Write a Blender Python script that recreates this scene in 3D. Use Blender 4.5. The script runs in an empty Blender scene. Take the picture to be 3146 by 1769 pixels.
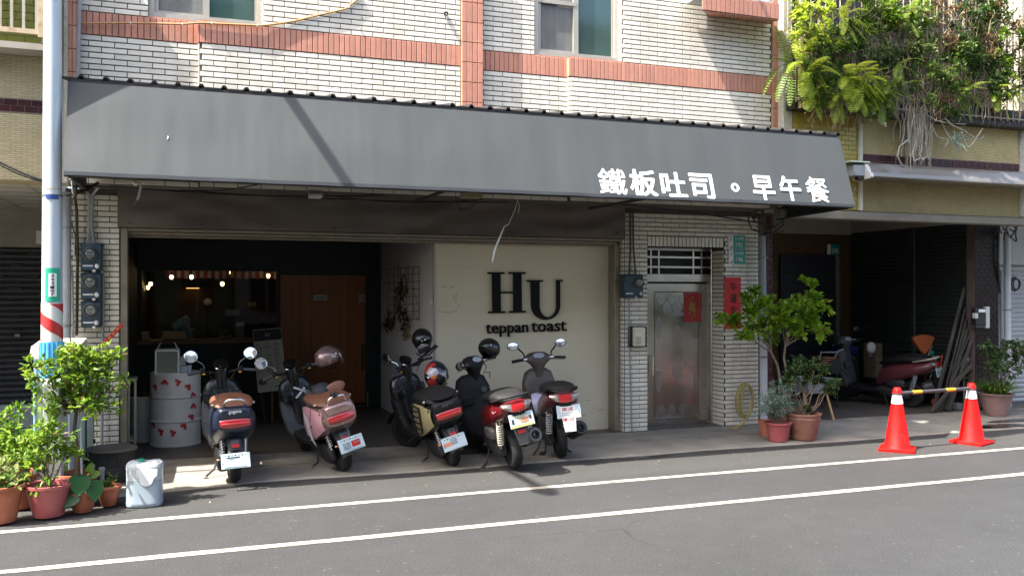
import bpy, math, random
from math import sin, cos, pi, radians, sqrt
from mathutils import Vector, Matrix, Euler, noise as mnoise

random.seed(11)
SC = bpy.context.scene
COL = SC.collection

# ---------------------------------------------------------------- camera
EYE = 1.86                       # eye height above the road, metres
YAW = radians(20.0)              # the camera looks 20 degrees right of the facade's normal
FPX = 2700.0                     # focal length in photograph pixels (3146 wide)
cam_d = bpy.data.cameras.new("camera")
cam = bpy.data.objects.new("camera", cam_d)
COL.objects.link(cam)
cam_d.sensor_width = 36.0
cam_d.lens = FPX / 3146.0 * 36.0
cam_d.clip_start = 0.05
cam_d.clip_end = 2000.0
cam.location = (0, 0, EYE)
cam.rotation_euler = (radians(90.22), 0, -YAW)
SC.camera = cam

# ---------------------------------------------------------------- sky, sun, exposure
SUN = Vector((0.60, 0.115, -1.0)).normalized()     # the way sunlight travels
w = bpy.data.worlds.new("World")
SC.world = w
w.use_nodes = True
nt = w.node_tree
sky = nt.nodes.new("ShaderNodeTexSky")
sky.sky_type = 'NISHITA'
sky.sun_disc = False
sky.sun_elevation = math.asin(-SUN.z)
sky.sun_rotation = math.atan2(-SUN.x, -SUN.y)
sky.dust_density = 5.0
sky.ozone_density = 0.6
sky.air_density = 1.0
bg = nt.nodes["Background"]
bg.inputs[1].default_value = 0.145
nt.links.new(sky.outputs[0], bg.inputs[0])
sun_d = bpy.data.lights.new("sun", 'SUN')
sun_d.energy = 4.5
sun_d.angle = radians(0.53)
sun_d.color = (1.0, 0.955, 0.89)
sun = bpy.data.objects.new("sun", sun_d)
COL.objects.link(sun)
sun.rotation_euler = SUN.to_track_quat('-Z', 'Y').to_euler()
sun.location = (-6, -2, 12)
SC.view_settings.view_transform = 'Standard'
SC.view_settings.look = 'None'
SC.view_settings.gamma = 1.0
SC.view_settings.exposure = 1.95
SC.view_settings.use_curve_mapping = False
SC.cycles.max_bounces = 7
SC.cycles.transparent_max_bounces = 12
SC.cycles.caustics_reflective = False
SC.cycles.caustics_refractive = False
SC.cycles.use_denoising = True

# ---------------------------------------------------------------- survey: photograph position + distance -> metres
def ray(sx):
    u = (sx - 1573.0) / FPX
    return sin(YAW) + u * cos(YAW), cos(YAW) - u * sin(YAW)
def PX(sx, Y):
    a, b = ray(sx)
    return Y * a / b
def PZ(sx, sy, Y):
    return EYE + (895.0 - sy) / FPX * Y / ray(sx)[1]
def PT(sx, sy, Y):
    return Vector((PX(sx, Y), Y, PZ(sx, sy, Y)))
def GR(sx, sy):
    t = EYE * FPX / (sy - 895.0)
    a, b = ray(sx)
    return t * a, t * b

# ---------------------------------------------------------------- objects
def root_loc(o):
    while o.parent is not None:
        o = o.parent
    return o
def link(o, parent=None):
    COL.objects.link(o)
    if parent is not None:
        o.parent = parent
    return o
def tag(o, label=None, cat=None, group=None, kind=None):
    if label: o["label"] = label
    if cat: o["category"] = cat
    if group: o["group"] = group
    if kind: o["kind"] = kind
    return o
def thing(name, label, cat, loc=(0, 0, 0), rot=(0, 0, 0), group=None):
    o = bpy.data.objects.new(name, None)
    o.empty_display_size = 0.05
    link(o)
    o.location = loc
    o.rotation_euler = rot
    return tag(o, label, cat, group)

class MB:
    """collects faces; build() links them as one mesh object"""
    def __init__(s):
        s.v, s.f = [], []
    def add(s, vs, fs):
        b = len(s.v)
        s.v += [tuple(p) for p in vs]
        s.f += [tuple(i + b for i in q) for q in fs]
        return s
    def box(s, x0, x1, y0, y1, z0, z1, bev=0.0):
        if bev <= 0:
            vs = [(x, y, z) for z in (z0, z1) for y in (y0, y1) for x in (x0, x1)]
            return s.add(vs, [(0, 2, 3, 1), (4, 5, 7, 6), (0, 1, 5, 4), (2, 6, 7, 3), (0, 4, 6, 2), (1, 3, 7, 5)])
        b = min(bev, (x1 - x0) * .45, (y1 - y0) * .45, (z1 - z0) * .45)
        X, Y, Z = (x0, x1), (y0, y1), (z0, z1)
        vs, idx = [], {}
        for i in (0, 1):
            for j in (0, 1):
                for k in (0, 1):
                    sx, sy, sz = (b if i == 0 else -b), (b if j == 0 else -b), (b if k == 0 else -b)
                    idx[i, j, k, 0] = len(vs); vs.append((X[i], Y[j] + sy, Z[k] + sz))
                    idx[i, j, k, 1] = len(vs); vs.append((X[i] + sx, Y[j], Z[k] + sz))
                    idx[i, j, k, 2] = len(vs); vs.append((X[i] + sx, Y[j] + sy, Z[k]))
        fs = []
        q = ((0, 0), (1, 0), (1, 1), (0, 1))
        for i in (0, 1):
            a = [idx[i, j, k, 0] for j, k in q]; fs.append(a if i else a[::-1])
            a = [idx[j, i, k, 1] for j, k in q]; fs.append(a[::-1] if i else a)
            a = [idx[j, k, i, 2] for j, k in q]; fs.append(a if i else a[::-1])
        for i in (0, 1):
            for j in (0, 1):
                fs.append((idx[i, j, 0, 0], idx[i, j, 1, 0], idx[i, j, 1, 1], idx[i, j, 0, 1]))
                fs.append((idx[i, 0, j, 0], idx[i, 1, j, 0], idx[i, 1, j, 2], idx[i, 0, j, 2]))
                fs.append((idx[0, i, j, 1], idx[1, i, j, 1], idx[1, i, j, 2], idx[0, i, j, 2]))
                for k in (0, 1):
                    fs.append((idx[i, j, k, 0], idx[i, j, k, 1], idx[i, j, k, 2]))
        return s.add(vs, fs)
    def obox(s, M, hx, hy, hz, bev=0.0):
        m = MB().box(-hx, hx, -hy, hy, -hz, hz, bev)
        return s.add([M @ Vector(p) for p in m.v], m.f)
    def quad(s, a, b, c, d):
        return s.add([a, b, c, d], [(0, 1, 2, 3)])
    def loft(s, rings, cap0=True, cap1=True, closed=True):
        n = len(rings[0]); vs = [p for r in rings for p in r]; fs = []
        for i in range(len(rings) - 1):
            for j in range(n if closed else n - 1):
                k = (j + 1) % n
                fs.append((i * n + j, i * n + k, (i + 1) * n + k, (i + 1) * n + j))
        if cap0: fs.append(tuple(range(n))[::-1])
        if cap1: fs.append(tuple(range((len(rings) - 1) * n, len(rings) * n)))
        return s.add(vs, fs)
    def tube(s, path, r, n=8, cap=True):
        P = [Vector(p) for p in path]
        R = r if isinstance(r, (list, tuple)) else [r] * len(P)
        rings, up = [], None
        for i, p in enumerate(P):
            d = (P[min(i + 1, len(P) - 1)] - P[max(i - 1, 0)])
            d = d.normalized() if d.length > 1e-9 else Vector((0, 0, 1))
            if up is None:
                up = Vector((0, 0, 1)) if abs(d.z) < .9 else Vector((0, 1, 0))
            a = d.cross(up)
            if a.length < 1e-4:
                a = d.cross(Vector((1, 0, 0)))
            a.normalize(); b = a.cross(d).normalized(); up = b
            rings.append([p + (a * cos(2 * pi * k / n) + b * sin(2 * pi * k / n)) * R[i] for k in range(n)])
        return s.loft(rings, cap, cap)
    def lathe(s, prof, c=(0, 0, 0), n=20, M=None, cap=True):
        c = Vector(c); rings = []
        for r, z in prof:
            ring = [Vector((r * cos(2 * pi * k / n), r * sin(2 * pi * k / n), z)) for k in range(n)]
            rings.append([(M @ p if M else p + c) for p in ring])
        return s.loft(rings, cap, cap)
    def ell(s, c, rx, ry, rz, n=14, m=9, M=None, lo=-1.0, hi=1.0):
        rings = []
        for i in range(m + 1):
            a = math.asin(lo) + (math.asin(hi) - math.asin(lo)) * i / m
            k, z = max(cos(a), 1e-3), sin(a)
            ring = [Vector((rx * k * cos(2 * pi * j / n), ry * k * sin(2 * pi * j / n), rz * z)) for j in range(n)]
            rings.append([(M @ p if M else p) + Vector(c) for p in ring])
        return s.loft(rings)
    def prism(s, poly, M, h):
        n = len(poly)
        vs = [M @ Vector((x, y, 0)) for x, y in poly] + [M @ Vector((x, y, h)) for x, y in poly]
        fs = [tuple(range(n))[::-1], tuple(range(n, 2 * n))] + [(i, (i + 1) % n, n + (i + 1) % n, n + i) for i in range(n)]
        return s.add(vs, fs)
    def xf(s, M):
        s.v = [tuple(M @ Vector(p)) for p in s.v]
        return s
    def mesh(s, name, mat, smooth=40):
        me = bpy.data.meshes.new(name)
        me.from_pydata(s.v, [], s.f)
        me.update()
        if mat is not None: me.materials.append(mat)
        if smooth:
            me.shade_smooth()
            me.set_sharp_from_angle(angle=radians(smooth))
        return me
    def build(s, name, mat, parent=None, smooth=40, world=True, kind=None):
        if parent is not None and world:
            L = root_loc(parent).location
            s.v = [(x - L.x, y - L.y, z - L.z) for x, y, z in s.v]
        import bmesh
        me = s.mesh(name, mat, 0)
        bm = bmesh.new(); bm.from_mesh(me)
        bmesh.ops.recalc_face_normals(bm, faces=bm.faces)
        bm.to_mesh(me); bm.free()
        if smooth:
            me.shade_smooth(); me.set_sharp_from_angle(angle=radians(smooth))
        o = bpy.data.objects.new(name, me)
        link(o, parent)
        if kind: o["kind"] = kind
        return o
    def leafbuild(s, name, mat, parent=None, kind="stuff", world=True):
        if parent is not None and world:
            L = root_loc(parent).location
            s.v = [(x - L.x, y - L.y, z - L.z) for x, y, z in s.v]
        o = bpy.data.objects.new(name, s.mesh(name, mat, 0))
        link(o, parent)
        if kind: o["kind"] = kind
        return o

def put(name, me, loc, parent=None, rot=None, scale=None, world=True):
    o = bpy.data.objects.new(name, me)
    link(o, parent)
    L = root_loc(parent).location if (parent is not None and world) else Vector((0, 0, 0))
    o.location = Vector(loc) - L
    if rot is not None: o.rotation_euler = rot
    if scale is not None: o.scale = scale
    return o

# ---------------------------------------------------------------- materials
MATS = {}
def newmat(name):
    m = bpy.data.materials.new(name); m.use_nodes = True
    MATS[name] = m
    return m, m.node_tree.nodes, m.node_tree.links, m.node_tree.nodes["Principled BSDF"]
def sh(c, k):
    return (min(max(c[0] * k, 0), 1), min(max(c[1] * k, 0), 1), min(max(c[2] * k, 0), 1), 1)
def rgb(h):                       # sRGB hex -> linear
    c = [int(h[i:i + 2], 16) / 255 for i in (0, 2, 4)]
    return tuple(x / 12.92 if x <= .04045 else ((x + .055) / 1.055) ** 2.4 for x in c)
def M(name, col, rough=.55, metal=0.0, var=.12, scale=9.0, bump=0.0, bscale=None, spec=.5, coat=0.0, perobj=0.0,
      perisland=0.0, stain=None, stain_amt=.5, stain_scale=1.5, stretch=None, rvar=.1):
    """plain surface: noise-varied colour, optional stains, relief, per-object variation"""
    m, N, L, P = newmat(name)
    geo = N.new("ShaderNodeNewGeometry")
    vec = geo.outputs["Position"]
    if stretch:
        mp = N.new("ShaderNodeMapping"); mp.inputs["Scale"].default_value = stretch
        L.new(vec, mp.inputs["Vector"]); vec = mp.outputs["Vector"]
    nz = N.new("ShaderNodeTexNoise"); nz.inputs["Scale"].default_value = scale
    nz.inputs["Detail"].default_value = 5; nz.inputs["Roughness"].default_value = .62
    L.new(vec, nz.inputs["Vector"])
    mr = N.new("ShaderNodeMapRange"); mr.inputs[1].default_value = .3; mr.inputs[2].default_value = .7
    L.new(nz.outputs["Fac"], mr.inputs[0])
    mx = N.new("ShaderNodeMix"); mx.data_type = 'RGBA'
    mx.inputs[6].default_value = sh(col, 1 - var); mx.inputs[7].default_value = sh(col, 1 + var)
    L.new(mr.outputs[0], mx.inputs[0])
    out = mx.outputs[2]
    if stain:
        n2 = N.new("ShaderNodeTexNoise"); n2.inputs["Scale"].default_value = stain_scale
        n2.inputs["Detail"].default_value = 6; n2.inputs["Roughness"].default_value = .7
        L.new(vec, n2.inputs["Vector"])
        r2 = N.new("ShaderNodeMapRange"); r2.inputs[1].default_value = .5; r2.inputs[2].default_value = .72
        r2.inputs[4].default_value = stain_amt
        L.new(n2.outputs["Fac"], r2.inputs[0])
        m2 = N.new("ShaderNodeMix"); m2.data_type = 'RGBA'
        L.new(r2.outputs[0], m2.inputs[0]); L.new(out, m2.inputs[6])
        m2.inputs[7].default_value = (*stain, 1)
        out = m2.outputs[2]
    if perobj or perisland:
        hs = N.new("ShaderNodeHueSaturation")
        mr2 = N.new("ShaderNodeMapRange")
        a = perobj or perisland
        mr2.inputs[3].default_value = 1 - a; mr2.inputs[4].default_value = 1 + a
        if perobj:
            oi = N.new("ShaderNodeObjectInfo"); L.new(oi.outputs["Random"], mr2.inputs[0])
        else:
            L.new(geo.outputs["Random Per Island"], mr2.inputs[0])
        L.new(mr2.outputs[0], hs.inputs["Value"]); L.new(out, hs.inputs["Color"])
        out = hs.outputs["Color"]
    L.new(out, P.inputs["Base Color"])
    P.inputs["Metallic"].default_value = metal
    P.inputs["Specular IOR Level"].default_value = spec
    if coat:
        P.inputs["Coat Weight"].default_value = coat; P.inputs["Coat Roughness"].default_value = .06
    rr = N.new("ShaderNodeMapRange")
    rr.inputs[3].default_value = max(rough - rvar, .02); rr.inputs[4].default_value = min(rough + rvar, 1)
    L.new(nz.outputs["Fac"], rr.inputs[0]); L.new(rr.outputs[0], P.inputs["Roughness"])
    if bump:
        nb = N.new("ShaderNodeTexNoise"); nb.inputs["Scale"].default_value = bscale or scale * 6
        nb.inputs["Detail"].default_value = 4
        L.new(vec, nb.inputs["Vector"])
        bp = N.new("ShaderNodeBump"); bp.inputs["Strength"].default_value = bump; bp.inputs["Distance"].default_value = .01
        L.new(nb.outputs["Fac"], bp.inputs["Height"]); L.new(bp.outputs[0], P.inputs["Normal"])
    return m
def LEAF(name, cols, rough=.45, trans=.35, gloss=.4):
    """foliage: each leaf takes its own tone; light passes through"""
    m, N, L, P = newmat(name)
    geo = N.new("ShaderNodeNewGeometry")
    cr = N.new("ShaderNodeValToRGB")
    L.new(geo.outputs["Random Per Island"], cr.inputs[0])
    els = cr.color_ramp.elements
    while len(els) < len(cols): els.new(.5)
    for i, c in enumerate(cols):
        els[i].position = .95 * i / (len(cols) - 1); els[i].color = (*c, 1)
    if trans > .22:                       # a few withered leaves
        e_ = els.new(.97); e_.color = (.17, .12, .03, 1)
    L.new(cr.outputs[0], P.inputs["Base Color"])
    P.inputs["Roughness"].default_value = rough
    P.inputs["Specular IOR Level"].default_value = gloss
    tr = N.new("ShaderNodeBsdfTranslucent")
    hs = N.new("ShaderNodeHueSaturation"); hs.inputs["Hue"].default_value = .485; hs.inputs["Value"].default_value = 1.6
    L.new(cr.outputs[0], hs.inputs["Color"]); L.new(hs.outputs[0], tr.inputs[0])
    ms = N.new("ShaderNodeMixShader"); ms.inputs[0].default_value = trans
    L.new(P.outputs[0], ms.inputs[1]); L.new(tr.outputs[0], ms.inputs[2])
    L.new(ms.outputs[0], N["Material Output"].inputs[0])
    return m
def GLASS(name, tint=(.9, .95, .95), clear=.85, rough=.02, ior=1.45):
    """thin pane: see-through tint plus mirror reflection by angle"""
    m, N, L, P = newmat(name)
    tr = N.new("ShaderNodeBsdfTransparent"); tr.inputs[0].default_value = (*tint, 1)
    gl = N.new("ShaderNodeBsdfGlossy"); gl.inputs["Roughness"].default_value = rough
    fr = N.new("ShaderNodeFresnel"); fr.inputs[0].default_value = ior
    ad = N.new("ShaderNodeMath"); ad.operation = 'ADD'; ad.use_clamp = True; ad.inputs[1].default_value = 1 - clear - .04
    L.new(fr.outputs[0], ad.inputs[0])
    ms = N.new("ShaderNodeMixShader")
    L.new(ad.outputs[0], ms.inputs[0]); L.new(tr.outputs[0], ms.inputs[1]); L.new(gl.outputs[0], ms.inputs[2])
    L.new(ms.outputs[0], N["Material Output"].inputs[0])
    return m
def GLOW(name, col, strength):
    m, N, L, P = newmat(name)
    P.inputs["Base Color"].default_value = (*col, 1)
    P.inputs["Emission Color"].default_value = (*col, 1)
    P.inputs["Emission Strength"].default_value = strength
    return m

def asphalt():
    m, N, L, P = newmat("asphalt")
    geo = N.new("ShaderNodeNewGeometry"); pos = geo.outputs["Position"]
    def nz(s, d=5, r=.6):
        n = N.new("ShaderNodeTexNoise"); n.inputs["Scale"].default_value = s; n.inputs["Detail"].default_value = d
        n.inputs["Roughness"].default_value = r; L.new(pos, n.inputs["Vector"]); return n
    big, mid, fine = nz(.35, 6, .65), nz(5, 5, .6), nz(85, 4, .8)
    vo = N.new("ShaderNodeTexVoronoi"); vo.inputs["Scale"].default_value = 48; L.new(pos, vo.inputs["Vector"])
    ramp = N.new("ShaderNodeValToRGB"); L.new(fine.outputs[0], ramp.inputs[0])
    e = ramp.color_ramp.elements
    e[0].position = .34; e[0].color = (.008, .0083, .0088, 1); e[1].position = .68; e[1].color = (.058, .0605, .0605, 1)
    sp = N.new("ShaderNodeMapRange"); L.new(vo.outputs["Color"], sp.inputs[0])
    sp.inputs[1].default_value = .9; sp.inputs[2].default_value = 1.0; sp.inputs[4].default_value = .55
    m1 = N.new("ShaderNodeMix"); m1.data_type = 'RGBA'; L.new(sp.outputs[0], m1.inputs[0]); L.new(ramp.outputs[0], m1.inputs[6])
    m1.inputs[7].default_value = (.13, .127, .118, 1)
    b1 = N.new("ShaderNodeMapRange"); L.new(big.outputs[0], b1.inputs[0]); b1.inputs[1].default_value = .3; b1.inputs[2].default_value = .7
    b1.inputs[3].default_value = .80; b1.inputs[4].default_value = 1.14
    b2 = N.new("ShaderNodeMapRange"); L.new(mid.outputs[0], b2.inputs[0]); b2.inputs[1].default_value = .25; b2.inputs[2].default_value = .75
    b2.inputs[3].default_value = .9; b2.inputs[4].default_value = 1.1
    mu = N.new("ShaderNodeMath"); mu.operation = 'MULTIPLY'; L.new(b1.outputs[0], mu.inputs[0]); L.new(b2.outputs[0], mu.inputs[1])
    # tyre-polished, paler lane further out; dirt along the kerb side
    sx = N.new("ShaderNodeSeparateXYZ"); L.new(pos, sx.inputs[0])
    hs = N.new("ShaderNodeHueSaturation"); L.new(m1.outputs[2], hs.inputs["Color"]); L.new(mu.outputs[0], hs.inputs["Value"])
    kd = N.new("ShaderNodeMapRange"); L.new(sx.outputs[1], kd.inputs[0]); kd.inputs[1].default_value = 7.75; kd.inputs[2].default_value = 8.1
    kd.inputs[4].default_value = .34
    m2 = N.new("ShaderNodeMix"); m2.data_type = 'RGBA'; L.new(kd.outputs[0], m2.inputs[0]); L.new(hs.outputs[0], m2.inputs[6])
    m2.inputs[7].default_value = (.062, .058, .050, 1)
    # dark oil spots
    oil = nz(1.7, 3, .5); om = N.new("ShaderNodeMapRange"); L.new(oil.outputs[0], om.inputs[0])
    om.inputs[1].default_value = .645; om.inputs[2].default_value = .73; om.inputs[4].default_value = .5
    m3 = N.new("ShaderNodeMix"); m3.data_type = 'RGBA'; L.new(om.outputs[0], m3.inputs[0]); L.new(m2.outputs[2], m3.inputs[6])
    m3.inputs[7].default_value = (.032, .032, .033, 1)
    wn = nz(1.3, 4, .6); wm = N.new("ShaderNodeVectorMath"); wm.operation = 'MULTIPLY_ADD'; wm.inputs[1].default_value = (.5, .5, 0)
    L.new(wn.outputs["Color"], wm.inputs[0]); L.new(pos, wm.inputs[2])
    ck = N.new("ShaderNodeTexVoronoi"); ck.feature = 'DISTANCE_TO_EDGE'; ck.inputs["Scale"].default_value = .55; L.new(wm.outputs[0], ck.inputs["Vector"])
    c1 = N.new("ShaderNodeMapRange"); L.new(ck.outputs["Distance"], c1.inputs[0]); c1.inputs[1].default_value = .0; c1.inputs[2].default_value = .004; c1.inputs[3].default_value = .55; c1.inputs[4].default_value = 0
    c2 = nz(.5, 2, .5); c3 = N.new("ShaderNodeMapRange"); L.new(c2.outputs[0], c3.inputs[0]); c3.inputs[1].default_value = .52; c3.inputs[2].default_value = .62
    cm = N.new("ShaderNodeMath"); cm.operation = 'MULTIPLY'; L.new(c1.outputs[0], cm.inputs[0]); L.new(c3.outputs[0], cm.inputs[1])
    m4 = N.new("ShaderNodeMix"); m4.data_type = 'RGBA'; L.new(cm.outputs[0], m4.inputs[0]); L.new(m3.outputs[2], m4.inputs[6]); m4.inputs[7].default_value = (.008, .008, .008, 1)
    L.new(m4.outputs[2], P.inputs["Base Color"])
    P.inputs["Roughness"].default_value = .82; P.inputs["Specular IOR Level"].default_value = .35
    bp = N.new("ShaderNodeBump"); bp.inputs["Strength"].default_value = .55; bp.inputs["Distance"].default_value = .006
    L.new(fine.outputs[0], bp.inputs["Height"]); L.new(bp.outputs[0], P.inputs["Normal"])
    return m

def paint_line():
    m, N, L, P = newmat("road_paint")
    geo = N.new("ShaderNodeNewGeometry"); pos = geo.outputs["Position"]
    a = N.new("ShaderNodeTexNoise"); a.inputs["Scale"].default_value = 130; a.inputs["Detail"].default_value = 4; L.new(pos, a.inputs["Vector"])
    b = N.new("ShaderNodeTexNoise"); b.inputs["Scale"].default_value = 3; b.inputs["Detail"].default_value = 6; L.new(pos, b.inputs["Vector"])
    ad = N.new("ShaderNodeMath"); ad.operation = 'ADD'; L.new(a.outputs[0], ad.inputs[0]); L.new(b.outputs[0], ad.inputs[1])
    mr = N.new("ShaderNodeMapRange"); L.new(ad.outputs[0], mr.inputs[0]); mr.inputs[1].default_value = 1.0; mr.inputs[2].default_value = 1.22
    mx = N.new("ShaderNodeMix"); mx.data_type = 'RGBA'; L.new(mr.outputs[0], mx.inputs[0])
    mx.inputs[6].default_value = (.36, .34, .265, 1); mx.inputs[7].default_value = (.085, .083, .076, 1)
    L.new(mx.outputs[2], P.inputs["Base Color"]); P.inputs["Roughness"].default_value = .7
    return m

def woodboards(name, c1, c2, width, axis=0, rough=.45):
    """planks told apart by tone, with grain along them"""
    m, N, L, P = newmat(name)
    geo = N.new("ShaderNodeNewGeometry")
    mp = N.new("ShaderNodeMapping"); L.new(geo.outputs["Position"], mp.inputs[0])
    mp.inputs["Scale"].default_value = (30, 30, 1.5) if axis == 2 else (1.5, 30, 30)
    nz = N.new("ShaderNodeTexNoise"); nz.inputs["Scale"].default_value = 1.2; nz.inputs["Detail"].default_value = 6; L.new(mp.outputs[0], nz.inputs["Vector"])
    mx = N.new("ShaderNodeMix"); mx.data_type = 'RGBA'; L.new(nz.outputs[0], mx.inputs[0])
    mx.inputs[6].default_value = (*c1, 1); mx.inputs[7].default_value = (*c2, 1)
    oi = N.new("ShaderNodeObjectInfo"); mr = N.new("ShaderNodeMapRange"); L.new(oi.outputs["Random"], mr.inputs[0])
    mr.inputs[3].default_value = .86; mr.inputs[4].default_value = 1.12
    hs = N.new("ShaderNodeHueSaturation"); L.new(mx.outputs[2], hs.inputs["Color"]); L.new(mr.outputs[0], hs.inputs["Value"])
    L.new(hs.outputs[0], P.inputs["Base Color"]); P.inputs["Roughness"].default_value = rough
    return m

def fabric_awning():
    m, N, L, P = newmat("awning_fabric")
    geo = N.new("ShaderNodeNewGeometry"); pos = geo.outputs["Position"]
    mp = N.new("ShaderNodeMapping"); mp.inputs["Scale"].default_value = (2.2, 1, .35); L.new(pos, mp.inputs[0])
    st = N.new("ShaderNodeTexNoise"); st.inputs["Scale"].default_value = 2.0; st.inputs["Detail"].default_value = 7; st.inputs["Roughness"].default_value = .6
    L.new(mp.outputs[0], st.inputs["Vector"])
    fi = N.new("ShaderNodeTexNoise"); fi.inputs["Scale"].default_value = 220; L.new(pos, fi.inputs["Vector"])
    mr = N.new("ShaderNodeMapRange"); L.new(st.outputs[0], mr.inputs[0]); mr.inputs[1].default_value = .3; mr.inputs[2].default_value = .7
    mx = N.new("ShaderNodeMix"); mx.data_type = 'RGBA'; L.new(mr.outputs[0], mx.inputs[0])
    mx.inputs[6].default_value = (.0455, .0505, .0520, 1); mx.inputs[7].default_value = (.0535, .059, .0605, 1)
    L.new(mx.outputs[2], P.inputs["Base Color"])
    P.inputs["Roughness"].default_value = .62; P.inputs["Specular IOR Level"].default_value = .35
    b0 = N.new("ShaderNodeTexNoise"); b0.inputs["Scale"].default_value = 1.1; b0.inputs["Detail"].default_value = 2; L.new(mp.outputs[0], b0.inputs["Vector"])
    bp = N.new("ShaderNodeBump"); bp.inputs["Strength"].default_value = .3; bp.inputs["Distance"].default_value = .05
    L.new(b0.outputs[0], bp.inputs["Height"])
    b2 = N.new("ShaderNodeBump"); b2.inputs["Strength"].default_value = .08; b2.inputs["Distance"].default_value = .002
    L.new(fi.outputs[0], b2.inputs["Height"]); L.new(bp.outputs[0], b2.inputs["Normal"]); L.new(b2.outputs[0], P.inputs["Normal"])
    return m

m_asph = asphalt()
m_line = paint_line()
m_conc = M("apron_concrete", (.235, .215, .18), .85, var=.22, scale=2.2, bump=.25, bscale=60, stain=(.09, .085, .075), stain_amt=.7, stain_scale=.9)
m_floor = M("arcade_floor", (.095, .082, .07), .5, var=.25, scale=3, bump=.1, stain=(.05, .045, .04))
m_brick = M("white_glazed_brick", (.75, .715, .62), .32, var=.04, scale=6, perobj=.09, bump=.05, bscale=40, stain=(.52, .46, .37), stain_amt=.55, stain_scale=2.2, stretch=(1, 1, .28))
m_brick2 = M("white_glazed_bricks", (.75, .715, .62), .32, var=.04, scale=6, perisland=.09, bump=.05, bscale=40, stain=(.52, .46, .37), stain_amt=.55, stain_scale=2.2, stretch=(1, 1, .28))
m_grout = M("dark_grout", (.085, .077, .066), .9, var=.3, scale=30)
m_pink = M("salmon_tile", (.52, .24, .165), .45, var=.08, scale=14, perobj=.10, bump=.06, stain=(.38, .19, .14), stain_amt=.5, stain_scale=2)
m_cream = M("beige_mosaic", (.56, .485, .30), .45, var=.06, scale=3, perisland=.12, stain=(.36, .28, .15), stain_amt=.5, stain_scale=1.1)
m_creamg = M("beige_mosaic_joint", (.36, .30, .18), .9, var=.2, scale=8)
m_cream2 = M("brightened_mosaic", (.66, .55, .26), .5, var=.06, scale=3, perisland=.13, stain=(.40, .30, .12), stain_amt=.6, stain_scale=1.1)  # upper panel's copy, coloured paler to offset the balcony's shade
m_olive = M("olive_mosaic", (.44, .35, .15), .5, var=.06, scale=3, perisland=.15, stain=(.22, .15, .06), stain_amt=.6, stain_scale=1.1)
m_yel = M("mustard_tile", (.40, .31, .035), .25, var=.1, scale=6, perobj=.10, stain=(.2, .17, .03), stain_amt=.5)
m_yelg = M("mustard_joint", (.28, .25, .08), .8)
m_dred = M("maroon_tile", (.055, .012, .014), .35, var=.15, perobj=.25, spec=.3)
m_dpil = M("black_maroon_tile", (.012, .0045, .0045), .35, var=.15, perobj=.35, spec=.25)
m_dredg = M("maroon_joint", (.36, .30, .27), .9, var=.2)
m_dkg = M("pillar_joint", (.11, .085, .075), .9, var=.2)
m_plaster = M("grey_plaster", (.36, .34, .30), .9, var=.12, scale=2, stain=(.2, .19, .17), stain_amt=.5)
m_pebble = M("pebbledash", (.50, .47, .38), .9, var=.15, scale=25, bump=.8, bscale=55, stain=(.25, .22, .16), stain_amt=.6)
m_board = M("cream_board", (.73, .66, .50), .7, var=.03, scale=1.2, bump=.04, bscale=25, stain=(.60, .53, .39), stain_amt=.45, stain_scale=1.2)
m_sidew = M("side_wall_paint", (.62, .59, .56), .8, var=.05, scale=1.3)
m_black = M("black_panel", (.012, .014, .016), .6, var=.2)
m_brown = M("brown_tarpaulin", (.115, .092, .077), .55, var=.12, scale=1.5, bump=.35, bscale=2.2)
m_rail = M("shutter_rail", (.25, .22, .17), .5, metal=.3, var=.2, scale=8)
m_alu = M("bronze_aluminium", (.44, .41, .35), .4, metal=.35, var=.06)
m_steel = M("stainless_steel", (.42, .40, .37), .24, metal=1.0, var=.08, scale=3, bump=.22, bscale=5, rvar=.12)
m_chrome = M("chrome", (.75, .74, .72), .12, metal=1.0, var=.05)
m_mirror = M("mirror_face", (.92, .93, .93), .02, metal=1.0, var=.01, rvar=.0)
m_fabric = fabric_awning()
m_fabtrim = M("awning_edge_trim", (.030, .034, .040), .7, var=.12, scale=6, spec=.15)
m_roof = M("black_roof_sheet", (.016, .015, .015), .5, var=.3)
m_white = M("white_vinyl", (.82, .82, .80), .45, var=.03)
m_letter = M("black_acrylic", (.005, .0055, .006), .5, var=.1, spec=.15)
m_pole = M("galvanised_pole", (.52, .585, .625), .42, metal=.2, var=.10, scale=5, stretch=(6, 6, .5), stain=(.40, .39, .36), stain_amt=.5, stain_scale=2)
m_polew = M("pole_white_film", (.62, .61, .57), .45, var=.08, scale=8)
m_red = M("red_film", (.46, .030, .030), .35, var=.15, scale=8)
m_bluewrap = M("blue_wrap", (.10, .40, .72), .4, var=.12, scale=12)
m_green = M("green_sign", (.01, .27, .22), .35, var=.06)
m_greenp = M("green_plate", (.02, .36, .22), .4, var=.1)
m_navytag = M("blue_tag", (.02, .06, .25), .4)
m_cab = M("cabinet_green", (.60, .70, .57), .55, var=.06, scale=2, stain=(.3, .33, .27), stain_amt=.4)
m_cabgrey = M("cabinet_grey", (.58, .62, .65), .5, var=.05)
m_cabside_lit = M("cabinet_lit_blue", (.33, .55, .70), .5, var=.06)  # the cabinets' lit left side, put into the colour
m_cablid = M("cabinet_lid", (.64, .61, .47), .6, var=.08)
m_pvc = M("grey_pvc", (.27, .29, .31), .5, var=.12, scale=5)
m_pvcl = M("light_pvc", (.48, .50, .53), .5, var=.1, scale=5)
m_cable = M("black_cable", (.012, .012, .012), .55, var=.2)
m_cableb = M("brown_cable", (.07, .045, .03), .6, var=.2)
m_cablew = M("white_cable", (.62, .60, .54), .5, var=.1)
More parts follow.
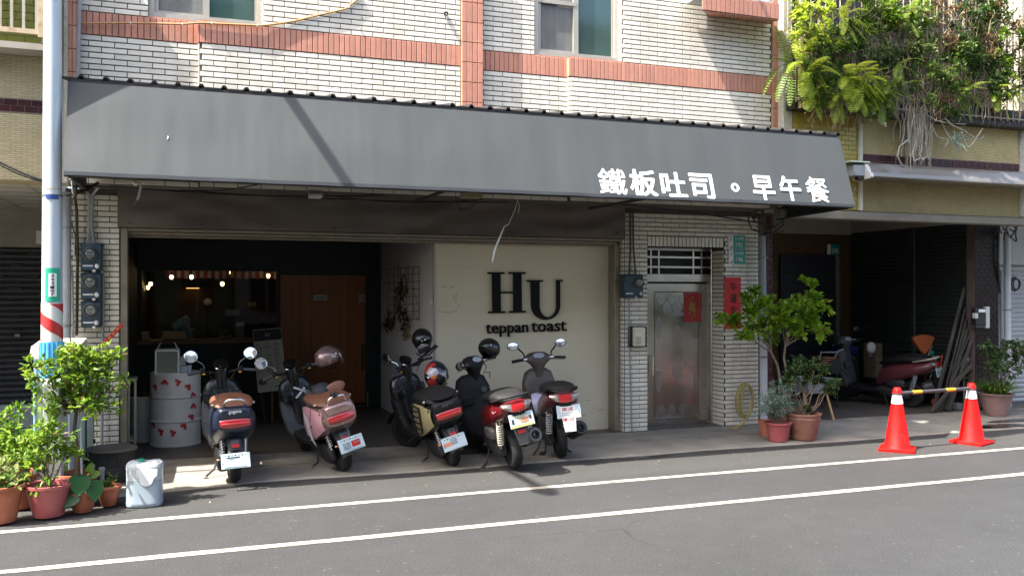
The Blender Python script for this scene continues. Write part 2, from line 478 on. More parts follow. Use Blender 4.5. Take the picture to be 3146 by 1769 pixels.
m_cableo = M("orange_conduit", (.42, .22, .08), .45, var=.1)
m_meter = M("meter_case", (.020, .045, .065), .45, var=.2, scale=14)
m_dial = M("meter_dial", (.52, .54, .52), .4, var=.05)
m_gcover = GLASS("clear_cover", (.93, .95, .95), .9, .05)
m_terra = M("terracotta", (.38, .115, .055), .7, var=.15, scale=12, stain=(.45, .23, .15), stain_amt=.5, stain_scale=5)
m_terrap = M("red_plastic_pot", (.36, .085, .085), .45, var=.1, scale=8, stain=(.42, .2, .17), stain_amt=.4, stain_scale=4)
m_terrab = M("brown_clay_pot", (.27, .125, .085), .75, var=.15, scale=10, stain=(.32, .2, .15), stain_amt=.5, stain_scale=5)
m_pinkpot = M("dusty_pink_pot", (.26, .16, .145), .7, var=.12)
m_soil = M("potting_soil", (.05, .032, .02), .95, var=.4, scale=30, bump=.8)
m_bark = M("grey_bark", (.17, .13, .09), .9, var=.25, scale=20, bump=.5)
m_dryst = M("dry_stems", (.30, .23, .15), .9, var=.3, scale=15, perisland=.35)
m_root = M("pale_roots", (.35, .33, .27), .9, var=.25, scale=20, perisland=.3)
lf_lime = LEAF("lime_leaf", [(.055, .125, .012), (.125, .235, .02), (.21, .33, .035), (.045, .095, .010)], trans=.4)
lf_mid = LEAF("mid_green_leaf", [(.04, .095, .016), (.075, .15, .022), (.13, .20, .04)], trans=.35)
lf_dark = LEAF("dark_green_leaf", [(.022, .055, .016), (.045, .095, .024), (.085, .14, .04)], trans=.3)
lf_box = LEAF("yellow_green_leaf", [(.08, .18, .012), (.16, .30, .018), (.27, .42, .025)], trans=.45)
lf_silver = LEAF("silver_leaf", [(.17, .24, .19), (.24, .32, .26), (.12, .18, .14)], rough=.7, trans=.2)
lf_fern = LEAF("fern_leaf", [(.22, .32, .02), (.32, .42, .04), (.42, .50, .08)], trans=.5)
lf_fernd = LEAF("deep_fern_leaf", [(.12, .20, .025), (.19, .28, .04)], trans=.45)
lf_cream = LEAF("variegated_leaf", [(.07, .14, .02), (.15, .22, .05), (.33, .36, .18)], trans=.4)
lf_big = LEAF("broad_leaf", [(.022, .085, .025), (.035, .12, .03)], rough=.35, trans=.25)
lf_red = LEAF("bromeliad_leaf", [(.30, .05, .06), (.22, .10, .06), (.12, .16, .05)], trans=.3)
lf_pinkfl = LEAF("orchid_petal", [(.62, .36, .45), (.7, .55, .58)], trans=.4)
lf_dry = LEAF("dry_leaf", [(.22, .15, .06), (.30, .20, .09), (.14, .09, .05)], rough=.8, trans=.2)
m_drum = M("drum_white", (.76, .73, .68), .4, var=.05, scale=3, stain=(.4, .38, .34), stain_amt=.4, stain_scale=2.5)
m_redsq = M("red_square_film", (.55, .05, .06), .4, var=.1)
m_redsqd = M("dark_red_square_film", (.36, .025, .035), .4, var=.1)
m_jug = M("milky_plastic", (.46, .50, .52), .35, var=.06, scale=6, stain=(.42, .45, .46), stain_amt=.5, stain_scale=3)
m_jugw = M("water_in_plastic", (.27, .33, .37), .3, var=.06, scale=5)
m_jugl = M("paper_label", (.60, .62, .63), .6, var=.02)
m_gcap = M("green_cap", (.02, .25, .16), .4)
m_iron = M("black_iron", (.018, .017, .016), .6, var=.35, scale=9, stain=(.05, .035, .025), stain_amt=.5)
m_ironlid = M("grey_iron_lid", (.085, .08, .07), .6, var=.3, scale=8)
m_tyre = M("tyre_rubber", (.012, .012, .012), .8, var=.3, scale=20, bump=.4, bscale=90)
m_rim = M("wheel_rim", (.03, .03, .032), .4, metal=.6)
m_plastic = M("black_plastic", (.010, .010, .011), .6, var=.2, scale=20, spec=.3)
m_plasticg = M("grey_plastic", (.055, .058, .062), .6, var=.12, scale=12)
m_greymat = M("slate_panel", (.055, .062, .076), .55, var=.08)
m_navy = M("navy_paint", (.010, .015, .034), .38, var=.1, coat=.25, spec=.4)
m_blackp = M("gloss_black_paint", (.006, .006, .007), .3, var=.1, coat=.3, spec=.4)
m_pinkp = M("pink_panel", (.58, .30, .36), .35, var=.03, coat=.4)
m_rose = M("rose_gold", (.36, .235, .215), .26, metal=.55, var=.05, coat=.6)
m_creamp = M("cream_panel", (.33, .29, .15), .4, var=.05)
m_maroon = M("crimson_paint", (.095, .005, .007), .3, var=.12, coat=.35)
m_plum = M("plum_paint", (.115, .028, .036), .3, var=.1, coat=.7)
m_taupe = M("taupe_plastic", (.085, .07, .063), .45, var=.12, scale=8)
m_seatb = M("brown_vinyl", (.145, .062, .036), .5, var=.1, scale=10, bump=.1, bscale=150)
m_seatk = M("black_vinyl", (.012, .012, .012), .6, var=.2, scale=10, bump=.1, bscale=150, spec=.3)
m_tail = M("tail_lamp_red", (.42, .008, .010), .12, var=.08, coat=1.0, spec=.8)
m_tailc = M("clear_lamp", (.22, .19, .175), .1, metal=.3, var=.25, scale=60, coat=1.0)
m_plate = M("number_plate_white", (.40, .50, .55), .35, var=.08, scale=12)
m_platey = M("number_plate_yellow_rim", (.45, .43, .16), .35, var=.15, scale=10)
m_platetx = M("number_plate_ink", (.03, .035, .045), .5)
m_plateblur = M("number_plate_smudge", (.22, .27, .30), .5, var=.3, scale=25)
m_orange = M("orange_sticker", (.55, .22, .12), .4)
m_engine = M("engine_alloy", (.16, .155, .15), .5, metal=.5, var=.3, scale=18)
m_engined = M("engine_cover", (.03, .03, .031), .5, var=.25, scale=14)
m_helmk = M("black_helmet", (.010, .010, .011), .32, var=.15, coat=.4)
m_visor = GLASS("clear_visor", (.80, .76, .74), .82, .05)
m_cone = M("cone_orange_red", (.62, .0055, .0045), .55, var=.12, scale=5, spec=.15, stain=(.28, .03, .022), stain_amt=.65, stain_scale=7)
m_reflw = M("reflective_white", (.78, .80, .82), .35, var=.04)
m_bar = M("cone_bar_grey", (.045, .045, .05), .5)
m_yelref = M("reflective_yellow", (.72, .36, .02), .4, var=.08)
m_hose = M("yellow_hose", (.34, .27, .09), .45, var=.1)
m_couplet = M("red_paper", (.55, .022, .018), .6, var=.06, scale=4)
m_gold = M("gold_print", (.45, .30, .08), .4, metal=.4)
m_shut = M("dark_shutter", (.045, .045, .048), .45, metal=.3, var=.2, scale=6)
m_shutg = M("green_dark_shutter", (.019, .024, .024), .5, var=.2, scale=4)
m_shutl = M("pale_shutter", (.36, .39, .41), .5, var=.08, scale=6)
m_glassw = GLASS("shop_window_glass", (.85, .86, .86), .965, .02, 1.28)
m_teal = None
m_screen = M("insect_screen", (.16, .165, .155), .5, var=.25, scale=3, stretch=(3, 1, .6))
m_bulb = GLOW("warm_bulb", (1.0, .66, .26), 5.0)
m_lampglow = GLOW("warm_strip", (1.0, .5, .14), .9)
m_wood = woodboards("door_timber", (.28, .072, .007), (.35, .105, .012), .15, axis=2)
m_woodh = woodboards("shelf_timber", (.14, .055, .02), (.24, .10, .04), .1, axis=0)
m_planter = woodboards("raw_timber", (.42, .26, .11), (.55, .36, .17), .1, axis=0)
m_plank = woodboards("old_board", (.028, .025, .022), (.06, .053, .045), .1, axis=2)
m_paper = M("menu_paper", (.50, .465, .39), .7, var=.03)
m_ink = M("menu_ink", (.16, .14, .11), .7)
m_stripe = M("red_stripe_cloth", (.22, .012, .018), .8, var=.1)
m_stripew = M("white_stripe_cloth", (.36, .33, .31), .8, var=.05)
m_soffit = M("soffit_paint", (.48, .46, .41), .85, var=.08, scale=1.5)
m_rust = M("rusty_cream_paint", (.50, .40, .26), .7, var=.12, scale=9, stain=(.26, .09, .03), stain_amt=.9, stain_scale=6)
m_bars = M("painted_bars", (.40, .37, .30), .55, var=.15, scale=8, stain=(.3, .2, .1), stain_amt=.6, stain_scale=5)
m_greenglass = M("olive_tile", (.075, .08, .012), .2, var=.15, scale=5, spec=.7)
m_cass = M("awning_cassette_metal", (.25, .23, .205), .35, metal=.55, var=.08, scale=2, stretch=(.4, 3, 3), rvar=.15)
m_cassend = M("cassette_end_cap", (.58, .58, .57), .5, var=.05)
m_card = M("cardboard", (.20, .15, .09), .8)
m_rubber = M("black_rubber_ramp", (.015, .015, .017), .7)
m_bluep = M("blue_plastic", (.01, .03, .16), .5)
m_straw = M("broom_bristles", (.40, .10, .03), .8, var=.3, scale=40)
m_redp = M("red_painted_handle", (.35, .04, .03), .5)
m_galv = M("grey_pipe_metal", (.20, .20, .20), .5, metal=.5, var=.2)
m_lav = M("lavender_helmet", (.50, .49, .66), .35, var=.03, coat=.5)
# ================================================================ helpers for flat pieces
FACE = Matrix(((1, 0, 0, 0), (0, 0, -1, 0), (0, 1, 0, 0), (0, 0, 0, 1)))     # xy drawing -> wall facing the street
def frame(o, x, y):
    x = Vector(x).normalized(); y = Vector(y); y = (y - x * y.dot(x)).normalized(); z = x.cross(y); o = Vector(o)
    return Matrix(((x.x, y.x, z.x, o.x), (x.y, y.y, z.y, o.y), (x.z, y.z, z.z, o.z), (0, 0, 0, 1)))
def wall_frame(x, y, z):
    return frame((x, y, z), (1, 0, 0), (0, 0, 1))
def text(name, body, width, height, F, mat, parent, ext=.002, off=0.0, world=True, shear=0.0, res=2):
    """lettering fitted into width x height (either may be None), centred on frame F"""
    cu = bpy.data.curves.new(name, 'FONT')
    cu.body = body; cu.size = 1.0; cu.resolution_u = res; cu.offset = off; cu.shear = shear
    ob = bpy.data.objects.new(name, cu); COL.objects.link(ob)
    dg = bpy.context.evaluated_depsgraph_get(); dg.update()
    me = bpy.data.meshes.new_from_object(ob.evaluated_get(dg))
    bpy.data.objects.remove(ob); bpy.data.curves.remove(cu)
    if not me.vertices:
        return None
    xs = [v.co.x for v in me.vertices]; ys = [v.co.y for v in me.vertices]
    w0, h0 = max(xs) - min(xs), max(ys) - min(ys)
    kx = width / w0 if width else height / h0
    ky = height / h0 if height else width / w0
    cx, cy = (max(xs) + min(xs)) / 2, (max(ys) + min(ys)) / 2
    me.name = name
    L = root_loc(parent).location if (parent is not None and world) else Vector((0, 0, 0))
    import bmesh
    bm = bmesh.new(); bm.from_mesh(me)
    if ext:
        r = bmesh.ops.extrude_face_region(bm, geom=bm.faces[:])
        for v in [g for g in r["geom"] if isinstance(g, bmesh.types.BMVert)]:
            v.co.z += ext / 1.0
        bmesh.ops.recalc_face_normals(bm, faces=bm.faces)
    for v in bm.verts:
        v.co = F @ Vector(((v.co.x - cx) * kx, (v.co.y - cy) * ky, v.co.z)) - L
    bm.to_mesh(me); bm.free()
    me.materials.clear(); me.materials.append(mat)
    return link(bpy.data.objects.new(name, me), parent)

def brick_mb(w, h, d, c=.003):
    """tile facing -Y, centred, its back on y=0"""
    b = MB(); a, e = w / 2, h / 2
    r0 = [(-a, 0, -e), (a, 0, -e), (a, 0, e), (-a, 0, e)]
    r1 = [(x, -(d - c), z) for x, _, z in r0]
    r2 = [(x * (1 - c / a), -d, z * (1 - c / e)) for x, _, z in r0]
    for p, q in ((r0, r1), (r1, r2)):
        for i in range(4):
            j = (i + 1) % 4
            b.quad(p[i], p[j], q[j], q[i])
    b.quad(*r2)
    return b
BM = {}
def brick_mesh(w, h, d, mat):
    k = (round(w, 3), round(h, 3), round(d, 3), mat.name)
    if k not in BM:
        BM[k] = brick_mb(k[0], k[1], k[2]).mesh("brick", mat, 0)
    return BM[k]
def courses(x0, x1, z0, z1, pw, ph, jw, jh, holes=(), phase=0.0, down=False):
    """running bond: list of (cx, cz, w, h) in the rectangle, minus the holes (x0,x1,z0,z1)"""
    out = []; n = int(round((z1 - z0) / ph + .001)); row = 0
    for r in range(n):
        zc = (z1 - (r + .5) * ph) if down else (z0 + (r + .5) * ph)
        h = ph - jh
        spans = [(x0, x1)]
        for hx0, hx1, hz0, hz1 in holes:
            if hz0 < zc < hz1:
                ns = []
                for a, b in spans:
                    if hx1 <= a or hx0 >= b: ns.append((a, b)); continue
                    if hx0 > a: ns.append((a, hx0))
                    if hx1 < b: ns.append((hx1, b))
                spans = ns
        off = phase + (pw / 2 if r % 2 else 0)
        for a, b in spans:
            k = math.floor((a - off) / pw)
            while off + k * pw < b:
                l, rr = max(a, off + k * pw), min(b, off + (k + 1) * pw)
                if rr - l > .025:
                    out.append(((l + rr) / 2, zc, rr - l - jw, h))
                k += 1
    return out
def bricks_joined(name, lst, d, mat, parent, place):
    """many small tiles as one part"""
    m = MB()
    for cx, cz, w_, h_ in lst:
        b = brick_mb(w_, h_, d)
        m.add([place(cx + x, y, cz + z) for x, y, z in b.v], b.f)
    return m.build(name, mat, parent, 0, kind="stuff")

# ================================================================ ground
def struct(name, mb, mat, smooth=0):
    o = mb.build(name, mat, None, smooth); o["kind"] = "structure"; return o
g = MB()
for i in range(8):
    for j in range(8):
        xs = [-500, -60, -15, -3, 3, 9, 15, 60, 500]; ys = [-400, -60, -15, -2, 4, 7, 9.6, 15, 500]
        g.quad((xs[i], ys[j], 0), (xs[i + 1], ys[j], 0), (xs[i + 1], ys[j + 1], 0), (xs[i], ys[j + 1], 0))
road = struct("road", g, m_asph)
for y0 in (7.69, 6.59):
    m = MB(); n = 120; x0, x1 = -30.0, 45.0
    for k in range(n):
        a, b = x0 + (x1 - x0) * k / n, x0 + (x1 - x0) * (k + 1) / n
        wob = lambda x, s: .005 * sin(x * 3.1 + s) + .003 * sin(x * 7.7 + s)
        m.quad((a, y0 + wob(a, 0), .004), (b, y0 + wob(b, 0), .004), (b, y0 + .094 + wob(b, 2), .004), (a, y0 + .094 + wob(a, 2), .004))
    m.build("lane_line", m_line, road, 0)
# concrete apron with a broken front edge
m = MB(); n = 260; x0, x1 = -8.0, 16.0
def edge(x):
    return 8.86 + .06 * mnoise.noise((x * .6, 0, 0)) + .025 * mnoise.noise((x * 4, 3, 0)) - .12 * max(0, min(1, (-x + .6) / 1.2))
for k in range(n):
    a, b = x0 + (x1 - x0) * k / n, x0 + (x1 - x0) * (k + 1) / n
    m.quad((a, edge(a), .0), (b, edge(b), .0), (b, edge(b) + .02, .014), (a, edge(a) + .02, .014))
    m.quad((a, edge(a) + .02, .014), (b, edge(b) + .02, .014), (b, 10.36, .018), (a, 10.36, .018))
pave = struct("pavement", m, m_conc)
for y_, w_ in ((9.62, .012), (10.02, .010)):      # dark joints across the slab
    m = MB()
    for k in range(90):
        a, b = -3 + 11 * k / 90, -3 + 11 * (k + 1) / 90
        f = lambda x: y_ + .008 * mnoise.noise((x * 3, y_, 0))
        m.quad((a, f(a), .0205), (b, f(b), .0205), (b, f(b) + w_, .0205), (a, f(a) + w_, .0205))
    m.build("slab_joint", m_grout, pave, 0)
m = MB(); m.quad((-.9, 10.36, .022), (7.0, 10.36, .022), (7.0, 18.2, .022), (-.9, 18.2, .022))
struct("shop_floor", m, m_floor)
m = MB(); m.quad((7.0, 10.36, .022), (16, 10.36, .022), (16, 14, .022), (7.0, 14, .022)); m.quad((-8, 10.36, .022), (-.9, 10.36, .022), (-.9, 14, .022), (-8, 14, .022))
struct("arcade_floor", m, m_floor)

# ================================================================ the shop building
YU, YR_, YL = 9.735, 9.805, 10.30          # upper bays, upper recess, ground-floor wall
TW, TH, JW, JH = .240, .0586, .0085, .0115   # brick pitch and joints
ZB0, ZB1 = 4.455, 4.690                    # salmon band
XL, XR = PX(243, YR_), PX(2371, YU)
XS1, XP0, XP1, XS2 = PX(612, YU), PX(1416, YU), PX(1482, YU), PX(1752, YU)
ZTOP = 6.05
W1 = (PX(456, 9.9), PX(806, 9.9)); W2 = (PX(1636, 9.88), PX(1897, 9.88))
shop = thing("shop_building", "white brick building with salmon tile bands and open shopfront under grey awning", "building", (XL, YU, 0))
wallm = MB()
def grout_wall(x0, x1, y, z0, z1, holes=(), back=.35):
    """backing wall, rows of boxes round the openings"""
    zs = sorted({z0, z1, *[h[2] for h in holes], *[h[3] for h in holes]}); zs = [z for z in zs if z0 <= z <= z1]
    for a, b in zip(zs, zs[1:]):
        sp = [(x0, x1)]
        for h in holes:
            if h[2] < (a + b) / 2 < h[3]:
                ns = []
                for l, r in sp:
                    if h[0] > l: ns.append((l, min(r, h[0])))
                    if h[1] < r: ns.append((max(l, h[1]), r))
                    if h[0] <= l and h[1] >= r: pass
                sp = [s for s in ns if s[1] - s[0] > .005]
        for l, r in sp:
            wallm.box(l, r, y, y + back, a, b)
hw1 = (W1[0], W1[1], ZB1 + .012, 6.2); hw2 = (W2[0], W2[1], ZB1 + .012, 6.2)
zones = [(XL - .01, XS1, YR_, [hw1]), (XS1, XP0, YU, [hw1]), (XP1, XS2, YR_, [hw2]), (XS2, XR, YU, [hw2])]
for x0, x1, y, hs in zones:
    grout_wall(x0, x1, y + .011, 2.945, ZTOP, hs, 10.2 - y)
allb = []                                   # (place-info) bricks for ranking by how large they show
for x0, x1, y, hs in zones:
    lo = courses(x0 + .003, x1 - .003, ZB0 - 17 * TH, ZB0, TW, TH, JW, JH, phase=XS2 + .12, down=True)
    hi = courses(x0 + .003, x1 - .003, ZB1, ZB1 + 22 * TH, TW, TH, JW, JH, hs, phase=XS2)
    bt = courses(x0 + .003, x1 - .003, 2.95, 2.95 + 3 * TH, TW, TH, JW, JH, phase=XS2)
    for q in lo + hi + bt: allb.append((q, y + .013))
# ground floor: meter column and door wall
CX0, CX1 = PX(200, YL), PX(368, YL)
DX0, DX1 = PX(1990, YL), PX(2225, YL)
EX0, EX1 = PX(1919, YL), PX(2331, YL)
dh = (DX0, DX1, -.1, 2.46)
grout_wall(CX0, CX1, YL + .011, 0, 2.945, (), .5)
grout_wall(EX0, EX1, YL + .011, 0, 2.945, [dh], .75)
for q in courses(CX0 + .003, CX1 - .003, .02, .02 + 49 * TH, TW, TH, JW, JH, phase=CX1 - .10): allb.append((q, YL + .013))
lint = (DX0 - .0, DX1, 2.452, 2.6)
for q in courses(EX0 + .003, EX1 - .003, .02, .02 + 49 * TH, TW, TH, JW, JH, [dh, lint], phase=EX1 - .06): allb.append((q, YL + .013))
wallm.box(XL - .06, XR + .12, YU + .30, 10.36, 2.95, 3.02)            # overhang soffit slab
wall = wallm.build("wall", m_grout, shop, 0)
def shows(q, y):
    t = q[0] * sin(YAW) + y * cos(YAW)
    zed = 3.74 + (y - 8.5) * .215
    hid = 3.0 < q[1] < zed
    return 0 if hid else q[2] * q[3] * y / t ** 3
allb.sort(key=lambda p: -shows(*p))
for q, y in allb[:300]:
    put("brick", brick_mesh(q[2], q[3], .013, m_brick), (q[0], y, q[1]), wall)
m = MB()
for q, y in allb[300:]:
    if shows(q, y) <= 0 and q[1] < 3.6 and q[1] > 3.2: continue
    b = brick_mb(q[2], q[3], .013); m.add([(q[0] + x, y + yy, q[1] + z) for x, yy, z in b.v], b.f)
m.build("brick_courses", m_brick2, wall, 0, kind="stuff")
# returns: faces that look left (bay steps, window reveals, door reveal, shop jamb)
m = MB()
def ret(x, y0, y1, z0, n):
    for r in range(n):
        zc = z0 + (r + .5) * TH
        b = brick_mb(y1 - y0 - .004, TH - JH, .012)
        m.add([(x + yy, (y0 + y1) / 2 + xx, zc + z) for xx, yy, z in b.v], b.f)
ret(XS1, YU + .012, YR_, ZB0 - 17 * TH, 17); ret(XS2, YU + .012, YR_, ZB0 - 17 * TH, 17)
ret(W1[1], YU + .013, 9.93, ZB1 + .012, 22); ret(W2[1], YU + .013, 9.93, ZB1 + .012, 22)
ret(DX1, YL + .013, YL + .33, .02, 41); ret(EX0, YL + .013, YL + .42, .02, 43)
m.build("return_bricks", m_brick2, wall, 0, kind="stuff")
# soldier course over the door: upright white bricks
k = 0
x = DX0 + .03
while x < DX1 - .01:
    put("brick", brick_mesh(.047, .128, .013, m_brick), (x, YL + .013, 2.524), wall); x += .0585
# salmon tiles: the upright band, its returns and the vertical strips
def band(x0, x1, y):
    n = int(round((x1 - x0) / .0585)); p = (x1 - x0) / n
    for i in range(n):
        put("salmon_tile", brick_mesh(p - .007, ZB1 - ZB0 - .010, .016, m_pink), (x0 + (i + .5) * p, y + .013, (ZB0 + ZB1) / 2), wall)
band(XL, XS1, YR_); band(XS1 + .0, XP0, YU); band(XP1, XS2, YR_); band(XS2, XR, YU)
for x in (XS1, XS2):
    MB().box(x - .016, x, YU - .002, YR_ + .01, ZB0 + .005, ZB1 - .005, .003).build("salmon_tile", m_pink, wall, 0)
for ww, xs in ((W1, XS1), (W2, XS2)):
    MB().box(ww[0], xs, YR_ + .004, 9.95, ZB1 - .002, ZB1 + .011).build("sill", m_pink, wall, 0); MB().box(xs, ww[1], YU + .004, 9.95, ZB1 - .002, ZB1 + .011).build("sill", m_pink, wall, 0)

def strip(x0, x1, y, cols):
    wallm2 = MB().box(x0, x1, y + .012, y + .2, 2.95, ZTOP); wallm2.build("strip_backing", m_creamg, wall, 0)
    p = (x1 - x0) / cols
    for c in range(cols):
        z = 3.35
        while z < ZTOP - .1:
            put("salmon_tile", brick_mesh(p - .006, .224, .016, m_pink), (x0 + (c + .5) * p, y + .013, z + .115), wall); z += .231
strip(XP0, XP1, YU - .03, 4)
strip(PX(206, YU), PX(236, YU), YU - .02, 2)
strip(PX(2372, YU), PX(2398, YU), YU - .02, 2)
# windows
m_teal = M("green_window_glass", (.060, .115, .103), .06, metal=.25, var=.12, scale=.8, coat=.6, stretch=(1, 1, 1.6))
def window(x0, x1, yw, ztop, mull, screen_left=True):
    fr = MB(); z0 = ZB1 + .012
    fr.box(x0, x0 + .055, yw - .06, yw + .03, z0, ztop); fr.box(x1 - .06, x1, yw - .06, yw + .03, z0, ztop)
    fr.box(x0 + .055, x1 - .06, yw - .06, yw + .03, z0, z0 + .055)
    fo = fr.build("window", m_alu, wall, 0)
    sm = MB().box(mull - .045, mull + .02, yw - .045, yw + .02, z0 + .055, ztop); sm.build("mullion", m_alu, fo, 0)
    s2 = MB()
    s2.box(x0 + .055, x0 + .095, yw - .035, yw + .01, z0 + .055, ztop); s2.box(x0 + .095, mull - .045, yw - .035, yw + .01, z0 + .055, z0 + .085)
    s2.box(x1 - .085, x1 - .06, yw - .01, yw + .02, z0 + .055, ztop); s2.box(mull + .02, x1 - .085, yw - .01, yw + .02, z0 + .055, z0 + .08)
    s2.build("sash", m_alu, fo, 0)
    MB().box(x0 + .095, mull - .045, yw - .012, yw - .004, z0 + .085, ztop).build("screen", m_screen, fo, 0)
    MB().box(mull + .02, x1 - .085, yw + .002, yw + .010, z0 + .08, ztop).build("pane", m_teal, fo, 0)
    return fo
window(W1[0], W1[1], 9.90, 6.05, PX(636, 9.9))
f2 = window(W2[0], W2[1], 9.88, 6.05, PX(1768, 9.88))
MB().box(W2[0] + .055, PX(1765, 9.88), 9.83, 9.86, PZ(1700, 14, 9.86), PZ(1700, 2, 9.86)).build("transom_rail", m_alu, f2, 0)
# tiled ledge for an air conditioner, top right
lx0, lx1 = PX(2157, 9.3), PX(2394, 9.3); wx0, wx1 = PX(2180, YU), PX(2360, YU)
zl0, zl1, zw = 5.30, 5.50, 5.40
lg = MB(); lg.loft([[(lx0, 9.30, zl0), (lx1, 9.30, zl0), (lx1, 9.30, zl1), (lx0, 9.30, zl1)], [(wx0, YU + .03, zw), (wx1, YU + .03, zw), (wx1, YU + .03, zl1), (wx0, YU + .03, zl1)]])
ledge = lg.build("ledge", m_grout, wall, 0)
n = 17
for i in range(n):
    a = lx0 + (lx1 - lx0) * (i + .5) / n; c = wx0 + (wx1 - wx0) * (i + .5) / n; hw = (lx1 - lx0) / n / 2 - .004; hc = (wx1 - wx0) / n / 2 - .004
    MB().box(a - hw, a + hw, 9.288, 9.30, zl0 + .004, zl1 - .004).build("salmon_tile", m_pink, ledge, 0)
    MB().loft([[(a - hw, 9.302, zl0 - .010), (a + hw, 9.302, zl0 - .010), (a + hw, 9.302, zl0), (a - hw, 9.302, zl0)], [(c - hc, YU, zw - .010), (c + hc, YU, zw - .010), (c + hc, YU, zw), (c - hc, YU, zw)]]).build("salmon_tile", m_pink, ledge, 0)
ac = thing("air_conditioner", "white air conditioner on salmon tiled ledge at top right", "air conditioner", ((lx0 + lx1) / 2, 9.5, zl1))
MB().box(lx0 + .05, lx1 - .12, 9.34, 9.68, zl1 + .02, zl1 + .5, .01).build("casing", m_white, ac)
MB().box(lx0 + .02, lx1 - .08, 9.31, 9.70, zl1, zl1 + .02).build("tray", m_pvcl, ac, 0)
for i in range(9):
    MB().box(lx0 + .12, lx1 - .2, 9.325, 9.34, zl1 + .08 + i * .04, zl1 + .1 + i * .04).build("louvre", m_plasticg, ac, 0)
# little camera bracket fixed to the upper wall
cb = thing("wall_bracket", "tiny black bracket fixed high on the white bricks left of salmon pillar", "bracket", PT(1370, 42, 9.72))
MB().obox(Matrix.Translation(PT(1370, 42, 9.71)), .02, .02, .02, .004).build("plate", m_plastic, cb)
MB().tube([PT(1370, 42, 9.7), PT(1372, 48, 9.69)], .012, 8).build("arm", m_plasticg, cb)

# ---- shopfront: cream board, side wall, black front, timber door
BX0, BX1 = PX(1338, 10.62), PX(1880, 10.62); YB, YF = 10.62, 13.9
cw_ = MB().box(BX0, BX1, YB, YB + .10, .02, 2.52).build("cream_panel_wall", m_board, shop, 0)
m_mark = M("glue_mark", (.40, .345, .24), .8, var=.2, scale=30); m_scuff = M("scuff", (.30, .27, .22), .8, var=.3, scale=30)
random.seed(17)
for pts in ([(1355, 881), (1372, 880)], [(1385, 881), (1395, 881)], [(1392, 903), (1394, 920)], [(1402, 903), (1400, 930)], [(1346, 949), (1352, 955)], [(1356, 957), (1385, 961)], [(1388, 960), (1405, 952)], [(1409, 936), (1410, 944)], [(1430, 823), (1438, 824)]):
    MB().tube([PT(a, b, YB - .001) for a, b in pts], .004, 4).build("glue_mark", m_mark, cw_)
for k in range(26):
    a, b = random.uniform(1345, 1865), random.triangular(1180, 1312, 1300); L_ = random.uniform(4, 18)
    MB().tube([PT(a, b, YB - .0005), PT(a + L_, b + random.uniform(-3, 3), YB - .0005)], random.uniform(.0015, .004), 4).build("scuff", m_scuff, cw_)
MB().box(BX0 - .02, BX0 + .002, YB - .004, YF, .02, 2.75).build("side_wall", m_sidew, shop, 0)
MB().box(BX0 - .026, BX0 + .0, YB - .012, YB + .03, .02, 2.5).build("corner_trim", m_alu, shop, 0)
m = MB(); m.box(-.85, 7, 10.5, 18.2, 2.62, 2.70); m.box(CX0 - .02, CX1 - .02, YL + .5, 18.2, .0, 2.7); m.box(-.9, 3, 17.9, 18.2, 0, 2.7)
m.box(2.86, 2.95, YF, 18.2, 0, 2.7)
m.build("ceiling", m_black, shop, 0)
WX0, WX1 = CX1 - .02, PX(850, YF); GX0, GX1 = PX(862, YF), PX(1125, YF)
ZW = 2.165
m = MB(); m.box(WX0, BX0 - .02, YF, YF + .12, ZW, 2.66); m.box(WX1, GX0, YF, YF + .12, .02, ZW); m.box(GX1, BX0 - .02, YF, YF + .12, .02, ZW)
m.box(GX0, GX1, YF + .02, YF + .12, PZ(990, 845, YF), ZW); m.box(WX0, WX1, YF, YF + .12, .02, 1.08)
m.box(WX0, WX0 + .06, YF, YF + .1, 1.08, ZW)
sf = m.build("shopfront", m_black, shop, 0)
MB().box(WX0 + .06, WX1, YF + .05, YF + .056, 1.15, ZW).build("window_pane", m_glassw, sf, 0)
MB().box(WX0, WX1 + .02, YF - .12, YF + .35, 1.085, 1.145, .004).build("timber_ledge", m_woodh, sf, 0)
door = MB().box(GX0, GX1, YF + .05, YF + .10, .10, PZ(990, 845, YF)).build("timber_door", m_wood, shop, 0)
n = 9; ws = [.9, .7, 1.0, .8, .75, .95, .6, .9, .7]; tot = sum(ws); x = GX0
for i in range(n):
    w_ = ws[i] / tot * (GX1 - GX0)
    MB().box(x + .0015, x + w_ - .0015, YF + .035, YF + .05, .10, PZ(990, 845, YF) - .002).build("board", m_wood, door, 0); x += w_
hx = PX(1113, YF)
MB().tube([(hx, YF + .03, 1.02), (hx, YF - .03, 1.02), (hx, YF - .03, .62), (hx, YF + .03, .62)], .014, 8).build("pull_handle", m_plastic, door)
MB().tube([PT(1130, 1204, YF - .01), PT(1130, 1245, YF - .01), PT(1095, 1246, YF - .01)], .006, 6).build("threshold_strip", m_alu, door)
sg = thing("hanging_sign", "small pale notice hanging on the timber door", "sign", PT(984, 914, YF))
MB().box(PX(963, YF), PX(1006, YF), YF + .02, YF + .03, PZ(984, 923, YF), PZ(984, 905, YF), .002).build("board", m_paper, sg)
MB().tube([PT(966, 905, YF + .02), PT(984, 889, YF + .025), PT(1003, 905, YF + .02)], .003, 5).build("string", m_cable, sg)
for r in range(2):
    MB().box(PX(970, YF), PX(999, YF), YF + .017, YF + .02, PZ(984, 913 + r * 5, YF), PZ(984, 911.5 + r * 5, YF)).build("print", m_ink, sg, 0)
ns = thing("no_smoking_sign", "square white no smoking sticker beside the timber door edge", "sign", PT(1114, 917, YF))
MB().box(PX(1103, YF), PX(1125, YF), YF + .027, YF + .034, PZ(1114, 929, YF), PZ(1114, 905, YF)).build("sticker", m_paper, ns, 0)
c = PT(1114, 917, YF + .024)
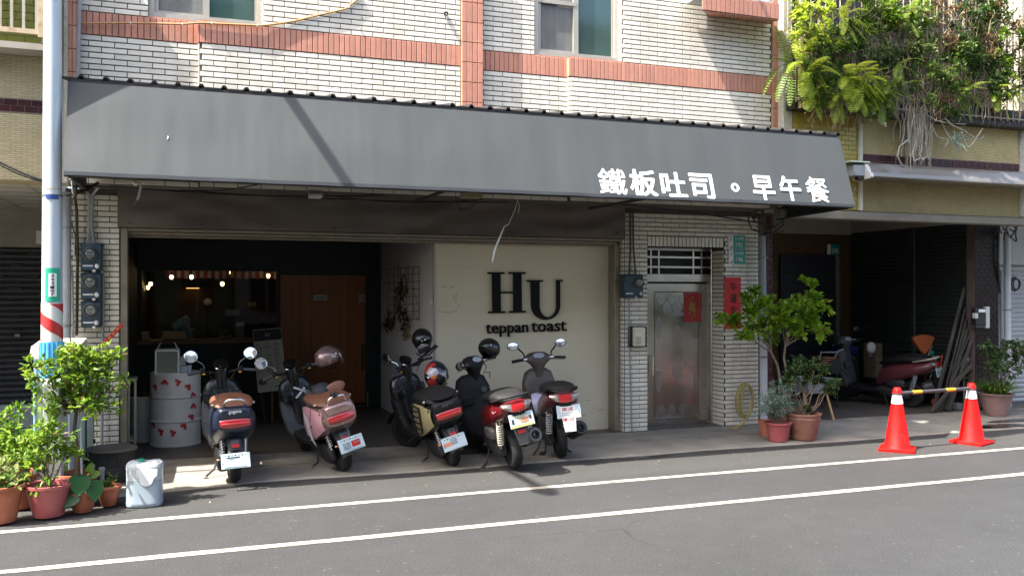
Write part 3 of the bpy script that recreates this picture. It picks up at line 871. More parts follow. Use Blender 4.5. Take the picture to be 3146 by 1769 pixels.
MB().tube([c + Vector((.045 * cos(a * pi / 10), 0, .045 * sin(a * pi / 10))) for a in range(21)], .005, 5, False).build("ring", m_red, ns)
MB().tube([c + Vector((-.03, 0, .03)), c + Vector((.03, 0, -.03))], .005, 5).build("slash", m_red, ns)
# shutter box under its brown cover, guide rails
cvx0, cvx1 = PX(361, 10.22), PX(1921, 10.22)
m = MB(); nx, nz = 70, 8; rows = []
for j in range(nz + 1):
    z = 2.545 + (2.95 - 2.545) * j / nz
    rows.append([(cvx0 + (cvx1 - cvx0) * i / nx, 10.22 - .028 * mnoise.noise((i * .16, j * .35, 4)) - .014 * mnoise.noise((i * .5, j * .8, 9)), z) for i in range(nx + 1)])
m.loft(rows, False, False, False)
m.box(cvx0, cvx0 + .01, 10.22, 10.55, 2.545, 2.94); m.box(cvx1 - .01, cvx1, 10.22, 10.55, 2.545, 2.94); m.box(cvx0, cvx1, 10.25, 10.5, 2.55, 2.56)
sbx = m.build("shutter_box_cover", m_brown, shop, 60)
for i in range(9):
    MB().ell((cvx0 + .12 + (cvx1 - cvx0 - .24) * i / 8, 10.20, 2.585 + .01 * (i % 3)), .009, .012, .009, 8, 5).build("rivet", m_cable, sbx)
for z0, z1, y in ((2.512, 2.545, 10.33), (2.478, 2.508, 10.40), (2.455, 2.475, 10.46)):
    MB().box(CX1 + .03, EX0 + .0, y, y + .16, z0, z1, .004).build("shutter_rail", m_rail, shop, 0)
MB().box(CX1 + .0, CX1 + .075, YL + .02, YL + .2, .02, 2.545, .006).build("shutter_track", m_rail, shop, 0)
MB().box(EX0 - .09, EX0 - .02, YL + .1, YL + .3, .02, 2.545, .006).build("shutter_track", m_rail, shop, 0)

# ---- steel entrance door with transom
YD = YL + .33
drx1 = DX1 - .0
dt, db = PZ(2080, 871, YD), .03
fr = MB(); fx = PX(2178, YD)
fr.box(fx, fx + .075, YD - .06, YD + .05, .02, 2.455, .004); fr.box(DX0 - .05, DX0 + .03, YD - .03, YD + .05, .02, 2.455)
fr.box(DX0 + .03, fx, YD - .05, YD + .05, PZ(2080, 866, YD), PZ(2080, 842, YD), .004); fr.box(DX0 + .03, fx, YD - .04, YD + .05, 2.42, 2.455)
fr.box(DX0 + .03, fx, YD - .04, YD + .05, .02, .06)
dfr = fr.build("door_frame", m_steel, shop, 0)
MB().box(DX0 + .03, fx, YD + .08, YD + .09, 2.0, 2.45).build("transom_glass", m_black, dfr, 0)
for sx in (1998, 2022, 2128, 2153):
    x = PX(sx, YD); MB().box(x - .012, x + .012, YD - .02, YD + .01, PZ(sx, 846, YD), PZ(sx, 766, YD)).build("transom_bar", m_steel, dfr, 0)
for sy in (791, 821):
    z = PZ(2080, sy, YD); MB().box(DX0 + .0, fx, YD - .035, YD - .02, z - .013, z + .013).build("transom_bar", m_steel, dfr, 0)
sd = MB().box(DX0 + .03, fx, YD, YD + .05, .06, dt, .004).build("steel_door", m_steel, shop, 0)
# embossed outline and leaf shapes
px0, px1, pz0, pz1 = PX(2012, YD), PX(2147, YD), PZ(2080, 1280, YD), PZ(2080, 897, YD)
ow = MB()
for a, b in (((px0, pz0), (px1, pz0)), ((px1, pz0), (px1, pz1)), ((px1, pz1), (px0, pz1)), ((px0, pz1), (px0, pz0))):
    ow.tube([(a[0], YD - .002, a[1]), (b[0], YD - .002, b[1])], .007, 6)
ow.build("raised_border", m_steel, sd)
m_etch = M("etched_steel", (.35, .34, .32), .36, metal=1.0, var=.1, bump=.2, bscale=5)
def lens(cx, cz, w_, h_, nm="etched_leaf"):
    pts = []
    for i in range(13):
        f = -1 + 2 * i / 12; pts.append((cx + w_ * (1 - f * f) ** .8, cz - h_ * f))
    for i in range(1, 12):
        f = 1 - 2 * i / 12; pts.append((cx - w_ * (1 - f * f) ** .8, cz - h_ * f))
    MB().prism([(p[0], p[1]) for p in pts], wall_frame(0, YD - .001, 0) , .003).build(nm, m_etch, sd, 30)
W_ = px1 - px0
for i in range(4):
    lens(px0 + W_ * (.14 + i * .24), pz1 - .10, W_ * .085, .075)
    lens(px0 + W_ * (.14 + i * .24), pz0 + .10, W_ * .085, .085)
for i in range(3): lens(px0 + W_ * (.26 + i * .24), pz1 - .22, W_ * .09, .10)
for s in (-1, 1):
    for z in (.28, .72): lens(px0 + W_ * (.5 + s * .42), pz0 + (pz1 - pz0) * z, W_ * .06, .17)
lens(px0 + W_ * .5, pz0 + (pz1 - pz0) * .66, W_ * .11, .14); lens(px0 + W_ * .5, pz0 + (pz1 - pz0) * .36, W_ * .11, .14)
x = PX(1993, YD) + .03
MB().tube([(x, YD, .99), (x, YD - .06, .98), (x, YD - .06, .72), (x, YD, .71)], .011, 8).build("pull_handle", m_chrome, sd)
MB().box(PX(2049, YD), PX(2100, YD), YD - .006, YD, PZ(2075, 971, YD), PZ(2075, 960, YD), .002).build("letter_flap", m_etch, sd)
pp = thing("red_paper_print", "red and gold New Year print stuck on the steel door", "poster", PT(2126, 945, YD))
MB().box(PX(2100, YD), PX(2154, YD), YD - .008, YD - .005, PZ(2126, 989, YD), PZ(2126, 899, YD)).build("sheet", M("faded_red_paper", (.36, .035, .03), .7, var=.15, scale=12), pp, 0)
random.seed(4)
c = PT(2127, 945, YD - .011)
for i in range(16):
    a = random.uniform(0, 2 * pi); r = random.uniform(.3, 1)
    p = c + Vector((.085 * r * cos(a), 0, .14 * r * sin(a)))
    MB().tube([p + Vector((.022 * cos(b), 0, .022 * sin(b))) for b in [a + k * .7 for k in range(6)]], .0045, 5).build("gold_curl", m_gold, pp)
text("gold_character", "福", .10, .12, wall_frame(c.x, YD - .010, c.z), m_gold, pp, .002, .02)

# ================================================================ awning
AX0, AX1 = PX(195, 8.30), PX(2629, 8.30)
AYb, AZb, AYt, AZt = 8.30, 2.845, 8.57, 3.70
aw = thing("shop_awning", "long charcoal grey fabric awning with white lettering over the shopfront", "awning", ((AX0 + AX1) / 2, 8.3, AZb))
AUP = Vector((0, AYt - AYb, AZt - AZb)).normalized(); AN = Vector((1, 0, 0)).cross(AUP)
m = MB(); nx, nz = 90, 10; rows = []
def fas(s, t):
    x = AX0 + (AX1 - AX0) * s
    p = Vector((x, AYb + (AYt - AYb) * t, AZb + (AZt - AZb) * t))
    bow = (.010 * mnoise.noise((x * .9, t * 1.4, 2)) + .004 * mnoise.noise((x * 3.0, t * 1.5, 7))) * (1.0 if x < 3.6 else .25)
    return p + AN * bow * sin(pi * min(max(t, .05), .95))
for j in range(nz + 1):
    rows.append([fas(i / nx, .035 + .965 * j / nz) for i in range(nx + 1)])
m.loft(rows, False, False, False)
fascia = m.build("fascia", m_fabric, aw, 60)
m = MB(); rows = []
for j, (t, o) in enumerate(((.0, .0), (-.004, .012), (.035, .012), (.037, .002))):
    rows.append([fas(i / nx, 0) + AUP * (t * .9) + AN * (o + .003 * sin(i * .9)) - Vector((0, 0, .006 * max(0, mnoise.noise((i * .25, 5, 5))))) for i in range(nx + 1)])
rows.append([p + Vector((0, .05, 0)) for p in rows[0]]); m.loft(rows[::-1], False, False, False)
m.build("bottom_hem", m_fabtrim, fascia, 60)
CH = [("鐵", 1881, 559, .325, .30), ("板", 1976, 563, .325, .315), ("吐", 2069, 568, .315, .30), ("司", 2156, 573, .30, .305), ("早", 2345.5, 578, .30, .305), ("午", 2428, 580, .29, .31), ("餐", 2511, 584, .315, .315)]
for ch, sx, sy, w_, h_ in CH:
    p = PT(sx, sy, 8.357); bw = .0040 if ch in "鐵餐" else .0085
    grp = None
    for k, (dx, dy) in enumerate(((0, 0), (1, 0), (-1, 0), (0, 1), (0, -1), (.7, .7), (-.7, .7), (.7, -.7), (-.7, -.7))):
        o_ = text("lettering" if k == 0 else "stroke", ch, w_ - 2 * bw, h_ - 2 * bw, frame(p + AN * (.0045 + k * .0004) + Vector((1, 0, 0)) * dx * bw + AUP * dy * bw, (1, 0, 0), AUP), m_white, fascia, 0, 0)
        if k == 0: grp = [o_]
        else: grp.append(o_)
    vs_, fs_ = [], []
    for o_ in grp:
        b0 = len(vs_); vs_ += [tuple(v.co) for v in o_.data.vertices]; fs_ += [tuple(i + b0 for i in q.vertices) for q in o_.data.polygons]
        bpy.data.objects.remove(o_)
    me = bpy.data.meshes.new("lettering"); me.from_pydata(vs_, [], fs_); me.materials.append(m_white)
    link(bpy.data.objects.new("lettering", me), fascia)
p = PT(2258, 577, 8.357)
MB().lathe([(.052, 0), (.052, .004), (.026, .004), (.026, 0)], n=24, M=frame(p + AN * .004, (1, 0, 0), AUP), cap=False).build("lettering", m_white, fascia, 30)
# a white nick and faint seams in the cloth
MB().prism([(-.005, -.018), (.002, -.018), (.007, 0), (.003, .02), (0, .0)], frame(PT(514, 424, 8.43) + AN * .012, (1, 0, 0), AUP), .002).build("torn_nick", m_white, fascia, 0)
# corrugated roof sheet
m = MB(); prof = []; x = AX0 - .06; RP = .2003
while x < AX1 - .10:
    for dx, dz in ((0, 0), (.13, 0), (.148, .028), (.172, .028), (.19, 0)): prof.append((x + dx, dz))
    x += RP
rows = []
for y, z in ((8.572, 3.742), (9.75, 3.93)):
    rows.append([(px, y, z + dz) for px, dz in prof])
for y, z in ((9.75, 3.915), (8.572, 3.727)):
    rows.append([(px, y, z + dz) for px, dz in prof])
rows.append(rows[0]); m.loft(rows, False, False, False)
m.build("roof_sheet", m_roof, aw, 0)
MB().box(AX0 + .0, AX1 - .03, 8.575, 8.62, 3.66, 3.725).build("top_beam", m_roof, aw, 0)
for i, sx in enumerate((AX0 + .04, (AX0 + AX1) / 2 - .8, (AX0 + AX1) / 2 + 1.4, AX1 - .03)):
    MB().tube([(sx, 8.32, 2.85), (sx, 9.73, 2.865 if i < 3 else 2.82)], .018, 8).build("strut", m_iron, aw)
    MB().tube([(sx, 8.6, 3.66), (sx, 9.73, 3.80)], .018, 8).build("rafter", m_iron, aw)
MB().tube([(AX0, 8.335, 2.855), (AX1 - .02, 8.335, 2.855)], .02, 8).build("front_tube", m_iron, aw)
m = MB(); m.prism([(8.33, 2.845), (9.72, 2.80), (9.72, 3.8), (8.59, 3.69)], frame((AX1 - .02, 0, 0), (0, 1, 0), (0, 0, 1)), .012)
m.build("end_cheek", m_black, aw, 0)
MB().prism([(8.33, 2.86), (9.72, 2.86), (9.72, 3.88), (8.59, 3.69)], frame((AX0 + .02, 0, 0), (0, 1, 0), (0, 0, 1)), .012).build("end_cheek", m_fabric, aw, 0)  # left cheek added to stop sun slipping in under the roof

# ================================================================ shop sign
ws_ = thing("wall_sign", "large black capital letters above small script raised on the cream wall", "sign", PT(1615, 990, YB))
def hp(zx, zy):                         # position on the cream wall
    sx, sy = 1300 + zx / 2.895, 700 + zy / 2.895
    return (PX(sx, YB), PZ(sx, sy, YB))
WF = wall_frame(0, YB - .008, 0)
def slab(poly, nm="letter"):
    return MB().prism([hp(*p) for p in poly], WF, .032)
H = MB()
for p in ([(568, 395), (715, 395), (715, 411), (568, 411)], [(757, 394), (903, 394), (903, 410), (757, 410)], [(575, 742), (722, 740), (722, 756), (575, 758)], [(762, 738), (906, 736), (906, 752), (762, 754)],
          [(607, 411), (681, 411), (684, 741), (611, 742)], [(795, 410), (867, 410), (870, 737), (798, 738)], [(683, 567), (797, 566), (797, 582), (683, 583)]):
    s_ = slab(p); H.add(s_.v, s_.f)
H.build("letter", m_letter, ws_, 0)
U = MB()
for p in ([(917, 465), (1057, 464), (1057, 480), (917, 481)], [(1178, 463), (1233, 462), (1233, 478), (1178, 479)]):
    s_ = slab(p); U.add(s_.v, s_.f)
outer, inner = [], []
for i in range(15):
    a = pi + pi * i / 14
    outer.append((1083 + 127 * cos(a), 690 - 127 * sin(a))); inner.append((1103 + 76 * cos(a), 690 - 104 * sin(a)))
outer = [(950, 481)] + outer + [(1210, 478)]; inner = [(1027, 481)] + inner + [(1179, 478)]
for i in range(len(outer) - 1):
    s_ = slab([outer[i], outer[i + 1], inner[i + 1], inner[i]]); U.add(s_.v, s_.f)
U.build("letter", m_letter, ws_, 0)
tx0, tz0 = hp(553, 905); tx1, _ = hp(1268, 905); _, tzt = hp(900, 842); _, tzb = hp(900, 962)
TF = frame(((tx0 + tx1) / 2, YB - .008, (tzt + tzb) / 2 + .0), (1, 0, .012), (0, 0, 1))
for wd, a_, b_, zt_, zb_ in (("teppan", 553, 930, 853, 962), ("toast", 957, 1268, 836, 918)):
    (xa, za), (xb, zb__) = hp(a_, zt_), hp(b_, zb_)
    text("script", wd, xb - xa, za - zb__, frame(((xa + xb) / 2, YB - .008, (za + zb__) / 2), (1, 0, .015), (0, 0, 1)), m_letter, ws_, .026, .004, shear=.0)
# ================================================================ left neighbour
YN = 9.70
lb = thing("left_neighbour_building", "beige mosaic building with maroon tile band at the left edge", "building", (-1.3, YN, 0))
nx1 = PX(152, YN)
m = MB(); m.box(-9, nx1, YN + .008, YN + .4, 2.94, 6.3); lw = m.build("wall", m_creamg, lb, 0)
MB().box(PX(196, YN), PX(207, YN), YN - .02, YN + .4, 2.94, 6.3).build("edge_strip", m_pebble, lb, 0)
MB().box(nx1 - .0, PX(196, YN), YN + .03, YN + .4, 2.94, 6.3).build("gap_wall", m_plaster, lb, 0)
zb0, zb1, zbal = PZ(60, 345, YN), PZ(60, 305, YN), PZ(60, 118, YN)
tp, th = .098, .0207
lst = courses(-1.95, nx1 - .004, 2.95, zb0 - .01, tp, th, .006, .005) + courses(-1.95, nx1 - .004, zb1 + .01, zbal, tp, th, .006, .005)
bricks_joined("mosaic_tiles", lst, .006, m_cream, lw, lambda x, y, z: (x, YN + .008 + y, z))
m = MB().box(-9, nx1, YN + .0, YN + .03, zb0 - .005, zb1 + .005); bk = m.build("band_joint", m_dredg, lb, 0)
for q in courses(-2.2, nx1 - .003, zb0, zb1, .121, (zb1 - zb0) / 2, .006, .006, phase=.03):
    put("maroon_tile", brick_mesh(q[2], q[3], .008, m_dred), (q[0], YN + .0, q[1]), bk)
# arcade behind: panelled ceiling, plaster lintel, roller shutter
m = MB().box(-9, nx1 - .02, YN + .4, 13.8, 2.95, 3.05); ce = m.build("arcade_ceiling", m_soffit, lb, 0)
for i in range(9): MB().box(-9, -1.0, 9.95 + i * .48, 9.965 + i * .48, 2.943, 2.95).build("ceiling_joint", m_plaster, ce, 0)
for i in range(6): MB().box(-3.6 + i * .5, -3.585 + i * .5, YN + .4, 13.8, 2.942, 2.949).build("ceiling_joint", m_plaster, ce, 0)
MB().box(-9, -.95, 13.5, 13.7, 2.46, 2.95).build("lintel", m_plaster, lb, 0)
MB().box(-9, -.95, 13.45, 13.7, 0, .33).build("plinth", m_shutl, lb, 0)
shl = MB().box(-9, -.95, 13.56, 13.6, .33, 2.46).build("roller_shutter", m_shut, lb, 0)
nsl = 27; ph = (2.46 - .33) / nsl
sm = MB(); prof = [(0, 0), (-.018, .25), (-.024, .5), (-.018, .8), (0, .96)]
sm.loft([[(x, p[0], p[1] * ph) for p in prof] for x in (-4.2, -.95)], False, False, False)
slat_me = sm.mesh("slat", m_shut, 50)
for i in range(nsl): put("slat", slat_me, (0, 13.555, .33 + i * ph), shl)
for r in range(4):
    for c_ in range(5):
        x = -3.3 + c_ * .42 + (r % 2) * .21; MB().box(x - .075, x + .075, 13.515, 13.53, 2.46 - (r * 2 + 1.35) * ph, 2.46 - (r * 2 + .85) * ph, .01).build("vent_slot", m_cable, shl, 0)
MB().box(PX(45, 13.5), PX(62, 13.5), 13.50, 13.52, PZ(53, 1035, 13.5), PZ(53, 1025, 13.5), .003).build("lock_plate", m_galv, shl)
s_ = thing("house_number_sign", "green and white number plate half hidden behind the striped pole", "sign", PT(122, 729, 13.45))
MB().box(PX(111, 13.45), PX(128, 13.45), 13.44, 13.45, PZ(120, 749, 13.45), PZ(120, 709, 13.45)).build("white_half", m_white, s_, 0)
MB().box(PX(128, 13.45), PX(172, 13.45), 13.44, 13.45, PZ(120, 749, 13.45), PZ(120, 709, 13.45)).build("green_half", m_green, s_, 0)
# balcony grille, top left
bx1 = PX(136, 9.15); bz = PZ(70, 90, 9.1)
bal = MB().box(-9, bx1 - .02, 9.42, 9.7, bz - .10, bz - .04).build("balcony_slab", m_plaster, lb, 0)
MB().box(-9, bx1 - .05, 9.45, 9.68, bz - .05, 6.3).build("balcony_tiles", m_greenglass, bal, 0)
for q in courses(-2.3, bx1 - .07, bz - .05, bz + .8, .15, .075, .004, .004):
    put("olive_tile", brick_mesh(q[2], q[3], .006, m_greenglass), (q[0], 9.448, q[1]), bal)
MB().box(-9, bx1, 9.10, 9.13, bz - .035, bz + .01).build("bottom_rail", m_rust, lb, 0)
for sx in (-35, -2, 33, 70, 110): MB().box(PX(sx, 9.1) - .012, PX(sx, 9.1) + .012, 9.105, 9.125, bz, 6.2).build("grille_bar", m_bars, lb, 0)
MB().box(bx1 - .05, bx1 + .0, 9.09, 9.14, bz - .06, 6.2).build("corner_post", m_rust, lb, 0)
MB().box(bx1 - .03, bx1 + .0, 9.14, 9.7, bz - .10, bz - .03).build("side_rail", m_rust, lb, 0)

# ================================================================ right neighbour
YQ = 9.66
rb = thing("right_neighbour_building", "mustard and beige tiled building with plant filled balcony and open arcade at right", "building", (9.5, YQ, 0))
ZQ0, ZQ1 = PZ(2800, 655, YQ), PZ(2700, 335, YQ)
qx0, qx1, qx2, qx3 = PX(2434, YQ), PX(2633, YQ), PX(2643, YQ), PX(3131, YQ)
MB().box(PX(2399, YQ), PX(2431, YQ), YQ - .04, YQ + .9, 2.95, 6.5, .02).build("pilaster", m_pebble, rb, 0)
MB().box(qx3, qx3 + .3, YQ - .04, YQ + .9, 2.95, 6.5, .02).build("pilaster", m_pebble, rb, 0)
m = MB().box(PX(2431, YQ), qx3, YQ + .008, YQ + .35, ZQ0, ZQ1 + .06); rw = m.build("wall", m_creamg, rb, 0)
m = MB().box(qx0 - .02, qx1 - .01, YQ - .02, YQ + .004, ZQ0, ZQ1 + .05); yb = m.build("mustard_joint", m_yelg, rb, 0)
for q in courses(qx0 - .01, qx1 - .01, ZQ0 + .01, ZQ1 + .04, .121, .0625, .005, .005, phase=qx0): put("mustard_tile", brick_mesh(q[2], q[3], .006, m_yel), (q[0], YQ - .02, q[1]), yb)
MB().box(qx1 - .005, qx2, YQ - .06, YQ + .1, ZQ0, ZQ1 + .06, .006).build("divider", m_cablid, rb, 0)
z0b, z1b, ztb = PZ(2800, 523, YQ), PZ(2800, 483, YQ), ZQ1 + .02
bricks_joined("mosaic_tiles", courses(qx2 + .003, qx3 - .003, z1b + .01, ztb, .046, .0222, .005, .006), .006, m_cream2, rw, lambda x, y, z: (x, YQ + .008 + y, z))
bricks_joined("mosaic_tiles", courses(qx2 + .003, qx3 - .003, ZQ0 + .01, z0b - .01, .046, .0222, .005, .006), .006, m_olive, rw, lambda x, y, z: (x, YQ + .008 + y, z))
m = MB().box(qx2, qx3, YQ - .005, YQ + .03, z0b - .005, z1b + .005); bk = m.build("band_joint", m_dredg, rb, 0)
for q in courses(qx2 + .003, qx3 - .003, z0b, z1b, .121, (z1b - z0b) / 2, .006, .006, phase=qx2): put("maroon_tile", brick_mesh(q[2], q[3], .008, m_dred), (q[0], YQ - .005, q[1]), bk)
MB().box(PX(2400, 9.55), 15, 9.54, 9.72, PZ(2700, 677, 9.54), PZ(2700, 653, 9.54), .008).build("beam_ledge", M("ledge_paint", (.20, .185, .15), .9, var=.2, scale=3, stain=(.1, .09, .07)), rb, 0)
XW, YBK = 11.33, 13.0
m = MB(); m.box(6.8, 15, 9.72, 13.4, 3.2, 3.3); m.build("arcade_ceiling", m_soffit, rb, 0)
m = MB(); m.box(7.05, XW, YBK - .02, YBK - .001, 2.89, 3.2); m.box(XW - .002, XW + .2, 10.4, YBK - .02, 2.92, 3.2); m.box(XW + .032, XW + .3, 10.66, YBK + .1, 0, 3.2); m.box(PX(2573, 12.95) - .01, PX(2573, 12.95) + .01, 12.97, 13, 2.89, 3.2)
m.build("arcade_beam", m_plaster, rb, 0)
m_umber = M("umber_tile", (.10, .055, .022), .5, var=.2, scale=3)
MB().box(7.0, XW + .4, YBK, YBK + .3, 0, 3.25).build("back_wall", m_umber, rb, 0)
for q in courses(7.1, XW - .05, 2.25, 2.87, .21, .062, .006, .006): put("umber_tile", brick_mesh(q[2], q[3], .006, m_umber), (q[0], YBK - .001, q[1]), rb)
m_navyd = M("navy_door", (.012, .016, .028), .5, var=.2)
dx0, dx1 = PX(2392, YBK), PX(2556, YBK); dzt = PZ(2470, 783, YBK)
dd = MB().box(dx0, dx1, YBK - .06, YBK - .01, .02, dzt).build("back_door", m_navyd, rb, 0)
for i in range(14): MB().box(dx0 + .05, dx1 - .05, YBK - .07, YBK - .06, .15 + i * .16, .27 + i * .16, .005).build("door_slat", m_navyd, dd, 0)
MB().box(dx1 + .01, dx1 + .09, YBK - .12, YBK - .02, .02, dzt, .01).build("door_post", m_galv, rb, 0)
s_ = thing("house_number_sign", "green plate reading 190 in the dark arcade", "sign", PT(2558, 766, YBK - .05))
MB().box(PX(2541, 12.95), PX(2550, 12.95), 12.93, 12.95, PZ(2558, 782, 12.95), PZ(2558, 751, 12.95)).build("white_half", m_white, s_, 0)
MB().box(PX(2550, 12.95), PX(2577, 12.95), 12.93, 12.95, PZ(2558, 782, 12.95), PZ(2558, 751, 12.95)).build("green_half", m_green, s_, 0)
text("number", "190", .13, .09, wall_frame(PX(2563, 12.95), 12.928, PZ(2558, 771, 12.95)), m_white, s_, .001, .01)
# side wall of shutters, dark mullion between them
ym = 11.5
for a, b in ((10.45, ym - .05), (ym + .05, 12.95)):
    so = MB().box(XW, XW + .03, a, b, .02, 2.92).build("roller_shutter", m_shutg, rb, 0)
    ns_ = 43; p = 2.9 / ns_
    sm = MB(); sm.loft([[(q[0], y, q[1] * p) for q in ((0, 0), (-.018, .3), (-.022, .55), (-.012, .85), (0, .97))] for y in (a, b)], False, False, False)
    me = sm.mesh("slat", m_shutg, 50)
    for i in range(ns_): put("slat", me, (XW - .002, 0, .02 + i * p), so)
MB().box(XW - .04, XW + .03, ym - .05, ym + .05, .02, 2.92, .01).build("shutter_mullion", m_shutg, rb, 0)
# maroon pillar
ax0, ax1 = PX(2994, YL), PX(3068, YL)
pil = MB().box(ax0, ax1, YL, YL + .35, 0, 2.95).build("pillar", m_dkg, rb, 0)
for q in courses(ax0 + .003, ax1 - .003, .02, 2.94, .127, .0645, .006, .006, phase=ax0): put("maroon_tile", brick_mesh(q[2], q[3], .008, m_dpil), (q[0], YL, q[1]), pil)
sx0 = PX(2346, YL + .1)
e = MB().box(sx0 - .3, sx0 + .11, YL + .05, YL + .4, 0, 2.95).build("corner_pier", m_dkg, rb, 0)
for q in courses(sx0, sx0 + .108, .02, 2.94, .127, .0645, .006, .006): put("maroon_tile", brick_mesh(q[2], q[3], .008, m_dred), (q[0], YL + .05, q[1]), e)
MB().box(6.9, 7.05, YL + .4, 13.2, 0, 3.2).build("party_wall", m_plaster, rb, 0)
# far shutter beyond the pillar
MB().box(ax1, 16, 10.75, 10.9, 2.30, 3.2).build("far_lintel", m_shutl, rb, 0)
so = MB().box(ax1, 16, 10.85, 10.9, 0, 2.3).build("pale_roller_shutter", m_shutl, rb, 0)
sm = MB(); p = .078; sm.loft([[(x, q[0], q[1] * p) for q in ((0, 0), (-.018, .3), (-.022, .6), (-.01, .88), (0, .97))] for x in (ax1 + .1, 15)], False, False, False)
me = sm.mesh("slat", m_shutl, 50)
for i in range(29): put("slat", me, (0, 10.845, .02 + i * p), so)
# balcony: trough, bars
YG = 9.42
cgx0, cgx1 = PX(2446, YG), PX(3190, YG)
zc = PZ(2700, 330, YG)
MB().box(cgx0, cgx1, YG + .02, YQ, zc - .10, zc - .02).build("balcony_slab", m_iron, rb, 0)
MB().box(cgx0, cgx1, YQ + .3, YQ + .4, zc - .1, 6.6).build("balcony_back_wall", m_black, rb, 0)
x = cgx0; i = 0
while x < cgx1:
    MB().tube([(x, YG, zc - .03), (x, YG, 6.6)], .0085, 6).build("grille_bar", m_bars, rb); x += .118
for z in (zc, zc + .62, zc + 1.24):
    MB().tube([(cgx0, YG - .012, z), (cgx1, YG - .012, z)], .010, 6).build("grille_rail", m_bars, rb)
MB().box(PX(2460, YG) - .02, PX(2460, YG) + .025, YG - .03, YG + .03, zc - .1, 6.6).build("grille_post", m_rust, rb, 0)
MB().box(PX(2927, YG) - .03, PX(2927, YG) + .03, YG - .02, YG + .05, zc, 6.6).build("grille_post", m_bars, rb, 0)
MB().box(cgx0, cgx1, YG + .03, YG + .2, zc - .02, zc + .14).build("planter_trough", m_iron, rb, 0)
for y in (9.5, 9.58): MB().tube([(cgx0, y, zc - .03), (cgx0, y, 6.6)], .0085, 6).build("grille_bar", m_bars, rb)

# ---- folded metal awning on the right neighbour
cs = thing("retractable_awning", "closed metal awning cassette on the mustard building", "awning", PT(2900, 540, 8.9))
prof = [(y - .10, 1.86 + (z - 1.86) * .99) for y, z in [(9.66, 3.615), (9.55, 3.605), (9.46, 3.575), (9.42, 3.53), (9.385, 3.47), (9.37, 3.455), (9.35, 3.45), (9.335, 3.425), (9.33, 3.39), (9.36, 3.372), (9.66, 3.372)]]
m = MB(); cx0, cx1 = PX(2662, 9.35), 15.0; n = 40; rows = []
for i in range(n + 1):
    x = cx0 + (cx1 - cx0) * (i / n) ** 1.5
    dent = .02 * math.exp(-((x - cx0 - .42) / .12) ** 2)
    rows.append([(x, y + (dent if 2 < k < 5 else 0), z - (dent * .6 if 2 < k < 5 else 0)) for k, (y, z) in enumerate(prof)])
m.loft(rows); m.build("housing", m_cass, cs, 30)
m = MB(); m.loft([[(cx0 + d, y - .012 + (.02 if k == 0 else 0), z + (.012 if k < 5 else -.012)) for k, (y, z) in enumerate(prof)] for d in (-.05, .004)]); m.build("end_cap", m_cassend, cs, 30)
MB().box(cx0 - .22, cx0 - .03, 9.32, 9.52, 3.38, 3.53, .01).build("bracket", m_pvc, cs)
MB().box(cx0 - .15, cx0 - .06, 9.32, 9.4, 3.33, 3.38, .008).build("motor_lug", m_cable, cs)
MB().box(cx0 - .30, cx0 + .02, 9.30, 9.60, 3.56, 3.575).build("flashing", m_cab, cs, 0)

# ================================================================ pole, cabinets, meters
pxp, pyp = PX(160, 8.52), 8.52
pole = thing("utility_pole", "tall galvanised pole with red and white band in front of the awning corner", "pole", (pxp, pyp, 0))
def prad(z): return .0895 - .0045 * z
MB().lathe([(prad(0) + .004, 0), (prad(1), 1), (prad(3), 3), (prad(5), 5), (prad(9), 9.2)], (pxp, pyp, 0), 40).build("shaft", m_pole, pole, 60)
def sleeve(nm, z0, z1, mat, r=.003, n=40):
    return MB().lathe([(prad(z0) + r, z0), (prad(z1) + r, z1)], (pxp, pyp, 0), n, cap=False).build(nm, mat, pole, 60)
zz = lambda sy: PZ(161, sy, pyp - .08)
film = sleeve("white_film", zz(1050), zz(930), m_polew)
for off in (0, .235, -.235):
    m = MB(); n = 40; vs = []
    ztop = zz(933); zbot = zz(1048)
    for i in range(n + 1):
        a = pi + pi * 2 * i / n - .0
        z1 = zz(950) - off - .166 * (a - pi) / pi + .0; z0 = z1 - .109
        z1, z0 = min(max(z1, zbot), ztop), min(max(z0, zbot), ztop)
        for z in (z1, z0):
            r = prad(z) + .0045; vs.append((pxp + r * cos(a), pyp + r * sin(a), z))
    fs = [(2 * i, 2 * i + 1, 2 * i + 3, 2 * i + 2) for i in range(n) if abs(vs[2 * i][2] - vs[2 * i + 1][2]) > .002 or abs(vs[2 * i + 2][2] - vs[2 * i + 3][2]) > .002]
    if fs: m.add(vs, fs); m.build("red_stripe", m_red, film, 60)
sleeve("blue_sleeve", zz(1160), zz(1050), m_bluewrap, .009)
for i in range(18):
    a = 2 * pi * i / 18; r = prad(1.2) + .0105
    MB().box(pxp + r * cos(a) - .005, pxp + r * cos(a) + .005, pyp + r * sin(a) - .005, pyp + r * sin(a) + .005, zz(1158), zz(1052)).build("sleeve_rib", m_bluewrap, pole, 0)
sleeve("lower_white_film", .10, zz(1162), m_polew, .004)
def arcplate(nm, sx0, sx1, z0, z1, mat, r, parent):
    a0, a1 = [-pi / 2 + math.asin(max(-.99, min(.99, (s - 160) / 31.0))) + .06 for s in (sx0, sx1)]
    m = MB(); n = 10; rows = []
    for z in (z0, z1):
        rows.append([(pxp + (prad(z) + r) * cos(a0 + (a1 - a0) * i / n), pyp + (prad(z) + r) * sin(a0 + (a1 - a0) * i / n), z) for i in range(n + 1)])
    m.loft(rows, False, False, False); return m.build(nm, mat, parent, 60)
gp = arcplate("number_board", 143, 184, zz(926), zz(823), m_greenp, .006, pole)
arcplate("number_panel", 153, 174, zz(911), zz(840), m_white, .009, gp)
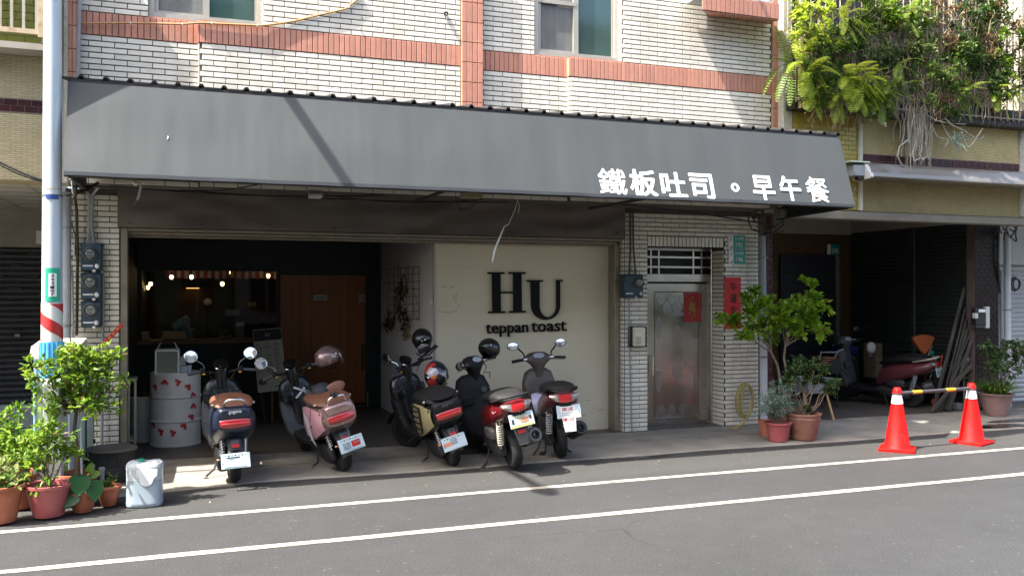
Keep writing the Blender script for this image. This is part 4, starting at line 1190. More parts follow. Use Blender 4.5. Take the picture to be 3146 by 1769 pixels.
for i, ch in enumerate("343187"):
    text("digit", ch, .032, .027, frame((pxp + .012, pyp - prad(1.8) - .012, zz(846.5 + i * 11.6)), (1, .12, 0), (0, 0, 1)), m_cable, gp, .001, .012)
arcplate("blue_tag", 143, 180, zz(611), zz(598), m_navytag, .006, pole)
sleeve("clamp_band", zz(602), zz(596), m_galv, .005); sleeve("clamp_band", zz(580), zz(577), m_rust, .003)

pbx = thing("pole_base_box", "pale blue grey box around the pole's foot behind the potted shrubs", "cabinet", (PX(155, 8.4), 8.4, .015), group="utility cabinets")
q0, q1 = PX(107, 8.44), PX(190, 8.44)
MB().box(q0 + .012, q1, 8.42, 8.9, .015, PZ(160, 1165, 8.37), .005).build("body", m_cabgrey, pbx, 0)
MB().box(q0 - .004, q0 + .012, 8.41, 8.88, .015, PZ(160, 1165, 8.37) - .01, .003).build("lit_blue_side", m_cabside_lit, pbx, 0)  # side tinted bluer as the lit face
MB().box(PX(130, 8.34), PX(184, 8.38), 8.37, 8.42, PZ(160, 1323, 8.34), PZ(160, 1175, 8.34), .008).build("hatch", m_cabgrey, pbx)
MB().box(PX(152, 8.3) - .008, PX(152, 8.3) + .008, 8.364, 8.37, PZ(152, 1318, 8.3), PZ(152, 1312, 8.3)).build("keyhole", m_cable, pbx, 0)
cabA = thing("utility_cabinet", "pale grey green utility cabinet directly behind the striped pole", "cabinet", (PX(150, 9.3), 9.3, 0), group="utility cabinets")
a0, a1 = PX(106, 9.0), PX(215, 9.0)
MB().box(a0 + .02, a1, 9.0, 9.55, .05, 1.26, .006).build("body", m_cabgrey, cabA, 0)
MB().box(a0 - .004, a0 + .02, 8.99, 9.5, .05, 1.26, .004).build("lit_blue_side", m_cabside_lit, cabA, 0)
l0, l1 = PX(92, 8.95), PX(249, 9.0)
m = MB(); m.loft([[(l0, 8.94, 1.25), (l1, 8.94, 1.25), (l1, 9.6, 1.25), (l0, 9.6, 1.25)], [(l0, 8.94, 1.29), (l1, 8.94, 1.29), (l1, 9.6, 1.29), (l0, 9.6, 1.29)], [(l0 + .01, 8.95, 1.36), (l1 - .01, 8.95, 1.36), (l1 - .01, 9.58, 1.40), (l0 + .01, 9.58, 1.40)]])
m.build("lid", m_cablid, cabA, 0)
cabB = thing("utility_cabinet", "pale green utility cabinet against the meter column", "cabinet", (PX(245, 9.7), 9.7, 0), group="utility cabinets")
b0, b1 = PX(212, 9.5), PX(274, 9.6)
MB().box(b0, b1, 9.56, 10.05, .05, 1.20, .006).build("body", m_cab, cabB, 0)
MB().box(PX(262, 9.5), PX(266, 9.5), 9.545, 9.56, .08, 1.18).build("door_gap", m_plasticg, cabB, 0)
MB().box(b0 + .02, PX(259, 9.5), 9.55, 9.56, .08, 1.15, .004).build("door_leaf", m_cab, cabB, 0)
MB().box(b0 - .02, PX(291, 9.55), 9.52, 10.08, 1.20, 1.285, .01).build("lid", m_cablid, cabB, 0)

def meter(sx0, sx1, sy0, sy1, Y, label, dialx, dialy, dr):
    x0, x1 = PX(sx0, Y), PX(sx1, Y); z0, z1 = PZ((sx0 + sx1) / 2, sy1, Y), PZ((sx0 + sx1) / 2, sy0, Y)
    t = thing("electric_meter", label, "meter", ((x0 + x1) / 2, Y, z0), group="electric meters")
    MB().box(x0, x1, Y, YL, z0, z1, .012).build("case", m_meter, t)
    MB().box(x0 - .008, x1 + .008, Y + .03, YL, z1 - .03, z1 + .01, .006).build("hood", m_meter, t)
    cx, cz = PX(dialx, Y), PZ(dialx, dialy, Y); F = frame((cx, Y, cz), (1, 0, 0), (0, 0, 1))
    MB().lathe([(dr + .02, 0), (dr + .02, .02), (dr + .008, .032), (dr, .032)], n=28, M=F, cap=False).build("collar", m_plasticg, t)
    MB().lathe([(dr, .0), (dr, .05), (dr * .92, .062), (.001, .066)], n=28, M=F).build("glass_cover", m_gcover, t)
    d = MB().lathe([(dr * .86, .010), (dr * .86, .022), (.001, .024)], n=28, M=F).build("dial", m_dial, t)
    for i, (a, b, zz_) in enumerate(((-.6, .6, .35), (-.5, .5, .1), (-.6, .2, -.2), (-.3, .4, -.5))):
        MB().box(cx + a * dr, cx + b * dr, Y - .029, Y - .025, cz + zz_ * dr - .004, cz + zz_ * dr + .004).build("dial_print", m_platetx, d, 0)
    MB().box(x0 + .02, x0 + .12, Y - .004, Y, z0 + .045, z0 + .06).build("name_strip", m_cabgrey, t, 0)
    MB().ell((x1 - .045, Y - .015, z0 + .05), .022, .012, .026, 10, 7).build("seal", m_dial, t)
    MB().box((x0 + x1) / 2 + .01, (x0 + x1) / 2 + .04, Y - .008, Y, z0 - .01, z0 + .012).build("tag", m_dial, t, 0)
    return t
meter(247, 313, 749, 832, 10.16, "uppermost of three dark electric meters on the brick column", 276, 780, .056)
meter(248, 312, 841, 920, 10.16, "middle of three dark electric meters on the brick column", 275.5, 868, .056)
meter(249, 311, 928, 1006, 10.16, "lowest of three dark electric meters on the brick column", 278, 953, .056)
meter(1919, 1977, 845, 914, 10.14, "single dark electric meter on the bricks left of the steel door", 1962, 869, .052)

def pipe(name, label, pts, r, mat, cat="pipe", group=None, n=10):
    t = thing(name, label, cat, pts[0], group=group)
    MB().tube(pts, r, n).build("run", mat, t)
    return t
# downpipe left of the meters
dp = pipe("downpipe", "wide grey downpipe behind the striped pole", [PT(205, 590, 10.1), PT(204, 1040, 10.1), (PX(203, 10.1), 10.1, .03)], .043, m_pvc, n=16)
for sy in (700, 1000): MB().lathe([(.050, -.01), (.050, .01)], PT(204.5, sy, 10.1), 16).build("clip", m_galv, dp)
pipe("conduit", "pale thin conduit rising behind the utility cabinet", [PT(220, 835, 10.2), PT(224, 1028, 10.2), (PX(224, 10.2), 10.2, .9)], .017, m_pvcl, "conduit")
cb = thing("meter_cables", "dark cables and conduits dropping to the three meters", "cables", PT(262, 620, 10.25))
MB().tube([PT(228, 590, 10.22), PT(235, 650, 10.24), PT(238, 800, 10.24), PT(236, 1030, 10.25)], .015, 8).build("cable", m_cableb, cb)
MB().tube([PT(258, 575, 10.0), PT(273, 600, 10.2), PT(274, 680, 10.24), PT(271, 750, 10.24)], .016, 8).build("cable", m_pvc, cb)
MB().tube([PT(305, 570, 10.0), PT(284, 598, 10.2), PT(280, 690, 10.24), PT(289, 750, 10.24)], .016, 8).build("cable", m_pvc, cb)
MB().tube([PT(313, 830, 10.2), PT(317, 860, 10.25), PT(315, 1100, 10.25), PT(314, 1370, 10.26)], .015, 8).build("cable", m_pvc, cb)
MB().tube([PT(217, 680, 10.26), PT(230, 720, 10.26), PT(233, 760, 10.26), PT(215, 800, 10.2), PT(203, 835, 10.15)], .006, 6).build("cable", m_plasticg, cb)
sb = thing("switch_box", "small white box on the bricks left of the uppermost meter", "box", PT(221, 770, 10.25))
MB().box(PX(214, 10.2), PX(229, 10.2), 10.22, 10.30, PZ(221, 787, 10.22), PZ(221, 751, 10.22), .006).build("case", m_white, sb)
MB().ell(PT(221, 771, 10.215), .008, .006, .008, 8, 5).build("button", m_cable, sb)
# dark wiring under the awning, white lead, flood light
wr = thing("awning_wiring", "tangle of black cables sagging beneath the awning edge", "cables", PT(900, 600, 9.0))
def sag(p, q, dz, n=10):
    p, q = Vector(p), Vector(q)
    return [p.lerp(q, i / n) + Vector((0, 0, -dz * 4 * (i / n) * (1 - i / n))) for i in range(n + 1)]
for a, b, dz, r in ((PT(222, 566, 9.6), PT(640, 588, 9.6), .02, .012), (PT(340, 572, 9.55), PT(1180, 600, 9.6), .05, .010), (PT(600, 590, 9.6), PT(1560, 622, 9.6), .03, .010),
                    (PT(1000, 600, 9.5), PT(1480, 612, 9.6), .06, .008), (PT(1900, 628, 9.6), PT(2360, 690, 9.9), -.02, .010), (PT(200, 600, 9.2), PT(300, 562, 9.6), .02, .014), (PT(560, 590, 9.5), PT(820, 560, 9.5), .03, .007)):
    MB().tube(sag(a, b, dz), r, 6).build("cable", m_cable, wr)
MB().tube([PT(1400, 612, 9.5), PT(1410, 640, 9.5), PT(1440, 646, 9.5), PT(1466, 622, 9.5)], .006, 6).build("cable", m_cable, wr)
MB().tube([PT(1470, 615, 9.5), PT(1430, 640, 9.5), PT(1408, 645, 9.5)], .005, 6).build("cable", m_cable, wr)
jb = thing("junction_box", "black junction box under the awning's left corner", "box", PT(228, 580, 9.3))
MB().box(PX(213, 9.3), PX(240, 9.3), 9.2, 9.4, PZ(226, 575, 9.3), PZ(226, 552, 9.3), .01).build("lid", m_cable, jb)
MB().tube([PT(219, 556, 9.18), PT(222, 590, 9.2), PT(226, 602, 9.25)], .005, 6).build("lead", m_cablew, jb)
MB().box(PX(224, 9.3), PX(236, 9.3), 9.22, 9.34, PZ(226, 602, 9.3), PZ(226, 575, 9.3), .005).build("gland", m_plasticg, jb)
wl = thing("loose_white_lead", "frayed white cable end hanging below the awning left of centre", "cable", PT(425, 565, 9.2))
MB().tube([PT(432, 555, 9.2), PT(431, 580, 9.2), PT(425, 605, 9.2), PT(421, 614, 9.2)], .011, 8).build("lead", m_cablew, wl)
MB().tube([PT(421, 614, 9.2), PT(411, 630, 9.2)], .008, 8).build("tip", m_galv, wl)
MB().ell(PT(416, 563, 9.2), .03, .03, .025, 10, 6).build("lamp_socket", m_cablew, wl)
fl = thing("flood_light", "small silver flood light hanging under the awning", "lamp", PT(966, 600, 9.1))
MB().box(PX(948, 9.1), PX(988, 9.1), 9.02, 9.16, PZ(966, 609, 9.1), PZ(966, 597, 9.1), .008).build("housing", m_pvcl, fl)
MB().tube([PT(950, 600, 9.1), PT(948, 584, 9.1), PT(990, 586, 9.1), PT(988, 600, 9.1)], .006, 6).build("bracket", m_alu, fl)
rp = thing("frayed_rope", "frayed white rope end dangling in front of the cream wall", "rope", PT(1590, 620, 9.0))
MB().tube([PT(1590, 618, 8.9), PT(1580, 650, 8.9), PT(1562, 690, 8.9)], .0035, 5).build("thin_twine", m_cablew, rp)
MB().tube([PT(1550, 695, 8.9), PT(1535, 730, 8.9), PT(1520, 768, 8.9), PT(1512, 806, 8.9)], [.006, .010, .013, .008], 7).build("rope_tail", m_cablew, rp)
MB().tube([PT(1562, 690, 8.9), PT(1550, 695, 8.9)], .005, 5).build("knot", m_cablew, rp)
MB().tube([PT(1588, 612, 8.9), PT(1596, 632, 8.9), PT(1592, 655, 8.9)], .004, 5).build("thin_twine", m_cablew, rp)
# right hand wiring and pipe by the door
rwi = thing("corner_wiring", "knot of black cables at the corner right of the number plates", "cables", PT(2350, 650, 9.9))
random.seed(21)
for i in range(9):
    p = PT(2335 + random.uniform(-12, 30), 650 + random.uniform(-12, 20), 9.95); pts = [p]
    for k in range(5): pts.append(pts[-1] + Vector((random.uniform(-.07, .09), random.uniform(-.04, .04), random.uniform(-.09, .04))))
    MB().tube(pts, random.uniform(.005, .010), 6).build("cable", m_cable, rwi)
MB().tube([PT(2299, 650, 10.2), PT(2300, 680, 10.2), PT(2310, 706, 10.2), PT(2335, 713, 10.15)], .010, 7).build("cable", m_cable, rwi)
MB().tube([PT(2340, 720, 10.1), PT(2380, 712, 10.0), PT(2407, 690, 9.9), PT(2405, 668, 9.9)], .010, 7).build("cable", m_cable, rwi)
MB().tube([PT(2345, 708, 10.1), PT(2385, 695, 10.0), PT(2400, 680, 9.95)], .009, 7).build("cable", m_cable, rwi)
d2 = thing("downpipe", "grey downpipe at the corner between brick wall and dark arcade", "pipe", (PX(2344, 10.15), 10.15, 0))
MB().tube([PT(2342, 725, 10.15), PT(2345, 1000, 10.15)], .047, 16).build("upper_run", m_pvc, d2)
MB().tube([PT(2345, 1000, 10.15), (PX(2346, 10.15), 10.15, .1)], .052, 16).build("lower_run", m_pvcl, d2)
for sy in (792, 1096): MB().lathe([(.06, -.012), (.06, .012)], PT(2344, sy, 10.15), 16).build("clip", m_galv, d2)
mc = thing("meter_feed", "thin cables running down to the meter beside the steel door", "cables", PT(1942, 640, 10.27))
for sx, r in ((1936, .012), (1945, .012)):
    MB().tube([PT(sx, 632, 10.26), PT(sx + 1, 760, 10.26), PT(sx + (8 if sx > 1940 else -3), 845, 10.26)], r, 7).build("cable", m_cableb, mc)
MB().tube([PT(1932, 914, 10.26), PT(1935, 1100, 10.26), PT(1941, 1325, 10.27)], .011, 8).build("cable", m_pvc, mc)
ib = thing("intercom", "beige intercom box in a black bracket beside the steel door", "intercom", PT(1965, 1040, 10.25))
MB().box(PX(1939, 10.2), PX(1990, 10.2), 10.22, 10.30, PZ(1965, 1066, 10.22), PZ(1965, 1002, 10.22), .006).build("bracket", m_cable, ib)
MB().box(PX(1947, 10.18), PX(1980, 10.18), 10.15, 10.22, PZ(1965, 1063, 10.18), PZ(1965, 1005, 10.18), .008).build("case", m_cablid, ib)
text("lettering", "REAL", .06, .022, wall_frame(PX(1963, 10.14), 10.148, PZ(1963, 1027, 10.14)), m_white, ib, .001, .012)
for i in range(4): MB().box(PX(1954, 10.14), PX(1970, 10.14), 10.146, 10.15, PZ(1963, 1038 + i * 6, 10.14), PZ(1963, 1036 + i * 6, 10.14)).build("speaker_slot", m_ironlid, ib, 0)
# number plates, couplet, hose
def numplate(lbl, num, sx0, sx1, sy0, sy1):
    Y = YL - .012; x0, x1, xm = PX(sx0, Y), PX(sx1, Y), PX(sx0 + 14, Y); z0, z1 = PZ(2264, sy1, Y), PZ(2264, sy0, Y)
    t = thing("house_number_sign", lbl, "sign", ((x0 + x1) / 2, Y, z0), group="house number plates")
    MB().box(x0, xm, Y - .004, Y, z0, z1).build("white_half", m_white, t, 0)
    MB().box(xm, x1, Y - .004, Y, z0, z1).build("green_half", m_green, t, 0)
    text("number", num, .105, .062, wall_frame((xm + x1) / 2, Y - .005, z0 + .062), m_white, t, .001, .012)
    text("street_name", "中山東路", .135, .036, wall_frame((xm + x1) / 2, Y - .005, z1 - .038), m_white, t, .001, .004)
    MB().prism([(-.025, -.02), (.02, -.02), (.024, .03), (.0, .0)], wall_frame((x0 + xm) / 2, Y - .005, z0 + .03), .001).build("emblem", m_red, t, 0)
    text("small_print", "員林", .02, .045, wall_frame((x0 + xm) / 2 + .002, Y - .005, z1 - .05), m_platetx, t, .001)
numplate("upper green house number plate reading one nine two", "192", 2238, 2290, 724, 766)
numplate("lower green house number plate reading one nine six", "196", 2239, 2290, 769, 811)
ct = thing("red_couplet", "red vertical paper banner with black brush characters behind the leafy tree", "banner", PT(2249, 930, YL - .01))
MB().box(PX(2224, YL), PX(2274, YL), YL - .016, YL - .012, PZ(2249, 1010, YL), PZ(2249, 852, YL)).build("paper", m_couplet, ct, 0)
for i, ch in enumerate("牛運吉祥"):
    text("character", ch, .105, .12, wall_frame(PX(2251, YL), YL - .018, PZ(2249, 881 + i * 36, YL)), m_cable, ct, .001, .012)
hz = thing("garden_hose", "coiled yellow hose hung on the white bricks right of the steel door", "hose", PT(2286, 1230, 10.2))
for k in range(3):
    cx, cz = PX(2286 + k * 3, 10.2), PZ(2286, 1228, 10.2); rx, rz = .135 - k * .022, .235 - k * .015
    MB().tube([(cx + rx * cos(a), 10.2 - .02 * k + .012 * sin(a * 2 + k), cz + rz * sin(a)) for a in [2 * pi * i / 28 + .3 * k for i in range(29)]], .014, 8).build("coil", m_hose, hz)
MB().tube([PT(2308, 1225, 10.16), PT(2305, 1265, 10.16), PT(2280, 1302, 10.15), PT(2250, 1318, 10.12), (PX(2244, 10.05), 10.05, .035), (PX(2262, 9.95), 9.95, .035)], .014, 8).build("loose_end", m_hose, hz)
MB().tube([PT(2287, 1175, 10.28), PT(2287, 1180, 10.2), PT(2288, 1190, 10.16)], .012, 8).build("tap", m_chrome, hz)
rt = thing("red_tablet", "faded red wooden plaque hanging tilted beside the shop opening", "plaque", PT(343, 1031, 10.2))
MB().obox(frame(PT(343, 1031, 10.2), (.66, 0, .75), (-.75, 0, .66)), .155, .022, .008, .003).build("board", m_red, rt)
for k in (-.6, -.2, .2, .6): MB().obox(frame(PT(343, 1031, 10.2) + Vector((.66 * k * .15, -.010, .75 * k * .15)), (.66, 0, .75), (-.75, 0, .66)), .012, .010, .002).build("mark", m_gold, rt, 0)
ps = thing("unseen_shade_board", "tall blank projecting sign fixed high above the awning's right end", "sign", (5.2, 8.7, 7.3))  # unseen board, added only to shade the concrete before the right arcade
MB().box(5.12, 5.28, 7.6, 8.75, 7.3, 11.2, .02).build("box", m_cassend, ps, 0)
for z in (8.0, 10.5): MB().tube([(5.2, 8.72, z), (5.2, 9.75, z)], .03, 8).build("bracket", m_iron, ps)
oc = thing("orange_conduit", "thin orange conduit clipped along the salmon band and curving up the bricks", "conduit", PT(650, 72, 9.7))
MB().tube([PT(238, 78, 9.76), PT(245, 72, 9.76), PT(400, 71, 9.755), PT(560, 74, 9.755), PT(612, 70, 9.715), PT(800, 79, 9.71), PT(830, 76, 9.715), PT(905, 65, 9.722), PT(980, 46, 9.722), PT(1060, 28, 9.722), PT(1112, -12, 9.722)], .011, 8).build("run", m_cableo, oc)
for sx, sy in ((400, 71), (560, 74), (650, 72), (790, 79), (1072, 22)):
    MB().ell(PT(sx, sy, 9.705 if sx > 600 else 9.745), .010, .01, .018, 8, 5).build("clip", m_dial, oc)
MB().tube([PT(238, 78, 9.76), PT(234, 105, 9.75), PT(232, 240, 9.75)], .011, 8).build("drop", m_cable, oc)
pipe("conduit", "grey conduit climbing the building edge left of the white bricks", [PT(238, 250, 9.72), PT(242, 0, 9.72), PT(243, -60, 9.72)], .020, m_pvc, "conduit")
# street lamp arm near the top of the pole: its shadow falls on the awning and the road
MB().tube([(pxp, pyp, 6.95), (pxp, pyp - .3, 7.05), (pxp, 7.0, 7.08)], [.055, .05, .045], 12).build("lamp_arm", m_pole, pole)
hd = MB(); hd.loft([[(pxp + w_ * cos(a), y, 7.06 + h_ * sin(a)) for a in [2 * pi * i / 14 for i in range(14)]] for y, w_, h_ in ((7.05, .05, .04), (6.95, .11, .06), (6.75, .12, .055), (6.6, .05, .03))])
hd.build("lamp_head", m_pvcl, pole)
lc = thing("service_cable", "black cable sloping down the beige wall to the pole", "cable", PT(60, 530, 9.5))
MB().tube(sag(PT(-40, 478, 9.5), PT(150, 560, 9.5), .02), .012, 6).build("strand", m_cable, lc)
MB().tube(sag(PT(-40, 484, 9.5), PT(150, 562, 9.5), .035), .008, 6).build("strand", m_cable, lc)
# ================================================================ plants
def leaf(m, p, d, nrm, L, W, fold=.25, droop=.0):
    """one leaf: six points, folded on its midrib"""
    d = d.normalized(); s = d.cross(nrm)
    if s.length < 1e-4: s = d.cross(Vector((.3, .5, .8)))
    s.normalize(); u = s.cross(d).normalized()
    b = p; t = p + d * L - u * droop * L
    c1, c2 = p + d * L * .35, p + d * L * .72 - u * droop * L * .4
    m.add([b, c1 + s * W * .5 + u * fold * W, c2 + s * W * .4 + u * fold * W, t, c2 - s * W * .4 + u * fold * W, c1 - s * W * .5 + u * fold * W], [(0, 1, 2, 3), (0, 3, 4, 5)])
def rv():
    while True:
        v = Vector((random.uniform(-1, 1), random.uniform(-1, 1), random.uniform(-1, 1)))
        if .05 < v.length < 1: return v
def clump(m, c, r, n, L, W, up=.5, shell=.55, fold=.2):
    """n leaves through an ellipsoid, denser towards its skin, in small rosettes"""
    c = Vector(c)
    k = 0
    while k < n:
        v = rv().normalized(); q = random.uniform(shell, 1.0) if random.random() < .75 else random.uniform(.1, shell)
        p = c + Vector((v.x * r[0], v.y * r[1], v.z * r[2])) * q
        out = (v + Vector((0, 0, up)) + rv() * .5).normalized()
        for j in range(random.randint(3, 6)):
            dd = (out * .6 + rv()).normalized(); nn = (Vector((0, 0, 1)) + rv() * .7)
            s = random.uniform(.7, 1.25)
            leaf(m, p + rv() * L * .5, dd, nn, L * s, W * s, fold, random.uniform(0, .3)); k += 1
def limb(m, a, b, r0, r1, wob=.04, n=6):
    a, b = Vector(a), Vector(b); L = (b - a).length; pts = []
    for i in range(n + 1):
        t = i / n; pts.append(a.lerp(b, t) + (rv() * wob * L * sin(pi * t) if 0 < i < n else Vector((0, 0, 0))))
    m.tube(pts, [r0 + (r1 - r0) * i / n for i in range(n + 1)], 7)
def pot(t, x, y, rt, rb_, h, mat, ridges=0, lip=.02, z0=0.015):
    pr = [(rb_ * .9, 0), (rb_, .008), (rb_ + (rt - rb_) * .5, h * .5)]
    if ridges:
        pr = [(rb_ * .9, 0), (rb_, .008)]
        for i in range(ridges):
            f = (i + .5) / ridges; r = rb_ + (rt - rb_) * f ** .75; pr += [(r - .002, h * (f - .25 / ridges) * .86), (r + .004, h * f * .86)]
    pr += [(rt * .97, h - lip * 1.5), (rt * 1.06, h - lip * 1.3), (rt * 1.07, h - .003), (rt * 1.03, h), (rt * .94, h - .004), (rt * .90, h - .05)]
    MB().lathe(pr, (x, y, z0), 28, cap=False).build("pot", mat, t, 35)
    MB().lathe([(rt * .915, h - .045), (rt * .5, h - .035), (.001, h - .03)], (x, y, z0), 20).build("soil", m_soil, t)
def potted(label, x, y, rt, rb_, h, mat, ridges=0, group="potted plants"):
    t = thing("potted_plant", label, "plant", (x, y, 0.015), group=group)
    pot(t, x, y, rt, rb_, h, mat, ridges)
    return t

random.seed(5)
# 1 big red pot with leafy shrub
x, y = GR(144, 1600); y += .12
t = potted("leafy green shrub in a large dusty red plastic pot at the kerb", x, y, .172, .115, .27, m_terrap)
br = MB(); lf = MB()
for cx, cz, r, n in ((-.10, .62, .13, 90), (.07, .66, .14, 110), (.0, .48, .17, 120), (.15, .50, .10, 60), (-.18, .46, .10, 50), (-.02, .75, .09, 50)):
    limb(br, (x, y, .24), (x + cx * .8, y + random.uniform(-.06, .06), cz), .010, .004)
    clump(lf, (x + cx, y + random.uniform(-.06, .06), cz), (r, r * .9, r * .8), int(n * 1.6), .058, .022, up=.9)
clump(lf, (x - .07, y - .12, .30), (.05, .04, .07), 14, .06, .025, up=-.2)
br.build("stem", m_bark, t); lf.leafbuild("foliage", lf_lime, t)
# 2 leftmost terracotta pot with variegated plant
x, y = GR(10, 1616); y += .10; x -= .03
t = potted("variegated plant in a terracotta pot at the left frame edge", x, y, .165, .11, .30, m_terra)
br = MB(); lf = MB()
for k in range(8):
    a = random.uniform(0, 6.3); r = random.uniform(.03, .14); p = (x + r * cos(a), y + r * sin(a), random.uniform(.33, .44))
    limb(br, (x, y, .26), p, .007, .003); clump(lf, p, (.09, .09, .07), 40, .06, .034, up=.6)
br.build("stem", m_bark, t); lf.leafbuild("foliage", lf_cream, t)
# 3 broad-leaved plant
x, y = GR(252, 1583); y += .09
t = potted("plant with three broad dark leaves in a terracotta pot", x, y, .115, .075, .175, m_terra)
br = MB()
def bigleaf(p, d, nrm, L, W):
    m = MB(); d = d.normalized(); s = d.cross(nrm).normalized(); u = s.cross(d).normalized(); p = Vector(p)
    prof = [(0, .0), (-.08, .30), (.1, .47), (.35, .5), (.6, .40), (.82, .2), (1, 0)]
    n = len(prof); vs = []
    for f, w_ in prof:
        c = p + d * L * f - u * .12 * L * f * f
        vs += [c + s * w_ * W + u * .06 * W, c, c - s * w_ * W + u * .06 * W]
    fs = []
    for i in range(n - 1): fs += [(3 * i, 3 * i + 1, 3 * i + 4, 3 * i + 3), (3 * i + 1, 3 * i + 2, 3 * i + 5, 3 * i + 4)]
    m.add(vs, fs); return m
for px_, py_, pz_, d, nrm, L, W in ((-.01, -.10, .33, (-.05, -.35, -.9), (.1, -1, .4), .165, .17), (-.06, -.09, .20, (-.45, -.35, -.75), (-.2, -1, .35), .15, .16), (.09, -.08, .27, (.1, -.3, -.9), (.35, -1, .3), .165, .145), (.04, .0, .34, (.3, .1, .8), (0, -1, .2), .09, .06), (.06, .02, .30, (.6, .3, .3), (0, -1, .6), .09, .07)):
    p = Vector((x + px_, y + py_, pz_)); bigleaf(p, Vector(d), Vector(nrm), L, W).build("leaf", lf_big if L > .1 else lf_lime, t, 60)
    br.tube([(x, y, .15), (x + px_ * .6, y + py_ * .6, pz_ + .01), p], .004, 6)
br.build("stem", lf_dark, t)
# 4 small pot with seedling
x, y = GR(333, 1563); y += .08
t = potted("seedling in a small terracotta pot next to the water jug", x, y, .098, .062, .175, m_terra)
br = MB(); lf = MB()
for k in range(5):
    p = Vector((x + random.uniform(-.04, .05), y + random.uniform(-.04, .04), random.uniform(.18, .25))); limb(br, (x, y, .14), p, .004, .002)
    clump(lf, p, (.035, .035, .03), 9, .045, .03, up=.8)
br.build("stem", lf_dark, t); lf.leafbuild("foliage", lf_mid, t)
# 5 standard tree in terracotta pot behind
ty = 8.50; tx = PX(234, ty)
t = potted("slim tree with round lime green crown in a terracotta pot below the meters", tx, ty, .155, .11, .27, m_terra)
br = MB(); zt = PZ(224, 1262, ty)
br.tube([(tx, ty, .2), (tx + .012, ty, .5), (tx - .012, ty, zt * .8), (tx + .006, ty, zt)], [.020, .017, .015, .014], 8)
br2 = MB().tube([(tx + .05, ty - .02, .2), (tx + .035, ty - .02, zt + .05)], .009, 8)
cl = []
random.seed(8)
for k in range(46):
    sx = random.gauss(232, 66); sy = 1165 + random.uniform(-88, 100)
    w_ = 138 * sqrt(max(0.05, 1 - ((sy - 1168) / 112) ** 2))
    sx = max(236 - w_, min(240 + w_, sx)); dy = random.uniform(-.34, .16)
    p = PT(sx, sy, ty + dy); cl.append(p)
lf = MB(); lf2 = MB()
for i, p in enumerate(cl):
    if i % 3 == 0: limb(br, (tx, ty, zt - .02), p, .007, .002, .08)
    clump(lf, p, (.10, .10, .075), 52, .058, .026, up=.7, shell=.2)
for sx, sy in ((100, 1115), (95, 1165), (385, 1165), (372, 1190), (110, 1210), (160, 1230), (330, 1255), (365, 1240), (250, 1072), (180, 1270)):
    p = PT(sx, sy, ty + random.uniform(-.25, -.05)); limb(br, (tx, ty, zt), p, .006, .002, .06); clump(lf, p, (.06, .06, .05), 20, .058, .026, up=.6, shell=.2)
br.build("trunk", m_bark, t); br2.build("stake", m_pvcl, t); lf.leafbuild("crown", lf_lime, t)
# 6 plants at the back left
y6 = 8.52; x6 = PX(66, y6)
t = potted("bushy plant in the terracotta pot behind the leftmost pots", x6, y6, .175, .12, .30, m_terra)
br = MB(); lf = MB()
for sx, sy, r, n in ((70, 1380, .13, 70), (30, 1330, .10, 50), (95, 1400, .12, 60), (10, 1385, .14, 70), (20, 1290, .06, 24), (62, 1262, .05, 16), (110, 1345, .07, 30)):
    p = PT(sx, sy, y6 + random.uniform(-.08, .08)); limb(br, (x6, y6, .25), p, .008, .003, .06); clump(lf, p, (r, r, r * .9), int(n * 1.8), .068, .03, up=.6)
br.build("stem", m_bark, t); lf.leafbuild("foliage", lf_lime, t)
# two stubs of pipe and bucket by the pots
bk = thing("black_bucket", "dark plastic bucket with lid behind the small pots", "bucket", (PX(328, 8.85), 8.85, .015))
MB().lathe([(.075, 0), (.095, .16), (.105, .165), (.105, .19), (.09, .20), (.001, .20)], (PX(328, 8.85), 8.85, .015), 20).build("tub", m_iron, bk)
for sx, sy in ((283, 1432), (314, 1440)):
    yy = 8.55; st = thing("pipe_stub", "upright grey pipe stub among the pots, " + ("left one" if sx < 300 else "right one"), "pipe", (PX(sx, yy), yy, .015), group="upright pipe stubs")
    MB().lathe([(.020, 0), (.020, PZ(sx, sy, yy) - .03), (.025, PZ(sx, sy, yy) - .03), (.025, PZ(sx, sy, yy))], (PX(sx, yy), yy, .015), 14).build("tube", m_pvc, st)
    MB().lathe([(.018, PZ(sx, sy, yy) - .002), (.001, PZ(sx, sy, yy) - .001)], (PX(sx, yy), yy, .015), 14).build("end_plug", m_pvcl, st)
# charcoal stove
sx_, sy_ = PX(345, 9.4), 9.4
st = thing("charcoal_stove", "black drum stove with flat grey lid beside the shop opening", "stove", (sx_, sy_, .018))
MB().lathe([(.20, 0), (.205, .10), (.208, .11), (.205, .12), (.205, .30), (.001, .30)], (sx_, sy_, .018), 32).build("drum", m_iron, st)
MB().lathe([(.23, .30), (.235, .312), (.22, .325), (.001, .335)], (sx_, sy_, .018), 32).build("lid", m_ironlid, st)
for z in (.06, .12, .18, .24):
    a = -pi / 2 + .35; MB().lathe([(.014, 0), (.014, .006), (.001, .007)], n=12, M=frame((sx_ + .206 * cos(a), sy_ + .206 * sin(a), z + .018), (1, .35, 0), (0, 0, 1))).build("air_hole", m_cable, st)
MB().tube([(sx_ - .21, sy_ - .05, .22), (sx_ - .25, sy_ - .07, .21), (sx_ - .25, sy_ + .02, .21), (sx_ - .21, sy_ + .04, .22)], .008, 6).build("handle", m_iron, st)
ch = thing("door_chain", "rusty chain with padlock hanging by the brick column", "chain", PT(288, 1300, 10.1))
